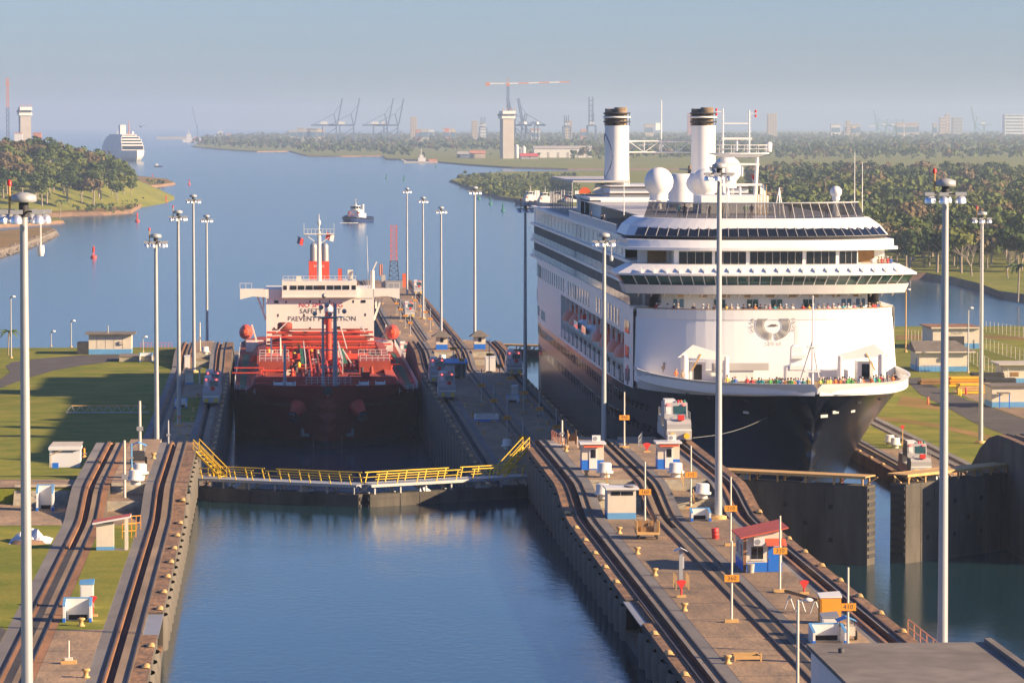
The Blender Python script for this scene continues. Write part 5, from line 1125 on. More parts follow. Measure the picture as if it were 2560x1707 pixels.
# ---- booths
def booth(loc, label, far=False):
    t = thing('control_booth', label, 'booth', loc, 0, 'far booths' if far else 'near booths')
    w, d, h = (1.05, 1.0, 2.45)
    MB().bx(-w, w, -d, d, 0.95, h).build('wall', 'cream', t); MB().bx(-w - 0.01, w + 0.01, -d - 0.01, d + 0.01, 0, 0.95).build('wall_base', 'bluepaint', t)
    if far:
        mb = MB(); e = 0.85; mb.add([(-w - e, -d - e, h - 0.1), (w + e, -d - e, h - 0.1), (w + e, d + e, h - 0.1), (-w - e, d + e, h - 0.1), (-0.3, 0, h + 1.0), (0.3, 0, h + 1.0)], [(0, 1, 5, 4), (1, 2, 5), (2, 3, 4, 5), (3, 0, 4), (3, 2, 1, 0)]); mb.build('roof', 'roofgrey', t)
        MB().bx(-0.28, 0.28, -d - 0.03, -d, 1.35, 2.15).build('window', 'glassdark', t)
    else:
        MB().bx(-w - 0.2, w + 0.2, -d - 0.35, d + 0.2, h, h + 0.17).build('roof', 'white', t)
        mb = MB(); mb.add([(-w + 0.15, -d, h - 0.02), (w - 0.1, -d, h - 0.02), (w - 0.1, -d - 0.5, h - 0.25), (-w + 0.15, -d - 0.5, h - 0.25), (-w + 0.15, -d, h - 0.08), (w - 0.1, -d, h - 0.08)], [(0, 1, 2, 3), (3, 2, 5, 4), (0, 3, 4), (1, 5, 2)]); mb.build('awning', 'redroof', t)
        dr = MB().bx(-0.35, 0.4, -d - 0.06, -d - 0.01, 0.12, 2.05).build('door', 'white', t); MB().bx(-0.22, 0.27, -d - 0.075, -d - 0.06, 1.15, 1.95).build('pane', 'glassdark', dr)
        ac = MB().bx(0.0, 0.8, -0.2, 0.2, h + 0.2, h + 0.78).build('air_conditioner', 'white', t); MB().lathe((0.3, -0.215, h + 0.48), [(0.2, -0.01), (0.2, 0.01)], 14, axis=1).build('fan', 'steel', ac)
        MB().bx(-w - 0.03, -w, -0.5, 0.4, 1.2, 2.0).build('window', 'glassblue', t)
booth(G(1480, 1172, 22.3), 'white and blue booth with red awning on the near crest, left one'); booth(G(1669, 1170, 22.3), 'white and blue booth with red awning near the grey locomotive')
booth(G(1104, 873, 13.2), 'hip roofed booth on the far crest nearer the tanker', True); booth(G(1199, 872, 13.2), 'hip roofed booth on the far crest nearer the cruise ship', True)
# white hut with flat roof
p = G(1556, 1297, 20.5); t = thing('equipment_hut', 'white flat roofed hut with pale blue base on the near wall', 'hut', p)
MB().bx(-1.3, 1.2, 0, 3.0, 0.55, 2.55).build('wall', 'cream', t); MB().bx(-1.31, 1.21, -0.01, 3.01, 0, 0.55).build('wall_base', 'paleblue', t); MB().bx(-1.5, 1.45, -0.35, 3.2, 2.6, 2.75).build('roof', 'white', t)
MB().bx(-1.0, -0.2, -0.03, 0.0, 2.1, 2.42).build('vent', 'glassdark', t); MB().bx(-0.1, 0.95, -0.03, 0.0, 2.1, 2.42).build('vent', 'glassdark', t); MB().bar((0.3, 1.2, 2.8), (1.0, -0.1, 2.85), 0.15, 0.1).build('plank', 'wood', t)
# red roofed house
p = G(1907, 1429, 20.5); t = thing('lock_house', 'white and blue house with orange red roof on the near wall', 'house', p)
MB().bx(-1.5, 1.5, 0, 5.2, 0.75, 2.6).build('wall', 'cream', t); MB().bx(-1.51, 1.51, -0.01, 5.21, 0, 0.75).build('wall_base', 'bluepaint', t)
mb = MB(); mb.add([(-1.5, 0, 2.6), (1.5, 0, 2.6), (1.5, 0, 3.25), (-1.5, 5.2, 2.6), (1.5, 5.2, 2.6), (1.5, 5.2, 3.25)], [(0, 1, 2), (5, 4, 3), (1, 4, 5, 2)]); mb.build('gable', 'cream', t)
mb = MB(); mb.add([(-1.8, -0.45, 2.62), (1.95, -0.45, 3.42), (1.95, 5.6, 3.42), (-1.8, 5.6, 2.62), (-1.8, -0.45, 2.72), (1.95, -0.45, 3.52), (1.95, 5.6, 3.52), (-1.8, 5.6, 2.72)], [(3, 2, 1, 0), (4, 5, 6, 7), (0, 1, 5, 4), (1, 2, 6, 5), (2, 3, 7, 6), (3, 0, 4, 7)]); mb.build('roof', 'redroof', t)
MB().bx(-1.54, -1.3, -0.03, 0.02, 0, 2.62).build('corner_post', 'track_rust', t)
w = MB().bx(-0.95, 0.05, -0.03, 0, 0.98, 2.02).build('window_frame', 'white', t)
for x in (-0.92, -0.43): MB().bx(x, x + 0.46, -0.04, -0.03, 1.02, 1.98).build('pane', 'glassdark', w)
MB().bx(-1.05, 0.15, -0.06, 0, 0.88, 0.94).build('sill', 'cream', t)
d = MB().bx(0.42, 1.38, -0.04, 0, 0.02, 1.98).build('door', 'bluepaint', t); MB().bx(0.5, 0.56, -0.07, -0.04, 0.95, 1.05).build('handle', 'steel', d)
mb = MB()
for k in range(9): mb.add([(0.2 + k * 0.16, 0, 2.62), (0.33 + k * 0.16, 0, 2.62), (0.4 + k * 0.16, -0.75, 2.12), (0.27 + k * 0.16, -0.75, 2.12)], [(0, 1, 2, 3)])
mb.add([(0.15, 0.0, 2.6), (1.75, 0.0, 2.6), (1.8, -0.75, 2.1), (0.2, -0.75, 2.1)], [(0, 1, 2, 3)]); mb.build('door_awning', 'redroof', t)
ac = MB().bx(-0.75, 0.1, -0.4, 0, 2.1, 2.68).build('air_conditioner', 'white', t); MB().lathe((-0.45, -0.41, 2.39), [(0.22, -0.01), (0.22, 0.01)], 14, axis=1).build('fan', 'steel', ac)
for y0, z0 in ((1.2, 1.1), (3.4, 1.2)): MB().bx(-1.54, -1.5, y0, y0 + 1.0, z0, z0 + 1.0).build('window', 'glassblue', t)
MB().lathe((-1.0, -0.45, 0), [(0.25, 0), (0.3, 0.65), (0.33, 0.7)], 12).build('bin', 'fence', t)
# ---- pens, cabinets
def pen(loc, w, d, h, label, trim='paleblue', rz=0):
    t = thing('loading_pen', label, 'pen', loc, rz, 'white and blue pens'); e = 0.16
    MB().bx(-w / 2, w / 2, d - e, d, 0, h).build('back_wall', 'white', t)
    for s in (-1, 1):
        x0, x1 = (-w / 2, -w / 2 + e) if s < 0 else (w / 2 - e, w / 2)
        mb = MB(); mb.prism([(0, 0), (d - e, 0), (d - e, h), (0, h * 0.72)], x0, x1, 0); wl_ = mb.build('side_wall', 'white', t)
        mb = MB(); mb.add([(x0 - 0.02, 0, h * 0.72 + 0.01), (x1 + 0.02, 0, h * 0.72 + 0.01), (x1 + 0.02, d, h + 0.01), (x0 - 0.02, d, h + 0.01), (x0 - 0.02, 0, h * 0.72 + 0.07), (x1 + 0.02, 0, h * 0.72 + 0.07), (x1 + 0.02, d, h + 0.07), (x0 - 0.02, d, h + 0.07)], [(3, 2, 1, 0), (4, 5, 6, 7), (0, 1, 5, 4), (1, 2, 6, 5), (2, 3, 7, 6), (3, 0, 4, 7)]); mb.build('coping', trim, t)
        MB().bx(x0 - 0.015, x1 + 0.015, -0.02, 0.2, 0, 0.3).build('plinth', 'bluepaint', t)
    MB().bx(-w / 2, w / 2, d - e - 0.02, d + 0.02, h, h + 0.07).build('coping', trim, t)
    MB().bx(-w / 2 + 0.35, w / 2 - 0.35, d - e - 0.02, d - e, 0.05, 0.4).build('slot', 'black', t)
def cabinet(loc, w, d, h, label, m='white', top='paleblue', name='cabinet', rz=0):
    t = thing(name, label, 'cabinet', loc, rz)
    MB().bx(-w / 2, w / 2, 0, d, 0, h).build('body', m, t); mb = MB(); mb.add([(-w / 2 - 0.05, -0.05, h), (w / 2 + 0.05, -0.05, h + 0.1), (w / 2 + 0.05, d + 0.05, h + 0.28), (-w / 2 - 0.05, d + 0.05, h + 0.18), (-w / 2 - 0.05, -0.05, h - 0.05), (w / 2 + 0.05, -0.05, h - 0.05), (w / 2 + 0.05, d + 0.05, h - 0.05), (-w / 2 - 0.05, d + 0.05, h - 0.05)], [(0, 1, 2, 3), (4, 7, 6, 5), (0, 4, 5, 1), (1, 5, 6, 2), (2, 6, 7, 3), (3, 7, 4, 0)]); mb.build('top', top, t)
    MB().bx(-w / 2 + 0.08, w / 2 - 0.08, -0.02, 0, 0.15, h - 0.15).build('door', m, t)
pen(G(193, 1555, 20.5), 2.0, 1.3, 1.55, 'white pen with blue edges on the near left wall'); pen(G(112, 1277, 20.53), 1.55, 1.6, 2.2, 'tall white pen with pale blue edge beside the outer track')
pen(G(1753, 1303, 20.5), 1.75, 1.5, 1.0, 'white pen with pale blue rim beside the tall lamp mast'); pen(G(2075, 1612, 20.5), 2.3, 2.2, 1.15, 'white pen with pale blue rim by the flat roof')
pen(G(1283, 1008, 11.3), 1.9, 1.4, 1.2, 'white pen with small cabinet on the shaded wall'); pen(G(452, 1020, 11.3), 1.9, 1.4, 1.4, 'white and blue pen behind the lamp mast on the left wall')
pen(G(365, 905, 11.33), 2.4, 1.8, 1.6, 'white and blue pen by the low concrete block')
cabinet(G(217, 1519, 20.5), 0.95, 0.8, 1.75, 'white cabinet with blue lid behind the near left pen'); cabinet(G(2076, 1592, 20.5), 1.1, 1.1, 1.35, 'white cabinet with grey lid beside the orange cabinet', 'white', 'steel'); cabinet(G(2077, 1560, 20.5), 1.45, 1.2, 1.9, 'orange cabinet with pale lid near the far right track', 'signorange', 'white')
cabinet(G(1287, 992, 11.3), 0.95, 0.6, 1.7, 'pale cabinet standing in the shaded pen', 'white', 'white'); cabinet(G(1226, 928, 11.3), 1.8, 1.4, 2.4, 'white and dark blue box by the far steps', 'white', 'white'); cabinet(G(468, 922, 11.3), 1.0, 0.8, 2.2, 'white box behind the left shelter', 'white', 'white')
p = G(1218, 1054, 11.3); t = thing('tank_pit', 'open white and blue trough on the shaded wall', 'trough', p)
for x0, x1, y0, y1 in ((-1.7, 1.7, 0, 0.15), (-1.7, 1.7, 3.6, 3.75), (-1.7, -1.55, 0.15, 3.6), (1.55, 1.7, 0.15, 3.6)): MB().bx(x0, x1, y0, y1, 0.35, 0.95).build('side', 'white', t); 
for x0, x1, y0, y1 in ((-1.71, 1.71, -0.01, 0.16), (-1.71, -1.54, 0.16, 3.6), (1.54, 1.71, 0.16, 3.6)): MB().bx(x0, x1, y0, y1, 0, 0.35).build('side_base', 'bluepaint', t)
MB().bx(-1.5, 1.5, 1.4, 1.7, 0.6, 0.8).build('beam', 'darksteel', t)
p = G(1137, 945, 11.3); t = thing('shed', 'open fronted shed with grey blue roof behind the two locomotives', 'shed', p)
MB().bx(-2.0, -1.85, 0, 4, 0, 2.6).bx(1.85, 2.0, 0, 4, 0, 2.6).bx(-1.85, 1.85, 3.85, 4, 0, 2.6).build('wall', 'white', t); MB().bx(-2.0, 0.0, -0.05, 0.05, 0, 2.3).build('front_panel', 'white', t); mb = MB(); mb.add([(-2.3, -0.5, 2.5), (2.3, -0.5, 2.5), (2.3, 4.3, 3.0), (-2.3, 4.3, 3.0), (-2.3, -0.5, 2.65), (2.3, -0.5, 2.65), (2.3, 4.3, 3.15), (-2.3, 4.3, 3.15)], [(3, 2, 1, 0), (4, 5, 6, 7), (0, 1, 5, 4), (1, 2, 6, 5), (2, 3, 7, 6), (3, 0, 4, 7)]); mb.build('roof', 'paleblue', t)
def shelter(loc, label, s=1.0, base='paleblue'):
    t = thing('shelter', label, 'shelter', loc, 0, 'red roofed shelters')
    MB().bx(-1.3, 0.1, 0, 1.2, 0, 2.2).build('wall', 'cream', t); MB().bx(-1.31, 0.11, -0.01, 1.21, 0, 0.3).build('wall_base', base, t)
    for y in (0.0, 1.0): MB().bx(1.0, 1.25, y, y + 0.2, 0, 2.5).build('post', 'cream', t)
    MB().bx(-1.3, 1.3, -0.2, 1.4, -0.1, 0.02).build('floor_slab', 'slab_grey', t)
    mb = MB(); mb.add([(-1.6, -0.5, 2.15), (1.5, -0.5, 2.7), (1.5, 1.7, 2.7), (-1.6, 1.7, 2.15), (-1.6, -0.5, 2.3), (1.5, -0.5, 2.85), (1.5, 1.7, 2.85), (-1.6, 1.7, 2.3)], [(3, 2, 1, 0), (0, 1, 5, 4), (1, 2, 6, 5), (2, 3, 7, 6), (3, 0, 4, 7)], 1); mb.add([(-1.6, -0.5, 2.31), (1.5, -0.5, 2.86), (1.5, 1.7, 2.86), (-1.6, 1.7, 2.31)], [(0, 1, 2, 3)], 0); mb.build('roof', ['redroof', 'white'], t)
shelter(G(281, 1375, 20.5), 'white shelter with red roof on the near left grass'); shelter(G(482, 960, 11.3), 'white shelter with red roof edge left of the locomotives')
# ---- bollards, ventilator drums
bm_ = MB(); bm_.lathe((0, 0, 0), [(0.26, 0), (0.26, 0.06), (0.15, 0.14), (0.15, 0.36), (0.27, 0.45), (0.27, 0.55), (0.14, 0.58)], 12); BOL = bm_.mesh('bollard', ['bollard'])
def bollard(x, y, z, l): tag(link('bollard', BOL, None, (x, y, z)), l, 'bollard', 'tan mooring bollards')
for i, (px, py, z) in enumerate(((1415, 1128, 22.3), (1466, 1190, 22.3), (1548, 1333, 20.5), (1593, 1384, 20.5), (1637, 1438, 20.5), (1711, 1526, 20.5), (1819, 1658, 20.5), (1452, 1123, 22.3))):
    p = G(px, py, z); bollard(p.x, p.y, z, 'tan mooring bollard in the left row on the sunlit near wall')
for i, (px, py) in enumerate(((1166, 1017), (1181, 1040), (1195, 1062), (1209, 1086), (1274, 1102), (1331, 1017), (1369, 1060), (1263, 1160))):
    p = G(px, py, 11.3); bollard(p.x, p.y, 11.3, 'small mooring bollard on the shaded part of the middle wall')
for px, py, z in ((203, 1564, 20.5), (215, 1693, 20.5), (384, 1146, 22.3)): p = G(px, py, z); bollard(p.x, p.y, z, 'tan mooring bollard on the near left wall')
for px, py in ((485, 1028), (480, 1050), (474, 1070), (467, 1094), (494, 992)): p = G(px, py, 11.3); bollard(p.x, p.y, 11.3, 'mooring bollard on the shaded left wall')
for i in range(10): bollard(29.5 if i % 2 else 38.9, 800 + i * 36, 4.8, 'tiny bollard on the approach wall')
dm = MB(); dm.lathe((0, 0, 0), [(0.45, 0), (0.45, 0.35), (0.8, 0.38), (0.8, 0.55), (0.62, 0.6), (0.62, 1.25), (0.5, 1.35)], 16); DRM = dm.mesh('ventilator', ['farwhite'])
for px, py, z, l in ((1512, 1192, 22.3, 'white ventilator drum right of the left near booth'), (1689, 1192, 22.3, 'white ventilator drum below the right near booth'), (1507, 1246, 21.4, 'white ventilator drum behind the flat roofed hut'), (1756, 1245, 21.4, 'white ventilator drum on the step terrace'), (339, 1211, 22.3, 'larger white ventilator drum on the left crest'), (350, 1194, 22.3, 'smaller white ventilator drum on the left crest'),
                     (2224, 1112, 12.0, 'white ventilator drum on the right wall, left one'), (2238, 1119, 12.0, 'white ventilator drum on the right wall, right one'), (1106, 905, 12.25, 'white drum on the far steps beside the shed'), (513, 885, 13.2, 'white drum on the far left crest'), (1268, 1122, 11.3, 'pale ventilator in the shade by the yellow stairs')):
    tag(link('ventilator', DRM, None, G(px, py, z)), l, 'ventilator', 'white ventilator drums')
# ---- red fan shaped boards
def fan(px, py, z, l, h=1.0, r=0.9, m='redpaint', two=False):
    t = thing('fan_board', l, 'marker', G(px, py, z), 0, 'red fan boards')
    MB().bx(-0.35, 0.35, -0.2, 0.2, 0, 0.16).build('footing', 'bollard', t); MB().tube((0, 0, 0.1), (0, 0, h), 0.07, None, 6).build('post', 'redpaint' if not two else 'bollard', t)
    pts = [(0, h - 0.15)] + [(r * math.sin(R(a)), h - 0.15 + r * math.cos(R(a))) for a in range(-32, 33, 8)]; MB().prism(pts, -0.12, 0.12, 1).build('board', m, t)
fan(1703, 1492, 20.5, 'red fan shaped board in front of the solar post', 0.7, 0.72); fan(2010, 1484, 20.5, 'red fan shaped board near the far right track', 0.5, 0.68); fan(1617, 1130, 22.3, 'red fan shaped board between the near booths', 0.35, 0.75); fan(232, 1540, 20.5, 'red fan shaped board behind the near left pen', 1.0, 0.6)
fan(448, 1085, 11.3, 'pale pink round marker on two posts on the left wall', 2.2, 0.6, 'farorange', True); fan(2256, 1112, 12.0, 'red marker on posts on the right wall', 2.2, 0.6, 'redpaint', True); fan(1347, 1052, 11.3, 'dark marker board in the shade', 0.5, 0.6, 'darksteel'); fan(2390, 1185, 12.0, 'red marker board by the return track on the right', 0.4, 0.8)
# ---- solar post with small fence, steel frame, cart, barrel
p = G(1702, 1470, 20.5); t = thing('solar_post', 'grey post with small gabled cap behind the red fan board', 'post', p)
MB().bx(-0.14, 0.14, -0.14, 0.14, 0, 2.9).build('post', 'galv', t); mb = MB(); mb.add([(-0.5, -0.4, 2.8), (0, -0.4, 3.05), (0.5, -0.4, 2.8), (-0.5, 0.6, 2.8), (0, 0.6, 3.05), (0.5, 0.6, 2.8)], [(0, 1, 4, 3), (1, 2, 5, 4)]); mb.build('cap', 'white', t); MB().bx(0.14, 0.24, -0.1, 0.1, 1.5, 2.4).build('meter_box', 'white', t)
for x, y in ((-0.45, -0.9), (0.5, -0.9), (-0.45, 0.9), (0.5, 0.9), (0.5, 0.0), (-0.45, 0.0)): MB().bx(x - 0.03, x + 0.03, y - 0.03, y + 0.03, 0, 1.1).build('fence_post', 'bollard', t)
p = G(1618, 1345, 20.5); t = thing('rail_cart', 'yellow wooden rail cart on the middle track', 'cart', p)
MB().bx(-0.95, 0.95, -1.1, 1.1, 0.4, 0.6).build('bed', 'bollard', t)
for x in (-0.93, 0.93):
    for k in range(6): MB().bx(x - 0.04, x + 0.04, -1.0 + k * 0.38, -0.75 + k * 0.38, 0.6, 1.5).build('slat', 'bollard', t)
for x in (-0.5, 0, 0.5): MB().bx(x - 0.2, x + 0.2, 1.0, 1.08, 0.6, 1.4).build('slat', 'wood', t)
MB().bx(-0.6, 0.5, -0.6, 0.6, 0.6, 1.0).build('timber_load', 'wood', t)
for x in (-0.75, 0.75):
    for y in (-0.7, 0.7): MB().lathe((x, y, 0.25), [(0.25, -0.06), (0.25, 0.06)], 10, axis=0).build('wheel', 'darksteel', t)
mb = MB(); mb.lathe((0, 0, 0), [(0.3, 0), (0.3, 0.3), (0.32, 0.32), (0.3, 0.34), (0.3, 0.6), (0.32, 0.62), (0.3, 0.64), (0.3, 0.9)], 14); o = mb.build('oil_drum', ['redpaint']); o.location = G(1789, 1346, 20.5); o.rotation_euler = (0, R(-4), 0); tag(o, 'single red oil drum near the tall lamp mast', 'drum')
p = G(1870, 1652, 20.5); t = thing('steel_frame', 'low yellow steel frame lying on the near wall', 'frame', p)
for y in (-0.0, 1.6): MB().bx(-0.85, 0.85, y - 0.05, y + 0.05, 0.12, 0.35).build('beam', 'bollard', t)
for x in (-0.85, 0.85): MB().bx(x - 0.05, x + 0.05, 0.05, 1.55, 0.15, 0.3).build('cross_beam', 'bollard', t); MB().bx(x - 0.05, x + 0.05, -0.06, 0.06, 0, 0.55).build('upright', 'bollard', t)
p = G(2010, 1530, 20.5); t = thing('pipe_rack', 'long dark pipe resting on grey trestles', 'trestle', p)
MB().tube((-0.9, 3.2, 1.15), (0.9, -1.2, 1.0), 0.13, None, 8).build('pipe', 'wood', t)
for x, y in ((-0.8, 1.8), (0.7, -0.6), (-0.2, 0.4)):
    for dx in (-0.35, 0.35): MB().tube((x + dx, y, 0), (x, y, 1.0), 0.05, None, 5).build('trestle_leg', 'galv', t)
p = G(2118, 1602, 20.5); t = thing('generator', 'small trailer generator with blue canopy beside the 410 sign', 'generator', p)
MB().bx(-0.5, 0.55, 0, 1.3, 0.35, 1.0).build('body', 'fence', t); mb = MB(); mb.add([(-0.65, -0.1, 1.3), (0, -0.1, 1.6), (0.7, -0.1, 1.3), (-0.65, 1.4, 1.3), (0, 1.4, 1.6), (0.7, 1.4, 1.3)], [(0, 1, 4, 3), (1, 2, 5, 4)]); mb.build('canopy', 'paleblue', t)
for x, y in ((-0.5, 0.05), (0.5, 0.05), (-0.5, 1.2), (0.5, 1.2)): MB().bx(x - 0.03, x + 0.03, y - 0.03, y + 0.03, 1.0, 1.35).build('canopy_post', 'darksteel', t)
for x in (-0.62, 0.66): MB().lathe((x, 0.6, 0.32), [(0.32, -0.08), (0.32, 0.08)], 12, axis=0).build('wheel', 'black', t)
p = G(346, 1160, 22.3); t = thing('generator', 'tractor like generator with blue canopy on the left crest', 'generator', p)
MB().bx(-0.6, 0.6, 0, 1.6, 0.3, 1.2).build('body', 'darksteel', t); mb = MB(); mb.add([(-0.8, -0.2, 1.75), (0, -0.2, 2.1), (0.8, -0.2, 1.75), (-0.8, 1.7, 1.75), (0, 1.7, 2.1), (0.8, 1.7, 1.75)], [(0, 1, 4, 3), (1, 2, 5, 4)]); mb.build('canopy', 'paleblue', t)
for x, y in ((-0.6, 0), (0.6, 0), (-0.6, 1.5), (0.6, 1.5)): MB().bx(x - 0.04, x + 0.04, y - 0.04, y + 0.04, 1.2, 1.8).build('canopy_post', 'galv', t)
for x in (-0.72, 0.72): MB().lathe((x, 0.4, 0.36), [(0.36, -0.1), (0.36, 0.1)], 12, axis=0).build('wheel', 'black', t)
# ---- posts, lamp posts
def post(px, yb, yt, z, m, l, r=0.1, lamp=False, name='post', Y=None):
    p = G(px, yb, z); hgt = (yb - yt) * p.y / F_PX; t = thing(name, l, 'post' if not lamp else 'street lamp', p)
    MB().tube((0, 0, 0), (0, 0, hgt), r, r * 0.8, 8).build('pole', m, t); MB().lathe((0, 0, 0), [(r * 2.4, 0), (r * 2.4, 0.15), (r * 1.2, 0.25)], 8).build('foot', 'bollard', t)
    if lamp: MB().lathe((0.5, 0, hgt), [(0.1, -0.12), (0.42, -0.1), (0.36, 0.1), (0.1, 0.2)], 10).build('lamp_head', 'white', t); MB().bar((0, 0, hgt - 0.05), (0.5, 0, hgt), 0.08, 0.08).build('arm', m, t)
    else: MB().bx(-r * 2, r * 2, -r, r, hgt * 0.42, hgt * 0.5).build('junction_box', 'steel', t)
    return t
for a in ((312, 1268, 1100, 20.5, 'cream', 'cream signal post before the left steps', 0.13), (350, 1130, 1002, 22.3, 'cream', 'tall cream post with orange foot behind the left crest', 0.16), (421, 1118, 1050, 22.0, 'galv', 'short grey post beside the left wall crest', 0.1), (329, 1175, 1108, 22.3, 'paleblue', 'thin blue and white post on the left crest', 0.09), (1405, 1110, 1050, 22.3, 'cream', 'white post by the orange handrail on the near crest', 0.12), (500, 878, 806, 13.2, 'cream', 'white post on the far left crest', 0.14), (210, 1145, 1120, 22.0, 'signorange', 'short yellow post by the tin shelter', 0.15)):
    post(*a)
post(28, 895, 742, 11.3, 'galv', 'leaning street lamp at the far left lawn', 0.14, True, 'street_lamp'); post(2264, 880, 722, 11.97, 'bollard', 'street lamp right behind the cruise ship', 0.16, True, 'street_lamp'); post(2420, 932, 768, 11.97, 'galv', 'street lamp in front of the hip roofed building', 0.15, True, 'street_lamp'); post(178, 868, 802, 11.3, 'galv', 'thin street lamp by the left shore', 0.12, True, 'street_lamp'); post(128, 866, 828, 11.3, 'galv', 'small street lamp behind the left lawn', 0.1, True, 'street_lamp'); post(358, 880, 842, 11.3, 'galv', 'small lamp beside the orange barrier', 0.08, True, 'street_lamp')
t = thing('street_lamp', 'slim cream lamp post left of the flat roof', 'street lamp', (32.0, 231, 20.5)); MB().tube((0, 0, 0), (0, 0, 5.6), 0.1, 0.08, 8).build('pole', 'cream', t); MB().bar((0, 0, 5.5), (0.7, 0, 5.65), 0.08, 0.08).build('arm', 'galv', t); mb = MB(); mb.loft([[(0.3 + 0.65 * f, 0.22 * math.sin(f * 3.0) * math.cos(a), 5.6 + 0.16 * math.sin(f * 3.0) * math.sin(a)) for a in [2 * math.pi * i / 8 for i in range(8)]] for f in (0.02, 0.2, 0.5, 0.8, 1.0)], 0, True, True, True); mb.build('lamp_head', 'white', t)
t = thing('guard_post', 'low base with white stick post on the near left wall', 'post', G(172, 1658, 20.5)); MB().bx(-0.5, 0.5, -0.25, 0.25, 0, 0.22).build('footing', 'bollard', t); MB().bx(-0.25, 0.25, -0.2, 0.2, 0.22, 0.4).build('base', 'cream', t); MB().tube((0, 0, 0.4), (0, 0, 1.5), 0.06, None, 8).build('stick', 'cream', t)
# flat roofed building at the bottom right
t = thing('gate_house', 'flat roofed white building in the bottom right corner', 'building', (37.85, 220, 20.5))
MB().bx(-5.45, 5.4, -40, 8, 0, 3.05).build('wall', 'white', t); MB().bx(-5.7, 5.65, -40.2, 8.2, 3.05, 3.3).build('roof', 'roofgrey', t); MB().bx(5.2, 5.65, -40.2, 8.2, 3.3, 3.55).build('parapet', 'roofgrey', t); MB().lathe((-4.2, 4, 3.3), [(0.18, 0), (0.2, 0.25), (0.1, 0.3)], 8).build('roof_vent', 'darksteel', t)
# handrails, gates, barriers
def handrail(p, q, m, l, n=7, h=1.05, name='handrail'):
    p = Vector(p); q = Vector(q); t = thing(name, l, 'handrail', p); d = q - p
    MB().bar((0, 0, h), d + Vector((0, 0, h)), 0.06, 0.06).build('top_rail', m, t); MB().bar((0, 0, h * 0.5), d + Vector((0, 0, h * 0.5)), 0.05, 0.05).build('middle_rail', m, t)
    for k in range(n): MB().bar(d * (k / (n - 1)), d * (k / (n - 1)) + Vector((0, 0, h)), 0.06, 0.06).build('baluster', m, t)
handrail(G(1380, 1100, 22.3), G(1411, 1120, 22.3), 'farorange', 'orange handrail beside the left near booth')
handrail(G(1516, 1205, 22.3), G(1519, 1225, 21.4), 'bollard', 'thin yellow handrail on the left steps', 2); handrail(G(1703, 1203, 22.3), G(1709, 1227, 21.4), 'bollard', 'yellow handrail at the upper right steps', 2); handrail(G(1733, 1252, 21.4), G(1737, 1270, 20.5), 'bollard', 'yellow handrail at the lower right steps', 2)
handrail((43.05, 236, 20.5), (43.05, 256, 20.5), 'farorange', 'row of rusty posts with rail along the right edge of the near wall', 9)
for k, (px, py) in enumerate(((330, 1325), (318, 1345))):
    handrail(G(px - 12, py, 20.5), G(px + 22, py - 2, 20.5), 'signorange', 'orange barrier %s the left shelter' % ('behind' if k == 0 else 'inside'), 4, 1.2, 'barrier')
handrail(G(352, 872, 11.3), G(430, 872, 11.3), 'orange', 'orange barrier along the far left quay', 10, 1.2, 'barrier')
handrail(G(1596, 1118, 22.3), G(1606, 1105, 22.3), 'galv', 'grey steel handrail left of the near locomotive', 4)
# timber reel and ramp by the near booth
p = G(1429, 1118, 22.3); t = thing('cable_reel', 'wooden cable reel on a stand behind the left near booth', 'reel', p); MB().lathe((0, 0, 1.05), [(0.75, -0.45), (0.75, -0.38), (0.4, -0.36), (0.4, 0.36), (0.75, 0.38), (0.75, 0.45)], 14, axis=0).build('drum', 'wood', t)
for x in (-0.6, 0.6):
    for y in (-0.5, 0.5): MB().bar((x, y, 0), (x, 0, 1.1), 0.09, 0.09).build('stand_leg', 'fence', t)
mb = MB(); mb.bx(-0.75, 0.75, -3.2, 0.5, 0.02, 0.08); o = mb.build('ramp_plate', ['fence']); o.location = G(1390, 1110, 22.3); tag(o, 'pale flat ramp plate by the orange handrail', 'plate')
# twin red and white gantry posts on the approach wall
for px, l in ((1060, 'left'), (1125, 'right')):
    Y = 772; x = zX(px, Y); t = thing('signal_platform', 'red and white post with white basket, %s of the pair' % l, 'platform', (x, Y, 4.8), 0, 'red and white platforms')
    MB().tube((-0.5, 0, 0), (-0.5, 0, 4.6), 0.3, None, 8).build('post', 'redpaint', t); MB().tube((0.5, 0, 0), (0.5, 0, 4.6), 0.3, None, 8).build('post', 'white', t); MB().bx(-1.3, 1.3, -1, 1, 4.5, 4.7).build('floor', 'white', t)
    for k in range(7): MB().bx(-1.3 + k * 0.42, -1.2 + k * 0.42, -1, -0.92, 4.7, 5.8).build('basket_bar', 'white', t)
    MB().bx(-1.3, 1.3, -1.02, -0.9, 5.75, 5.9).build('basket_rail', 'white', t)
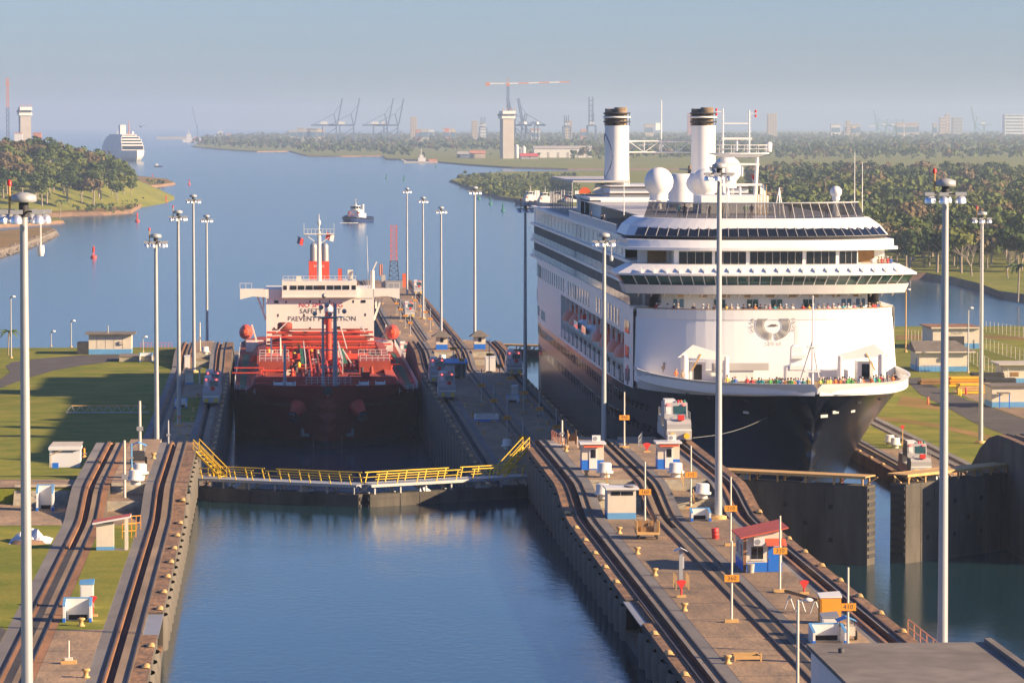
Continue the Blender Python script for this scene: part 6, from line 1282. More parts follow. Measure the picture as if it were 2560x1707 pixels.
# derrick at the wall end
Y = 1150; x = zX(985, Y); t = thing('lattice_crane', 'orange lattice crane tower at the end of the approach wall', 'crane', (x, Y, 4.8))
MB().bx(-2.6, 2.6, -2, 3, 0, 2.6).build('machine_base', 'steel', t); MB().bx(-3.8, -2.6, -1, 2, 0.5, 4.2).build('cab', 'fence', t); MB().bx(2.6, 4.2, -1, 2, 0.5, 4.6).build('counterweight', 'orange', t)
def lattice(parent, x0, x1, z0, z1, n, m, r=0.12, y=0.0, name='lattice'):
    mb = MB()
    for xx in (0, 1):
        for dy in (-0.9, 0.9): mb.tube((x0[xx], y + dy, z0), (x1[xx], y + dy, z1), r, None, 4)
    for k in range(n):
        f0, f1 = k / n, (k + 1) / n; L = lambda i, f: x0[i] + (x1[i] - x0[i]) * f
        za, zb = z0 + (z1 - z0) * f0, z0 + (z1 - z0) * f1
        mb.tube((L(0, f0), y - 0.9, za), (L(1, f1), y - 0.9, zb), r * 0.7, None, 4); mb.tube((L(1, f0), y - 0.9, za), (L(0, f1), y - 0.9, zb), r * 0.7, None, 4); mb.tube((L(0, f1), y - 0.9, zb), (L(1, f1), y - 0.9, zb), r * 0.7, None, 4)
    return tag(mb.build(name, m, parent), kind='stuff')
lattice(t, (-1.5, 1.5), (-1.1, 1.1), 2.6, 8.5, 4, 'darksteel'); lattice(t, (-0.9, 0.9), (-0.9, 0.9), 8.5, 19.2, 7, 'orange')
for dx in (-1.2, -0.6): MB().tube((-3.0 + dx, 0, 4), (-3.0 + dx, 0, 7.5), 0.25, None, 6).build('exhaust_stack', 'farorange', t)
# ---- left side buildings and things on the lawn
def lshed(px0, px1, yb, z, hpx, depth, label, base=True, wallm='cream', roofm='roofgrey', basem='paleblue', name='shed', roof='mono'):
    a = G(px0, yb, z); b = G(px1, yb, z); w = (b - a).length; hh = hpx * a.y / F_PX; t = thing(name, label, 'building' if w > 5 else 'shed', a)
    if base: MB().bx(0, w, 0, depth, hh * 0.26, hh).build('wall', wallm, t); MB().bx(-0.02, w + 0.02, -0.02, depth + 0.02, 0, hh * 0.26).build('wall_base', basem, t)
    else: MB().bx(0, w, 0, depth, 0, hh).build('wall', wallm, t)
    return t, w, hh
t, w, hh = lshed(222, 328, 886, 11.3, 50, 6, 'white metal building with blue base by the left shore')
MB().bx(-0.7, w + 0.8, -1.0, 6.5, hh, hh + 0.2).build('roof', 'roofgrey', t); MB().bx(-2.2, 0, 0, 3, 0, 2.3).build('side_annex', 'darksteel', t); MB().bx(w * 0.72, w * 0.82, -0.3, 0, 1.9, 2.5).build('air_conditioner', 'fence', t)
for k in range(1, 5): MB().bx(w * k / 5 - 0.03, w * k / 5 + 0.03, -0.04, 0, 1.1, hh).build('panel_joint', 'fence', t)
MB().tube((w * 0.45, 1, hh), (w * 0.45, 1, hh + 1.6), 0.1, None, 6).build('vent_pipe', 'fence', t)
t, w, hh = lshed(124, 200, 1168, 21.6, 52, 2.6, 'small white tin shelter by the left track', False, 'white', name='tin_shelter')
MB().bx(-0.1, w + 0.1, -0.1, 2.7, hh - 0.35, hh - 0.05).build('fascia', 'white', t); mb = MB(); mb.add([(-0.1, -0.1, hh - 0.05), (w + 0.1, -0.1, hh - 0.05), (w + 0.2, 2.8, hh + 0.25), (0.2, 2.8, hh + 0.25)], [(0, 1, 2, 3)]); mb.build('roof', 'fence', t); MB().bx(0.25, w - 0.4, -0.12, -0.09, hh - 0.5, hh - 0.4).build('gap', 'darksteel', t)
MB().tube((0.15, -0.3, 0), (0.15, -0.3, 1.3), 0.04, None, 5).tube((0.15, -0.3, 1.3), (1.3, -0.3, 1.7), 0.04, None, 5).build('handrail', 'bollard', t); MB().bx(0.3, 0.9, -0.9, -0.4, 0, 0.5).build('crate', 'bluepaint', t)
p = G(332, 904, 11.33); t = thing('concrete_block', 'low pale concrete block beside the left track', 'block', p); MB().bx(-2.5, 4.2, 0, 8, 0, 0.85).build('body', 'step_white', t); MB().bx(-2.6, 4.3, -0.1, 8.1, 0.85, 1.0).build('top', 'concrete', t)
# truss bridge section lying on the lawn
p = G(165, 1033, 11.3); q = G(372, 1030, 11.3); L = (q - p).length; t = thing('truss', 'grey steel truss lying on the left lawn', 'truss', p)
n = 9; mb = None
MB().bar((0, 0, 0.1), (L, 0, 0.1), 0.18, 0.18).build('bottom_chord', 'galv', t); MB().bar((L / n * 0.6, 0, 1.15), (L - L / n * 0.6, 0, 1.15), 0.18, 0.18).build('top_chord', 'bollard', t)
for k in range(n):
    MB().bar((L * k / n, 0, 0.1), (L * (k + 0.6) / n, 0, 1.15), 0.1, 0.1).build('diagonal', 'galv', t)
    if k: MB().bar((L * (k - 0.4) / n, 0, 1.15), (L * k / n, 0, 0.1), 0.1, 0.1).build('diagonal', 'galv', t)
# tarpaulin heap
p = G(78, 1352, 20.5); random.seed(11)
mb = MB(); N = 12; H = [[0] * (N + 1) for _ in range(N + 1)]
for i in range(N + 1):
    for j in range(N + 1):
        u, v = i / N * 2 - 1, j / N * 2 - 1; H[i][j] = max(0, (1 - u * u * 0.95) * (1 - v * v)) * (0.75 + 0.35 * math.sin(7 * u + 3 * v) + random.uniform(-0.18, 0.18))
mb.loft([[(1.75 * (i / N * 2 - 1), 2.2 * (j / N * 2 - 1), H[i][j]) for j in range(N + 1)] for i in range(N + 1)], 0, False); o = mb.build('tarpaulin', ['tarp']); o.location = p; tag(o, 'crumpled white tarpaulin over a heap on the left grass', 'tarpaulin')
o = MB().lathe((0, 0, 0), [(1.6, 0), (1.2, 0.3), (0.2, 0.36)], 12).build('soil_heap', ['soil']); o.location = G(72, 1357, 20.5); o.scale = (1, 1.0, 0.8); tag(o, 'reddish soil spilling from under the tarpaulin', 'soil')
# ---- right side buildings
def rbuild(px0, px1, yb, z, hpx, depth, label): return lshed(px0, px1, yb, z, hpx, depth, label, True, 'cream', 'roofgrey', 'paleblue', 'service_building')
t, w, hh = rbuild(2298, 2421, 929, 11.97, 50, 9, 'cream and blue building with grey hipped roof right of the bow')
mb = MB(); e = 0.8; mb.add([(-e, -e, hh), (w + e + 0.4, -e, hh), (w + e + 0.4, 9 + e, hh), (-e, 9 + e, hh), (-e, 4.5, hh + 1.7), (w + e - 2.2, 4.5, hh + 1.7)], [(0, 1, 5, 4), (1, 2, 5), (2, 3, 4, 5), (3, 0, 4), (3, 2, 1, 0)]); mb.build('roof', 'roofgrey', t); MB().bx(-e, w + e + 0.4, -e - 0.05, -e, hh - 0.12, hh + 0.08).build('gutter', 'cream', t)
MB().bx(w * 0.45, w * 0.52, -0.35, 0, 1.9, 2.6).build('air_conditioner', 'fence', t); MB().bx(-0.04, 0, 2.5, 3.5, 0.05, 2.2).build('door', 'bluepaint', t)
for k in range(7): MB().bx(0.1 + k * 0.65, 0.16 + k * 0.65, -0.9, -0.84, 0, 1.1).build('railing_post', 'bluepaint', t)
MB().bx(0.1, 4.2, -0.92, -0.84, 1.05, 1.15).build('railing', 'bluepaint', t)
t, w, hh = rbuild(2332, 2452, 872, 11.97, 52, 12, 'cream warehouse with flat red brown roof and dark doorway')
MB().bx(-0.5, w + 0.2, -0.6, 12.4, hh, hh + 0.2).build('roof', 'track_rust', t); MB().bx(-0.45, w + 0.15, -0.62, -0.55, hh - 0.05, hh + 0.2).build('fascia', 'cream', t); MB().bx(w * 0.34, w * 0.66, -0.05, 0, 0, 2.4).build('doorway', 'darksteel', t); text('TALLER', 0.7, 'inkgrey', (w * 0.5, -0.06, 3.0), t)
t, w, hh = rbuild(2508, 2600, 957, 11.97, 45, 7, 'cream flat roofed building at the right edge behind the timber')
MB().bx(-0.9, w + 0.2, -0.9, 7.5, hh, hh + 0.25).build('roof', 'fence', t); MB().bx(1.2, 2.6, -0.06, 0, 1.1, 1.8).build('window', 'wood', t)
t, w, hh = rbuild(2480, 2620, 1018, 12.01, 52, 6, 'low white and blue shed at the right edge with lean to roofs')
MB().bx(-0.3, w + 0.2, -0.4, 6.3, hh, hh + 0.15).build('roof', 'roofgrey', t); MB().bx(0.6, 2.4, -2.2, -0.3, 2.2, 2.35).build('lean_to_roof', 'roofgrey', t)
for x in (0.7, 2.2): MB().bx(x, x + 0.14, -2.1, -1.96, 0, 2.2).build('lean_to_post', 'bluepaint', t)
random.seed(5)
for k, (px, yb, l, m) in enumerate(((2340, 962, 'flat stack of brown boards on the right lawn', 'wood'), (2415, 968, 'tall stack of yellow timber beams', 'signorange'), (2438, 985, 'long stack of orange brown timber beams', 'bollard'), (2470, 958, 'stack of grey beams with orange ends', 'darksteel'), (2500, 972, 'small dark beam stack at the right', 'darksteel'))):
    p = G(px, yb, 11.97); t = thing('timber_stack', l, 'timber', p, 0, 'timber stacks'); n = 4 if k else 2
    for i in range(n):
        for j in range(4): MB().bx(-2.6 + random.uniform(-0.2, 0.2), 2.6 + random.uniform(-0.2, 0.2), j * 0.5, j * 0.5 + 0.4, 0.1 + i * 0.42, 0.45 + i * 0.42).build('beam', m if (i + j) % 3 else ('yellow' if k in (1, 2) else m), t)
for px, yb, m, l in ((2396, 987, 'yellow', 'yellow guard post by the timber'), (2401, 989, 'yellow', 'second yellow guard post by the timber'), (2415, 985, 'redpaint', 'red hydrant post by the timber'), (2320, 1010, 'orange', 'small orange cone by the right road')):
    o = MB().lathe((0, 0, 0), [(0.18, 0), (0.16, 1.0), (0.08, 1.1)], 10).build('guard_post', [m]); o.location = G(px, yb, 12.01); tag(o, l, 'post')
def fence(p, q, label, n, h=2.3):
    p = Vector(p); q = Vector(q); d = q - p; t = thing('wire_fence', label, 'fence', p)
    for k in range(n + 1): MB().tube(d * (k / n), d * (k / n) + Vector((0, 0, h)), 0.06, None, 5).build('post', 'fence', t)
    for z in (0.2, h * 0.5, h - 0.05): MB().tube(Vector((0, 0, z)), d + Vector((0, 0, z)), 0.03, None, 4).build('wire', 'fence', t)
fence(G(2262, 850, 11.97), G(2330, 858, 11.97), 'wire fence behind the hip roofed building', 8); fence(G(2455, 872, 11.97), G(2560, 905, 11.97), 'wire fence right of the warehouse', 10); fence(G(2425, 905, 11.97), G(2520, 960, 11.97), 'wire fence beside the hip roofed building', 10, 2.6); fence(G(2465, 830, 11.97), G(2590, 850, 11.97), 'wire fence along the right shore', 12)
# ================================================================== far land, vegetation, vessels, port
def inpoly(x, y, P):
    c = False; n = len(P)
    for i in range(n):
        x1, y1 = P[i][0], P[i][1]; x2, y2 = P[i - 1][0], P[i - 1][1]
        if (y1 > y) != (y2 > y) and x < (x2 - x1) * (y - y1) / (y2 - y1) + x1: c = not c
    return c
def landmass(name, px, z, m, edge='soil', rim=None):
    P = gp(px, 0.0); cx = sum(p.x for p in P) / len(P); cy = sum(p.y for p in P) / len(P)
    mb = MB(); n = len(P); k = rim or 0.97
    inner = [(p.x + (cx - p.x) * (1 - k), p.y + (cy - p.y) * (1 - k), z) for p in P]
    mb.add([tuple(p) for p in inner], [tuple(range(n))], 0)
    for i in range(n):
        j = (i + 1) % n; mb.quad((P[i].x, P[i].y, -0.6), (P[j].x, P[j].y, -0.6), inner[j], inner[i], 1)
    tag(mb.build(name, [m, edge]), kind='structure'); return [(p.x, p.y) for p in P]
RB = landmass('river_bank', [(1120, 455), (1160, 470), (1205, 487), (1250, 500), (1320, 508), (1400, 520), (1600, 560), (1900, 630), (2140, 688), (2240, 699), (2330, 703), (2400, 714), (2470, 732), (2520, 752), (2800, 790), (3300, 800), (3300, 470), (2600, 462), (2300, 456), (2000, 442), (1700, 430), (1420, 432), (1250, 434), (1180, 442)], 2.2, 'grass', 'soil', 0.985)
LP = landmass('peninsula', [(-500, 552), (0, 543), (100, 545), (180, 541), (260, 539), (330, 534), (360, 515), (405, 484), (375, 481), (345, 472), (400, 468), (440, 462), (420, 452), (300, 440), (150, 420), (-500, 400)], 2.0, 'grass_dry', 'soil', 0.985)
FL = landmass('far_shore', [(476, 368), (560, 376), (640, 381), (720, 380), (765, 392), (850, 393), (955, 392), (962, 400), (1060, 404), (1170, 415), (1280, 422), (1420, 426), (1700, 426), (2000, 436), (2300, 450), (2700, 458), (3100, 458), (3100, 336), (2000, 328), (1200, 332), (700, 340), (520, 350)], 2.0, 'grass', 'soil', 0.995)
S1 = landmass('spit', [(-500, 800), (-200, 705), (0, 643), (60, 625), (110, 605), (146, 589), (135, 581), (100, 580), (0, 590), (-400, 600)], 2.6, 'grass_dry', 'rock', 0.96)
S2 = landmass('spit', [(-500, 580), (0, 569), (100, 563), (165, 558), (150, 550), (100, 548), (0, 546), (-500, 550)], 1.6, 'grass', 'soil', 0.96)
# hill on the left peninsula
HC = (-185.0, 2700.0)
def hL(x, y): return 2.0 + 27 * math.exp(-((x - HC[0]) / 95) ** 2 - ((y - HC[1]) / 420) ** 2)
mb = MB(); rings = []
for r in [0.02] + [0.1 * k for k in range(1, 13)]:
    rings.append([(HC[0] + 95 * r * math.cos(a), HC[1] + 420 * r * math.sin(a), hL(HC[0] + 95 * r * math.cos(a), HC[1] + 420 * r * math.sin(a)) - (0.0 if r < 0.85 else 30.0 * (r - 0.85) ** 1.2)) for a in [2 * math.pi * i / 24 for i in range(24)]])
mb.loft(rings, 0, True, True); tag(mb.build('hill', ['grass']), kind='structure')
# ---- trees
def crown_quads(mb, c, rx, rz, blobs, per, qs, rnd, mi=0):
    for b in range(blobs):
        u = rnd.uniform(-1, 1); a = rnd.uniform(0, 6.283); rr = math.sqrt(max(0, 1 - u * u)) * 0.62; bc = (c[0] + rx * rr * math.cos(a), c[1] + rx * rr * math.sin(a), c[2] + rz * u * 0.6)
        br = rnd.uniform(0.32, 0.52) * rx
        for k in range(per):
            v = rnd.uniform(-0.55, 1); t = rnd.uniform(0, 6.283); s = math.sqrt(max(0, 1 - v * v)); n = Vector((s * math.cos(t), s * math.sin(t), v))
            p = Vector(bc) + Vector((n.x * br, n.y * br, n.z * br * min(1.0, rz / rx * 1.1))) * rnd.uniform(0.8, 1.08)
            nn = (n + Vector((rnd.uniform(-.6, .6), rnd.uniform(-.6, .6), rnd.uniform(-.5, .6)))).normalized()
            e = nn.orthogonal().normalized(); f = nn.cross(e); w = qs * rnd.uniform(0.6, 1.25); h = w * rnd.uniform(0.5, 0.9); th = rnd.uniform(0, 3.14); e, f = e * math.cos(th) + f * math.sin(th), f * math.cos(th) - e * math.sin(th)
            mb.add([p - e * w - f * h * 0.3, p + f * h, p + e * w + f * h * 0.2, p - f * h], [(0, 1, 2, 3)], mi)
TREEV = []
for v in range(4):
    rnd = random.Random(40 + v); mb = MB(); crown_quads(mb, (0, 0, 8.2), 4.6 + 0.5 * v, 3.6 + 0.4 * (v % 2), 10, 42, 0.75, rnd)
    tr = MB(); tr.tube((0, 0, -1.5), (0.2, 0, 5.0), 0.38, 0.24, 7)
    for k in range(5): a = k * 1.3 + v; tr.tube((0.2, 0, 4.2 + 0.4 * k), (2.6 * math.cos(a), 2.6 * math.sin(a), 7.8 + 0.3 * k), 0.17, 0.06, 5)
    cm = {}
    for m in ('leaf', 'leaf_dark', 'leaf_lime', 'leaf_brown'): cm[m] = mb.mesh('crown', [m])
    TREEV.append((tr.mesh('trunk', ['bark']), cm))
def tree(x, y, z, s, m, v, label, group, rz):
    t = thing('broadleaf_tree', label, 'tree', (x, y, z), rz, group); t.scale = (s * 1.05, s * 1.05, s)
    link('trunk', TREEV[v][0], t); link('crown', TREEV[v][1][m], t)
TL = {'leaf': 'mid green broadleaf tree', 'leaf_dark': 'dark green broadleaf tree', 'leaf_lime': 'yellow green broadleaf tree', 'leaf_brown': 'brownish half bare tree'}
def pick(rnd): return rnd.choices(('leaf', 'leaf_dark', 'leaf_lime', 'leaf_brown'), (5, 4, 1.6, 2.4))[0]
rnd = random.Random(21)
cand = []
Y = 1335.0
while Y < 3450:
    xa, xb = zX(1880, Y), zX(2660, Y); x = xa + rnd.uniform(0, 8)
    while x < xb:
        yy = Y + rnd.uniform(-14, 14)
        if inpoly(x, yy, RB) and inpoly(x + 3, yy - 12, RB): cand.append((yy, x))
        x += rnd.uniform(6.5, 11.5)
    Y += 26 + (Y - 1335) * 0.012
cand.sort(); forest = MB()
def addmass(mb, x, y, z, s, rnd, per=14, blobs=5, qs=1.5):
    crown_quads(mb, (x, y, z + 7.5 * s), 5.0 * s, 4.2 * s, blobs, per, qs * s, rnd, rnd.choices((0, 1, 2, 3), (5, 4, 1.4, 2.2))[0])
FM = ['leaf', 'leaf_dark', 'leaf_lime', 'leaf_brown']
for i, (y, x) in enumerate(cand):
    s = rnd.uniform(0.85, 1.6)
    if i < 190: m = pick(rnd); tree(x, y, 2.2, s, m, rnd.randrange(4), TL[m] + ' on the right river bank', 'trees on the right bank, ' + m.replace('_', ' '), rnd.uniform(0, 6))
    else: addmass(forest, x, y, 2.2, s, rnd, 16, 7, 1.15)
tag(forest.build('forest', FM), 'dense mixed forest behind the cruise ship', kind='stuff')
# left hill trees
cand = []
Y = 2240.0
while Y < 3500:
    x = zX(-60, Y)
    while x < zX(420, Y):
        yy = Y + rnd.uniform(-20, 20); px = 688 + F_PX * x / yy
        if inpoly(x, yy, LP) and inpoly(x + 4, yy - 25, LP) and px < 345 - max(0, (yy - 2400) * 0.06): cand.append((yy, x))
        x += rnd.uniform(7, 12)
    Y += 45 + (Y - 2240) * 0.02
cand.sort(); forest = MB()
for i, (y, x) in enumerate(cand):
    s = rnd.uniform(0.9, 1.5) * (1.0 if x < zX(280, y) else 0.75)
    if i < 95: m = pick(rnd); tree(x, y, hL(x, y) - 0.3, s, m, rnd.randrange(4), TL[m] + ' on the left hill', 'trees on the left hill, ' + m.replace('_', ' '), rnd.uniform(0, 6))
    else: addmass(forest, x, y, hL(x, y) - 0.3, s, rnd, 16, 7, 1.2)
tag(forest.build('forest', FM), 'tree covered hill behind the left spit', kind='stuff')
# far woods
forest = MB(); Y = 5050.0
while Y < 13500:
    x = zX(440, Y); xe = zX(2700, Y)
    while x < xe:
        yy = Y + rnd.uniform(-80, 80); px = 688 + F_PX * x / yy
        clear = 1030 < px < 1420 and yy < 6400
        if inpoly(x, yy, FL) and not (clear and rnd.random() < 0.86): addmass(forest, x, yy, 2, rnd.uniform(0.8, 1.6) * (0.55 if clear else 1), rnd, 9, 4, 1.9)
        x += rnd.uniform(9, 17)
    Y += 150 + (Y - 5050) * 0.05
tag(forest.build('woods', FM), 'far wooded shore', kind='stuff')
scrub = MB()
for k in range(420):
    px = rnd.uniform(1150, 1440); py = rnd.uniform(440, 500); p = G(px, py, 2.0)
    if inpoly(p.x, p.y, RB) and inpoly(p.x, p.y - 45, RB): crown_quads(scrub, (p.x, p.y, 3.5), rnd.uniform(3, 6), rnd.uniform(2, 4), 4, 10, 1.3, rnd, rnd.choices((0, 1, 2), (3, 1.5, 4))[0])
for k in range(240):
    px = rnd.uniform(180, 430); py = rnd.uniform(452, 535); p = G(px, py, 2.0)
    if inpoly(p.x, p.y, LP): crown_quads(scrub, (p.x, p.y, 3.0), rnd.uniform(2, 4), rnd.uniform(1.5, 3), 3, 10, 0.9, rnd, rnd.choices((0, 1, 2), (3, 1.5, 4))[0])
tag(scrub.build('scrub', FM), 'low green scrub along the shores', kind='stuff')
# palms
def frond(mb, a, L, droop, w=0.55):
    pts = []
    for k in range(7):
        f = k / 6; r = L * (f - 0.12 * f * f); z = L * (0.42 * f - droop * f * f); pts.append((Vector((r * math.cos(a), r * math.sin(a), z)), w * math.sin(math.pi * min(1, 0.12 + f * 0.88)) ** 0.7))
    sd = Vector((-math.sin(a), math.cos(a), 0))
    for (p, w0), (q, w1) in zip(pts, pts[1:]):
        mb.add([p - sd * w0 + Vector((0, 0, -w0 * 0.5)), p, p + sd * w0 + Vector((0, 0, -w0 * 0.5)), q - sd * w1 + Vector((0, 0, -w1 * 0.5)), q, q + sd * w1 + Vector((0, 0, -w1 * 0.5))], [(0, 1, 4, 3), (1, 2, 5, 4)])
PALM = []
for v in range(2):
    tr = MB(); tr.path([(0, 0, -1), (0.15, 0, 3), (0.35, 0, 6), (0.5, 0, 8.2)], 0.22, 7); fr = []
    for k in range(15): fm = MB(); frond(fm, k * 0.42 + v + (k % 2) * 0.15, 4.2 + 0.5 * (k % 3), 0.30 + 0.28 * (k % 3) + 0.1 * v); fr.append(fm.off(0.5, 0, 8.2).mesh('frond', ['palm_leaf']))
    PALM.append((tr.mesh('trunk', ['bark']), fr))
for k in range(26):
    px = rnd.uniform(1950, 2560); py = rnd.uniform(505, 640); p = G(px, py, 2.2)
    if not inpoly(p.x, p.y, RB): continue
    t = thing('palm_tree', 'palm among the trees on the right bank', 'palm', p, rnd.uniform(0, 6), 'palms on the right bank'); s = rnd.uniform(1.3, 1.75); t.scale = (s, s, s); link('trunk', PALM[k % 2][0], t)
    for f in PALM[k % 2][1]: link('frond', f, t)
for px, py, s, z, l in ((20, 888, 0.55, 11.3, 'small young palm on the far left lawn'), (150, 543, 1.1, 2, 'leafy palm clump at the left shore'), (2545, 745, 1.2, 2.2, 'palm at the right edge of the bank')):
    t = thing('palm_tree', l, 'palm', G(px, py, z), 0.7); t.scale = (s, s, s); link('trunk', PALM[0][0], t)
    for f in PALM[0][1]: link('frond', f, t)
# bare pale trees
def bare(seed, mb, p, d, L, r, depth, rnd):
    q = p + d * L; mb.tube(p, q, r, r * 0.65, 5 if depth > 1 else 4, 0, False)
    if depth == 0: return
    for k in range(3 if depth > 1 else 4): bare(seed, mb, p.lerp(q, rnd.uniform(0.7, 1)), (d + Vector((rnd.uniform(-.8, .8), rnd.uniform(-.8, .8), rnd.uniform(-.15, .5)))).normalized(), L * rnd.uniform(0.55, 0.8), r * 0.55, depth - 1, rnd)
for k, (px, py, s) in enumerate(((2275, 560, 1.6), (2300, 575, 1.3), (2400, 600, 1.2), (2440, 560, 1.3), (2225, 540, 1.2), (2360, 520, 1.3), (2430, 645, 1.1), (2520, 650, 1.0), (2130, 545, 1.2), (2480, 500, 1.4), (2408, 425, 2.6))):
    r2 = random.Random(60 + k); mb = MB(); bare(k, mb, Vector((0, 0, -1)), Vector((r2.uniform(-.1, .1), 0, 1)), 4.6, 0.34, 4, r2); z = 2.2
    p = G(px, py + 45, z); t = thing('bare_tree', 'leafless pale branched tree on the right bank' if k < 10 else 'tall pale bare trunk rising above the far woods', 'tree', p, 0, 'bare trees on the right bank' if k < 10 else None); t.scale = (s, s, s); mb.build('branches', 'bark', t)
# riprap
rk = MB(); ico = [(0, 0, 1), (0.9, 0, 0.2), (0.2, 0.9, 0.1), (-0.8, 0.4, 0.2), (-0.5, -0.8, 0.15), (0.5, -0.7, 0.3), (0, 0, -0.7)]; icf = [(0, 1, 2), (0, 2, 3), (0, 3, 4), (0, 4, 5), (0, 5, 1), (6, 2, 1), (6, 3, 2), (6, 4, 3), (6, 5, 4), (6, 1, 5)]
edge = gp([(-60, 662), (0, 645), (60, 627), (110, 606), (146, 589)], 0.0)
for k in range(520):
    i = rnd.randrange(4); f = rnd.random(); p = edge[i].lerp(edge[i + 1], f); u = rnd.random(); s = rnd.uniform(0.6, 1.6); c = Vector((p.x - 3 * u, p.y + 16 * u, 2.4 * u)); th = rnd.uniform(0, 6)
    rk.add([c + Vector((s * (a * math.cos(th) - b * math.sin(th)), s * (a * math.sin(th) + b * math.cos(th)), s * d * 0.8)) for a, b, d in ico], icf)
tag(rk.build('riprap', ['rock']), 'grey riprap stones along the left spit', kind='stuff')
# ---- buoys
def buoy(m, label, grp):
    t = thing('buoy', label, 'buoy', (0, 0, 0), 0, grp); MB().lathe((0, 0, 0), [(1.2, -0.4), (1.3, 0.2), (1.2, 0.9), (0.5, 1.1)], 14).build('float', m, t)
    mb = MB()
    for k in range(4): mb.tube((0.45 * math.cos(k * 1.57), 0.45 * math.sin(k * 1.57), 1.0), (0.3 * math.cos(k * 1.57), 0.3 * math.sin(k * 1.57), 4.0), 0.09, None, 5)
    for k in range(4): MB().tube((0.45 * math.cos(k * 1.57), 0.45 * math.sin(k * 1.57), 1.0), (0.3 * math.cos(k * 1.57), 0.3 * math.sin(k * 1.57), 4.0), 0.11, None, 5).build('tower_leg', m, t)
    MB().bx(-0.5, 0.5, -0.08, 0.08, 2.4, 4.4).bx(-0.08, 0.08, -0.5, 0.5, 2.4, 4.4).build('reflector', m, t); MB().lathe((0, 0, 4.4), [(0.2, 0), (0.2, 0.5), (0.05, 0.7)], 8).build('lantern', m, t); return t
rb = None
for i, (px, py, l) in enumerate(((234, 645, 'red buoy nearest the left spit'), (343, 554, 'red buoy below the peninsula tip'), (415, 505, 'red buoy right of the lower peninsula point'), (473, 462, 'red buoy farthest right of the peninsula'), (381, 448, 'small red buoy behind the grassy point'), (317, 436, 'tiny red buoy behind the tree edge'))):
    p = G(px, py, 0)
    if rb is None: rb = buoy('orange_red', l, 'red channel buoys'); rb.location = p
    else: dup(rb, p, 0.5 * i, l)
rb = None
for i, (px, py, l) in enumerate(((966, 447, 'green buoy left of the pair in mid channel'), (1010, 452, 'green buoy right of the pair in mid channel'), (1090, 418, 'green buoy near the barge'), (1197, 498, 'green buoy behind the tall lamp masts'), (1226, 511, 'green buoy off the scrubby point'), (1257, 528, 'green buoy beside the moored tugs'))):
    p = G(px, py, 0)
    if rb is None: rb = buoy('greenpaint', l, 'green channel buoys'); rb.location = p
    else: dup(rb, p, 0.4 * i, l)
# ---- tugs
def tug(label, loc, rz, grp=None):
    t = thing('tugboat', label, 'tugboat', loc, rz, grp); rings = []
    for s, w, top in ((0, 0.4, 3.9), (0.6, 2.3, 3.7), (1.8, 3.9, 3.4), (4, 5.1, 3.0), (8, 5.4, 2.5), (16, 5.4, 2.2), (24, 5.2, 2.3), (27.5, 4.3, 2.5), (28, 3.6, 2.6)):
        rings.append([(-w, s, top), (-w * 1.02, s, top * 0.55), (-w * 0.92, s + 0.5, -0.8), (w * 0.92, s + 0.5, -0.8), (w * 1.02, s, top * 0.55), (w, s, top)])
    mb = MB(); mb.loft(rings, 0, True); mb.add([rings[-1][i] for i in range(6)], [(0, 1, 2, 3, 4, 5)]); mb.build('hull', 'tugblue', t)
    mb = MB(); mb.loft([[(r[0][0] * 0.95, r[0][1] + 0.3, r[0][2] - 0.7), (-r[0][0] * 0.95, r[0][1] + 0.3, r[0][2] - 0.7)] for r in rings], 0, False); mb.build('deck', 'greendeck', t)
    mb = MB(); mb.path([(r[0][0] * 1.03, r[0][1], r[0][2] * 0.7) for r in rings][::-1] + [(-r[0][0] * 1.03, r[0][1], r[0][2] * 0.7) for r in rings], 0.35, 6); mb.build('fender', 'black', t)
    MB().bx(-3.4, 3.4, 6.5, 18, 1.8, 4.6).build('deckhouse', 'farwhite', t); MB().bx(-2.6, 2.6, 7.5, 14.5, 4.6, 6.6).build('upper_house', 'farwhite', t)
    mb = MB(); mb.loft([[(2.3 * k * a, 10.2 + 2.3 * k * b, z) for a, b in ((-1, -0.5), (-0.5, -1), (0.5, -1), (1, -0.5), (1, 0.6), (0.5, 1), (-0.5, 1), (-1, 0.6))] for k, z in ((0.9, 6.6), (1.0, 7.2), (1.08, 8.8), (1.0, 9.0))], 0, False, True, True); mb.build('wheelhouse', 'farwhite', t)
    for k in range(8):
        P = ((-1, -0.5), (-0.5, -1), (0.5, -1), (1, -0.5), (1, 0.6), (0.5, 1), (-0.5, 1), (-1, 0.6)); a, b = P[k], P[(k + 1) % 8]
        mb = MB(); L = lambda u, kk, z: (2.36 * kk * (a[0] + (b[0] - a[0]) * u), 10.2 + 2.36 * kk * (a[1] + (b[1] - a[1]) * u), z); mb.quad(L(0.1, 1.01, 7.3), L(0.9, 1.01, 7.3), L(0.9, 1.07, 8.6), L(0.1, 1.07, 8.6)); mb.build('window', 'glassdark', t)
    for x in (-2.2, 2.2): MB().bx(x - 0.6, x + 0.6, 14.6, 16.4, 4.6, 9.6).build('funnel', 'farwhite', t)
    mb = MB(); mb.tube((0, 11, 9), (0, 11, 13), 0.25, 0.1, 6); mb.bar((-1.6, 11, 11), (1.6, 11, 11), 0.15, 0.15); mb.bar((-1.2, 11, 12.2), (1.2, 11, 12.2), 0.12, 0.12); mb.build('mast', 'farwhite', t)
    for x in (-2.7, 2.7): MB().bx(x - 0.6, x + 0.6, 7.0, 8.4, 4.6, 5.6).build('life_raft', 'orange', t)
    MB().lathe((0, 4.5, 3.1), [(0.9, -1.2), (0.7, -1.1), (0.7, 1.1), (0.9, 1.2)], 12, axis=0).build('winch', 'orange', t); return t
tg = tug('dark blue tugboat under way in the channel behind the tanker', G(872, 556, 0), R(-22))
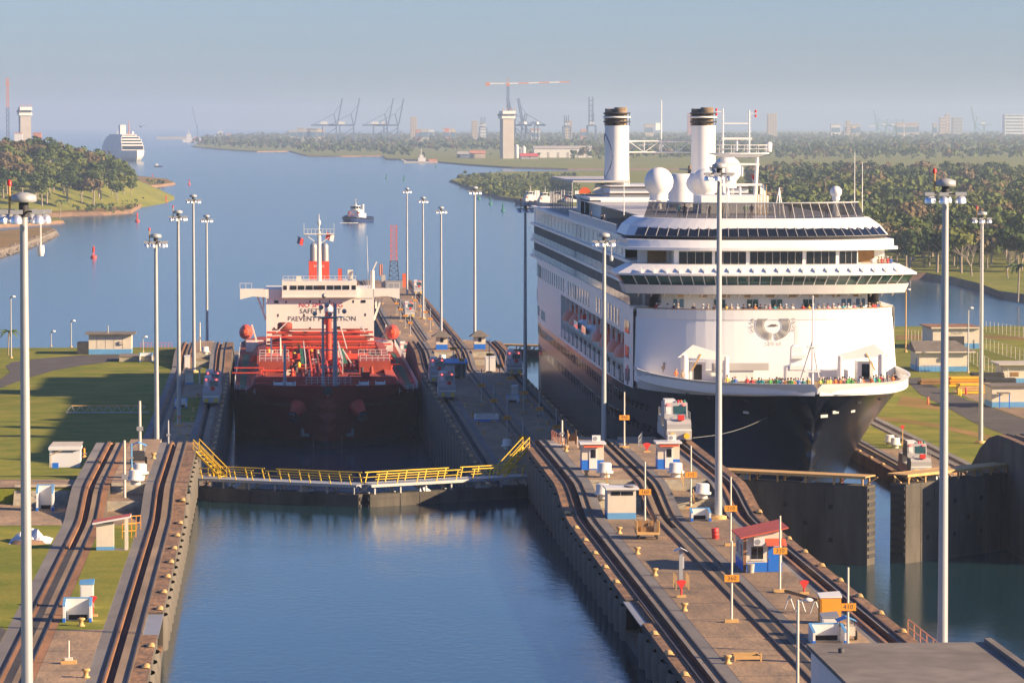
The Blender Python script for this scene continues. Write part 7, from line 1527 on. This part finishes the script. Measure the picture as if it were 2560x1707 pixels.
mb = MB(); p = G(872, 558, 0)
for k in range(40): a = rnd.uniform(-5, 5); s = rnd.uniform(0.3, 0.8); mb.lathe((p.x + a, p.y - 1.5 + abs(a) * 0.4 + rnd.uniform(-1, 1), 0.05), [(s, 0), (s * 0.6, s * 0.3), (0.05, s * 0.35)], 6)
tag(mb.build('bow_foam', ['farwhite']), 'white foam at the tug bow', kind='stuff')
for i, (px, py, rz, l) in enumerate(((1287, 513, -75, 'moored tugboat, leftmost of the row by the point'), (1322, 516, -80, 'moored tugboat, second of the row by the point'), (1352, 512, -78, 'moored tugboat, third of the row by the point'), (1385, 514, -82, 'moored tugboat nearest the cruise ship'))): dup(tg, G(px, py, 0), R(rz), l, 'moored tugboats')
# barge with tug, small launch
p = G(1015, 408, 0); t = thing('work_barge', 'flat barge with small white wheelhouse by the far shore', 'barge', p); MB().bx(-3, 42, -6, 6, -0.5, 2.4).build('hull', 'farconcrete', t); MB().bx(16, 26, -4, 4, 2.4, 7).build('house', 'farwhite', t); MB().bx(18, 23, -3, 3, 7, 11).build('wheelhouse', 'farwhite', t); MB().bx(30, 41, -4, 4, 2.4, 5).build('cargo', 'farorange', t); MB().tube((20, 0, 11), (20, 0, 20), 0.4, None, 6).build('mast', 'farwhite', t); MB().bar((0, 0, 2.5), (-6, 0, 5), 1.2, 0.8).build('ramp', 'farwhite', t)
p = G(385, 418, 0); t = thing('launch', 'small dark launch near the distant white ship', 'boat', p); MB().loft([[(x, -w, 1.6), (x, -w * 0.6, -0.4), (x, w * 0.6, -0.4), (x, w, 1.6)] for x, w in ((0, 2), (6, 2.2), (11, 0.2))], 0, False).build('hull', 'tugblue', t); MB().bx(2, 5, -1.3, 1.3, 1.2, 4).build('cabin', 'farwhite', t)
# distant cruise ship
p = G(342, 404, 0); t = thing('cruise_ship', 'hazy white cruise ship approaching in the distance at the left', 'cruise ship', p, R(12))
mb = MB(); mb.loft([[(-w, s, 15), (-w * 0.95, s, 8), (-w * f, s + 3, -0.5), (w * f, s + 3, -0.5), (w * 0.95, s, 8), (w, s, 15)] for s, w, f in ((0, 0.5, 0.2), (5, 8, 0.2), (14, 13, 0.35), (30, 15.5, 0.7), (60, 16, 1), (200, 16, 1))], 0, True); mb.build('hull', 'farwhite', t)
for k, (z0, z1, w, s) in enumerate(((15, 22, 15.5, 32), (22, 26, 15, 36), (26, 30, 14.5, 42), (30, 34, 13, 50), (34, 37, 10, 58))): MB().bx(-w, w, s, 195 - 6 * k, z0, z1).build('deck', 'farwhite', t); MB().bx(-w + 1, w - 1, s - 0.3, s, z0 + 1.2, z1 - 0.9).build('window_band', 'glassdark', t)
MB().bx(-4, 4, 110, 124, 37, 50).build('funnel', 'farwhite', t); MB().tube((0, 62, 37), (0, 62, 56), 0.9, 0.3, 6).build('mast', 'farorange', t); MB().lathe((6, 70, 39), [(2, -2), (2.4, 0), (1.5, 2)], 10).build('radome', 'farwhite', t)
# other far vessels
for px, py, L, l, m in ((305, 343, 60, 'tiny freighter on the horizon left of the distant ship', 'fartan'), (480, 356, 46, 'pair of white masts and hull by the far breakwater', 'farwhite'), (560, 345, 70, 'small pale freighter at the far breakwater', 'farwhite'), (430, 349, 90, 'long low breakwater barge on the horizon', 'farconcrete')):
    p = G(px, py, 0); t = thing('freighter', l, 'ship', p, 0, 'ships on the horizon'); MB().prism([(-L / 2, 0), (L / 2, 0), (L / 2 + 6, 9), (-L / 2 - 2, 8)], -8, 8, 1).build('hull', m, t)
    if L != 90: MB().bx(-L * 0.3, -L * 0.05, -6, 6, 8, 22).build('house', 'farwhite', t); MB().tube((-L * 0.2, 0, 22), (-L * 0.2, 0, 34), 0.8, None, 5).build('mast', 'farwhite', t); MB().bx(L * 0.1, L * 0.4, -6, 6, 8, 14).build('cargo', 'farorange', t)
p = G(492, 350, 0); t = thing('floating_crane', 'thin floating crane with long jib on the horizon', 'crane', p); MB().bx(-20, 20, -10, 10, -1, 6).build('pontoon', 'farwhite', t); MB().bar((2, 0, 6), (2, 0, 45), 2, 2).build('tower', 'farblue', t); MB().bar((2, 0, 30), (-14, 0, 100), 1.6, 1.6).build('jib', 'farblue', t)
# ---- port cranes
def sts(label, px, yb, Y, m, raised, rz=0.0, s=1.0, grp='ship to shore cranes', tilt=1):
    x = zX(px, Y); t = thing('container_crane', label, 'crane', (x, Y, 2), rz, grp); t.scale = (s, s, s); w = 2.6
    for xx in (-16, 16):
        for yy in (-9, 9): MB().bar((xx, yy, 0), (xx, yy, 44), w, w).build('leg', m, t)
    for yy in (-9, 9):
        MB().bar((-16, yy, 6), (16, yy, 6), w, w).build('sill_beam', m, t); MB().bar((-16, yy, 16), (16, yy, 38), 1.6, 1.6).build('brace', m, t)
    MB().bx(-42, 18, -5, 5, 42, 46).build('girder', m, t); MB().bx(-20, -4, -5, 5, 46, 52).build('machine_house', 'farwhite', t)
    for yy in (-5, 5): MB().bar((16, yy, 44), (10, yy, 70), 2.2, 2.2).build('a_frame', m, t)
    MB().bar((10, 0, 70), (-36, 0, 46), 1.2, 1.2).build('back_stay', m, t)
    if raised:
        for yy in (-4, 4): MB().bar((18, yy, 44), (30, yy, 106), 3.0, 2.6).build('boom', m, t)
        for k in range(5): MB().bar((20 + 2.2 * k, -4, 54 + 11 * k), (20 + 2.2 * k, 4, 54 + 11 * k), 1.5, 1.5).build('boom_tie', m, t)
        MB().bar((10, 0, 70), (27, 0, 92), 1.0, 1.0).build('fore_stay', m, t)
    else:
        MB().bx(18, 82, -4, 4, 42, 45.5).build('boom', 'farwhite' if m == 'fargreen' else m, t); MB().bar((10, 0, 70), (50, 0, 46), 1.0, 1.0).build('fore_stay', m, t); MB().bar((10, 0, 70), (78, 0, 46), 1.0, 1.0).build('fore_stay', m, t)
for i, (px, rz) in enumerate(((825, 0), (868, 0), (952, 0), (978, 0))): sts('blue port crane with raised boom, number %s from the left on the skyline' % ('one', 'two', 'three', 'four')[i], px, 333, 8800, 'farblue', True, rz)
sts('blue port crane behind the bridge tower, left', 1296, 330, 8800, 'farblue', True, R(140)); sts('blue port crane behind the bridge tower, right', 1325, 330, 8800, 'farblue', True, R(150)); sts('lone tall blue crane left of the funnels', 1478, 325, 8300, 'farblue', True, R(88), 1.0); sts('lower blue crane left of the lone tall one', 1416, 325, 8800, 'farblue', False, R(88), 0.95); sts('small blue crane by the white blocks', 1208, 330, 8800, 'farblue', False, R(88), 0.9)
for i, px in enumerate((2200, 2222, 2246, 2262)): sts('pale green port crane, %s in the right group' % ('first', 'second', 'third', 'last')[i], px, 315, 12500, 'fargreen', i == 0, R(180), 0.85)
sts('pale green crane with raised boom at the far right', 2445, 312, 12500, 'fargreen', True, R(180), 0.95); sts('pale green crane at the right picture edge', 2560, 312, 12500, 'fargreen', False, R(180), 0.8)
# ---- city and sheds
def fbuild(label, px0, px1, yt, yb, Y, m, floors, cols=0, roof=None, name='tower_block'):
    xa, xb = zX(px0, Y), zX(px1, Y); ht = (yb - yt) * Y / F_PX; zb = AY(px0, yb, Y).z; zb = min(zb, 8); ht = AY(px0, yt, Y).z - zb; w = xb - xa
    t = thing(name, label, 'building', (xa, Y, zb)); MB().bx(0, w, 0, max(14, w * 0.7), 0, ht).build('wall', m, t)
    if roof: MB().bx(-1, w + 1, -1, max(14, w * 0.7) + 1, ht, ht + 2.5).build('roof', roof, t)
    for k in range(floors):
        z = ht * (k + 0.35) / floors
        if cols:
            for c in range(cols): MB().bx(w * (c + 0.25) / cols, w * (c + 0.75) / cols, -0.4, 0, z, z + ht / floors * 0.45).build('window', 'glassblue', t)
        else: MB().bx(w * 0.05, w * 0.95, -0.4, 0, z, z + ht / floors * 0.4).build('window_band', 'glassblue', t)
fbuild('tall tan apartment tower on the skyline left of the bridge tower', 1027, 1043, 292, 333, 9500, 'fartan', 12, 3); fbuild('tan block with white base left of the bridge tower', 1180, 1195, 302, 330, 9300, 'fartan', 8, 3); fbuild('white block left of the bridge tower', 1199, 1215, 306, 330, 9200, 'farwhite', 6, 4); fbuild('pale block between the cranes', 1412, 1430, 302, 326, 9000, 'fartan', 7, 3)
fbuild('hazy domed block left of the right funnel', 1718, 1738, 283, 318, 11500, 'farorange', 9, 3); fbuild('tan tower right of the ship mast', 1917, 1940, 284, 315, 11000, 'fartan', 12, 4); fbuild('small pale tower on the right skyline', 2113, 2123, 302, 318, 11000, 'fartan', 6, 2)
fbuild('cream stepped block at the right skyline', 2345, 2362, 293, 312, 11800, 'fartan', 6, 3); fbuild('taller tan block at the right skyline', 2358, 2372, 286, 312, 11850, 'fartan', 8, 2); fbuild('grey and tan block at the right skyline', 2378, 2402, 294, 312, 11800, 'farconcrete', 6, 4); fbuild('wide glassy white block near the right edge', 2508, 2556, 286, 314, 11500, 'farwhite', 7)
rn = random.Random(77)
for k in range(34):
    px = rn.choice([rn.uniform(725, 800), rn.uniform(990, 1130), rn.uniform(1290, 1700), rn.uniform(1980, 2540)]); w = rn.uniform(8, 26); yb = 331 if px < 1500 else 319 - (px - 1950) * 0.004; fbuild('small pale building on the far skyline', px, px + w, yb - rn.uniform(4, 9), yb + 4, rn.uniform(8600, 10500) if px < 1500 else rn.uniform(10500, 12000), rn.choice(['farwhite', 'fartan', 'farorange', 'farconcrete', 'farwhite']), 1, 0, rn.choice([None, 'farorange', 'farconcrete']), 'low_building')
for o in list(COL.objects):
    if o.name.startswith('low_building'): o['group'] = 'low buildings on the skyline'
def wshed(label, px0, px1, yt, yb, Y, m, roofm):
    xa, xb = zX(px0, Y), zX(px1, Y); ht = max(4.0, AY(px0, yt, Y).z - 2.0); w = xb - xa; t = thing('warehouse', label, 'warehouse', (xa, Y, 2.0)); d = 30
    MB().bx(0, w, 0, d, 0, ht).build('wall', m, t); mb = MB(); mb.add([(-1, -1, ht), (w + 1, -1, ht), (w + 1, d / 2, ht + 4), (-1, d / 2, ht + 4), (w + 1, d + 1, ht), (-1, d + 1, ht)], [(0, 1, 2, 3), (3, 2, 4, 5), (0, 3, 5), (1, 4, 2)]); mb.build('roof', roofm, t)
    for k in range(6): MB().bx(w * (k + 0.4) / 6, w * (k + 0.6) / 6, -0.3, 0, 0, ht * 0.6).build('door', 'farconcrete', t)
wshed('long cream warehouse with grey roof left of the funnels', 1335, 1480, 372, 390, 5550, 'farwhite', 'farconcrete'); wshed('cream shed with red roof left of the bridge tower', 1177, 1213, 384, 399, 5450, 'fartan', 'farorange'); wshed('grey open shed left of the red roofed one', 1145, 1178, 386, 398, 5500, 'farblue', 'farconcrete'); wshed('small red roofed shed right of the bridge tower', 1302, 1345, 393, 402, 5350, 'farconcrete', 'orange_red'); wshed('pale sheds behind the funnels', 1585, 1660, 368, 374, 6500, 'farwhite', 'farconcrete')
for k, (px, py) in enumerate(((1292, 368), (1310, 372), (1300, 376))): Y = 5500; p = AY(px, py, Y); t = thing('silo', 'pale storage silo beside the bridge tower, %s' % ('tallest', 'right one', 'front one')[k], 'silo', (p.x, Y + 5 * k, 2)); MB().lathe((0, 0, 0), [(2.6, 0), (2.6, p.z), (0.5, p.z + 2)], 10).build('shell', 'farwhite', t); MB().tube((2.8, 0, 0), (2.8, 0, p.z), 0.3, None, 5).build('ladder', 'farconcrete', t)
# bridge towers under construction
def btower(label, px0, px1, yt, Y, head=True):
    xa, xb = zX(px0, Y), zX(px1, Y); w = xb - xa; H = AY(px0, yt, Y).z - 2; t = thing('bridge_tower', label, 'bridge tower', ((xa + xb) / 2, Y, 2), R(14), 'bridge towers under construction')
    MB().bx(-w / 2, w / 2, -w * 0.45, w * 0.45, 0, H * 0.86).build('shaft', 'farconcrete', t); MB().bx(-w * 0.62, w * 0.6, -w * 0.55, w * 0.55, H * 0.84, H * 0.90).build('formwork', 'farwhite', t); MB().bx(-w * 0.66, w * 0.5, -w * 0.6, w * 0.6, H * 0.90, H * 0.94).build('scaffold', 'darksteel', t); MB().bx(-w * 0.55, w * 0.6, -w * 0.55, w * 0.55, H * 0.94, H).build('formwork', 'farwhite', t)
    for x in (-0.5, -0.17, 0.17, 0.5): MB().bar((w * x, -w * 0.5, H), (w * x, -w * 0.5, H + 4), 0.8, 0.8).build('scaffold_pole', 'farorange', t)
    return t
btower('pale concrete bridge tower with crane on its top, centre', 1253, 1282, 278, 5421); btower('concrete bridge tower behind the left trees', 53, 80, 268, 5200)
def tcrane(label, px, yb, yt, Y, jib0, jib1):
    x = zX(px, Y); zb = AY(px, yb, Y).z; zt = AY(px, yt, Y).z; t = thing('tower_crane', label, 'crane', (x, Y, zb), 0); h = zt - zb
    lattice(t, (-1.8, 1.8), (-1.8, 1.8), 0, h * 0.55, 7, 'farblue', 0.5, name='mast'); lattice(t, (-1.6, 1.6), (-1.4, 1.4), h * 0.55, h, 6, 'farorange' if jib0 is None else 'farblue', 0.5, name='mast')
    if jib0 is not None:
        a, b = zX(jib0, Y) - x, zX(jib1, Y) - x; MB().bx(-2.6, 2.6, -2, 2, h - 2, h + 2).build('slewing_unit', 'farorange', t); MB().bar((0, 0, h), (-0.5, 0, h + 9), 1.2, 1.2).build('apex', 'farorange', t); MB().bar((0, 0, h + 1.5), (a, 0, h + 1.5), 1.6, 1.6).build('counter_jib', 'farwhite', t); MB().bx(a - 1, a + 5, -1.5, 1.5, h - 2, h + 3).build('counterweight', 'farorange', t)
        n = 6
        for k in range(n): MB().bar((b * k / n, 0, h + 1.5 + 0.4 * k), (b * (k + 1) / n, 0, h + 1.9 + 0.4 * k), 1.5, 1.7).build('jib', 'farorange' if k % 2 else 'farwhite', t)
    else: MB().bx(-2.4, 2.4, -2, 2, h * 0.9, h * 0.93).build('platform', 'farorange', t)
tcrane('red and white tower crane on the centre bridge tower', 1270, 330, 212, 5440, 1216, 1424); tcrane('red and blue lattice mast behind the left trees', 24, 360, 196, 5150, None, None)
for px, py, l, m in ((45, 345, 'left', 'farwhite'), (92, 345, 'right', 'farorange')): p = AY(px, py, 5150); t = thing('site_building', 'pale site building %s of the left bridge tower' % l, 'building', (p.x - 5, 5150, 2)); MB().bx(0, 11, 0, 8, 0, p.z + 4).build('wall', m, t); MB().bx(-0.5, 11.5, -0.5, 8.5, p.z + 4, p.z + 5).build('roof', 'farorange', t)
# a bird
p = AY(352, 318, 900); t = thing('bird', 'dark frigate bird gliding above the distant ship', 'bird', p, 0.3); MB().loft([[(0.09 * r * math.cos(a), y, 0.09 * r * math.sin(a)) for a in [2 * math.pi * i / 8 for i in range(8)]] for y, r in ((-0.5, 0.15), (-0.4, 0.6), (-0.1, 1.2), (0.2, 1.0), (0.5, 0.4), (0.75, 0.6))], 0, True, True, True).build('body', 'black', t)
for s in (-1, 1): mb = MB(); mb.add([(0, -0.15, 0.05), (s * 0.5, -0.3, 0.35), (s * 1.2, 0.15, 0.1), (s * 0.5, 0.0, 0.32), (0, 0.2, 0.05)], [(0, 1, 3, 4), (1, 2, 3)]); mb.build('wing', 'black', t)
# ================================================================== people
def person_meshes(shirt, trousers, hair, hat=None):
    key = ('person', shirt, trousers, hair, hat)
    if key in _tx: return _tx[key]
    # one continuous body: legs, hips, torso, neck, head, with arms bent forward to a rail
    body = BODY.copy()
    body.name = 'body'; body.materials.clear()
    for m in ('skin', shirt, trousers): body.materials.append(M[m])
    for p in body.polygons:
        z = p.center.z; x = abs(p.center.x); p.use_smooth = True
        p.material_index = 0 if z > 1.5 or (p.center.y < -0.12 and z > 0.5) or z < 0.1 else (1 if z > 0.95 else 2)
    h = MB(); h.lathe((0, -0.015, 1.70), [(0.098, -0.06), (0.112, 0.0), (0.10, 0.06), (0.06, 0.1), (0.01, 0.115)], 10)
    if hat: h.lathe((0, -0.04, 1.73), [(0.2, -0.01), (0.2, 0.015), (0.1, 0.03)], 10)
    hm = h.mesh('hat' if hat else 'hair', [hat or hair])
    _tx[key] = (body, hm); return _tx[key]
mat('cl_red', (0.55, 0.06, 0.06), 0.8); mat('cl_blue', (0.06, 0.14, 0.40), 0.8); mat('cl_navy', (0.03, 0.035, 0.06), 0.8); mat('cl_white', (0.7, 0.68, 0.64), 0.8); mat('cl_yellow', (0.6, 0.45, 0.12), 0.8); mat('cl_green', (0.12, 0.4, 0.10), 0.8); mat('cl_teal', (0.06, 0.33, 0.36), 0.8); mat('cl_pink', (0.6, 0.22, 0.28), 0.8); mat('cl_grey', (0.32, 0.31, 0.30), 0.8); mat('cl_tan', (0.42, 0.32, 0.22), 0.8); mat('cl_orange', (0.65, 0.2, 0.06), 0.8); mat('hair_grey', (0.42, 0.40, 0.38), 0.8)
CN = {'cl_red': 'red', 'cl_blue': 'blue', 'cl_navy': 'dark navy', 'cl_white': 'white', 'cl_yellow': 'yellow', 'cl_green': 'green', 'cl_teal': 'teal', 'cl_pink': 'pink', 'cl_grey': 'grey', 'cl_tan': 'tan', 'cl_orange': 'orange'}
prn = random.Random(99); CL = list(CN)
def person(x, y, z, col, where, grp, rz=0.0, s=1.0, sit=False):
    hat = prn.choice([None, None, None, 'cl_white', 'cl_tan']); hr = prn.choice(['hair', 'hair', 'hair_grey']); tr = prn.choice(['cl_navy', 'cl_tan', 'cl_grey'])
    b, h = person_meshes(col, tr, hr, hat)
    t = thing('person', 'person in %s top%s %s' % (CN[col], ' and hat' if hat else '', where), 'person', (x, y, z), rz, grp); t.scale = (s * 1.05, s * 1.05, s)
    link('body', b, t); link('hat' if hat else 'hair', h, t)
# along the promenade rail
cols = {1648: 'cl_red', 1655: 'cl_white', 1673: 'cl_white', 1688: 'cl_navy', 1697: 'cl_grey', 1734: 'cl_navy', 1757: 'cl_white', 1769: 'cl_grey', 1785: 'cl_navy', 1814: 'cl_yellow', 1826: 'cl_tan', 1841: 'cl_white', 1857: 'cl_navy', 1870: 'cl_navy', 1885: 'cl_orange', 1899: 'cl_navy', 1911: 'cl_grey', 1921: 'cl_pink', 1934: 'cl_teal', 1948: 'cl_tan', 1962: 'cl_grey', 1978: 'cl_white', 2005: 'cl_red', 2020: 'cl_yellow', 2030: 'cl_blue', 2044: 'cl_grey', 2057: 'cl_grey', 2068: 'cl_pink', 2082: 'cl_tan', 2096: 'cl_white', 2108: 'cl_teal', 2122: 'cl_white', 2138: 'cl_pink', 2156: 'cl_navy', 2180: 'cl_tan', 2190: 'cl_red', 2196: 'cl_red', 2203: 'cl_blue', 2212: 'cl_tan'}
for px, c in cols.items():
    x = AY(px, 775, SHY + 40.5).x - SHX; f = min(1, abs(x) / 15.6); s = 39.55 + 6.5 * f ** 3.2
    person(SHX + x, SHY + s, SHZ + 21.27, c, 'at the upper rail of the cruise ship', 'passengers at the upper rail', 0, 1.02)
# crowd on the foredeck
bow = [(1660, 0.9, 'cl_tan'), (1690, 1.0, 'cl_orange'), (1706, 0.9, 'cl_tan')] + [(px, prn.uniform(0.8, 3.2), prn.choice(CL)) for px in (1818, 1832, 1838, 1868, 1880, 1897, 1905, 1925, 1931, 1942, 1950, 1956, 1963, 1970, 1978, 1985, 1990, 1996, 2008, 2020, 2050, 2056, 2062, 2068, 2075, 2088, 2094, 2100, 2106, 2111, 2118, 2124, 2130, 2150, 2156, 2178, 2184, 2190, 2197, 2203, 2210, 2220, 2232, 2238)]
for px, back, c in bow:
    x = AY(px, 955, SHY + 12).x - SHX
    # find the bulwark here and stand behind it
    lo = 0.3
    while hb_half(lo, 15.3) < abs(x) + 0.35 and lo < 40: lo += 0.2
    x2 = AY(px, 955, SHY + lo + back).x - SHX
    if abs(x2) > hb_half(lo + back, 15.3) - 0.5: x2 = math.copysign(hb_half(lo + back, 15.3) - 0.6, x2)
    s = lo + back; person(SHX + x2, SHY + s, SHZ + htop(s) - 1.15, c, 'on the foredeck of the cruise ship', 'passengers on the foredeck', prn.uniform(-0.6, 0.6), prn.uniform(0.95, 1.06))
for px, c in ((2185, 'cl_white'), (2200, 'cl_tan'), (2207, 'cl_red'), (2214, 'cl_tan'), (2222, 'cl_red'), (2230, 'cl_blue')):
    x = AY(px, 640, SHY + 44).x - SHX; x = min(x, 15.4); person(SHX + x, SHY + 44.5 + 0.6 * (abs(x) / 16) ** 3, SHZ + 26.8, c, 'on the small terrace right of the large windows', 'passengers on the bridge terrace')
for px, c in ((1702, 'cl_teal'), (1716, 'cl_navy'), (1776, 'cl_navy'), (1808, 'cl_tan'), (1868, 'cl_green'), (1883, 'cl_navy'), (1980, 'cl_navy'), (2073, 'cl_navy')):
    x = AY(px, 540, SHY + 54).x - SHX; person(SHX + x, SHY + 55.5 + 2 * (abs(x) / 13) ** 3, SHZ + 33.0, c, 'behind the dark glass screen on the top deck', 'passengers behind the glass screen')
for px, c in ((1488, 'cl_tan'), (1500, 'cl_navy'), (1503, 'cl_tan')):
    s = 96 + (1503 - px) * 1.4; person(SHX - 15.2, SHY + s, SHZ + 30.65, c, 'at the white picket rail on the sun deck', 'passengers on the sun deck', -1.3)
for k, (px, c) in enumerate(((733, 'cl_white'), (894, 'cl_white'), (812, 'cl_grey'), (845, 'cl_teal'))):
    p = AY(px, 950, TKY + 8.2); person(p.x, TKY + 8.2, 9.0, c, 'working on the tanker forecastle', 'tanker crew', 0.3 * k, 1.05)
# ================================================================== haze in the air
def make_haze():
    m = bpy.data.materials.new('haze_air'); m.use_nodes = True; nt = m.node_tree; nt.nodes.clear()
    pv = nt.nodes.new('ShaderNodeVolumePrincipled'); pv.inputs['Color'].default_value = (0.62, 0.78, 1.0, 1)
    pv.inputs['Density'].default_value = 8.0e-5; pv.inputs['Anisotropy'].default_value = 0.2
    o = nt.nodes.new('ShaderNodeOutputMaterial'); nt.links.new(pv.outputs[0], o.inputs['Volume'])
    M['haze_air'] = m
    mb = MB(); mb.bx(-17000, 17000, -300, 26500, -5, 160)
    tag(mb.build('haze', ['haze_air']), kind='stuff')
make_haze()
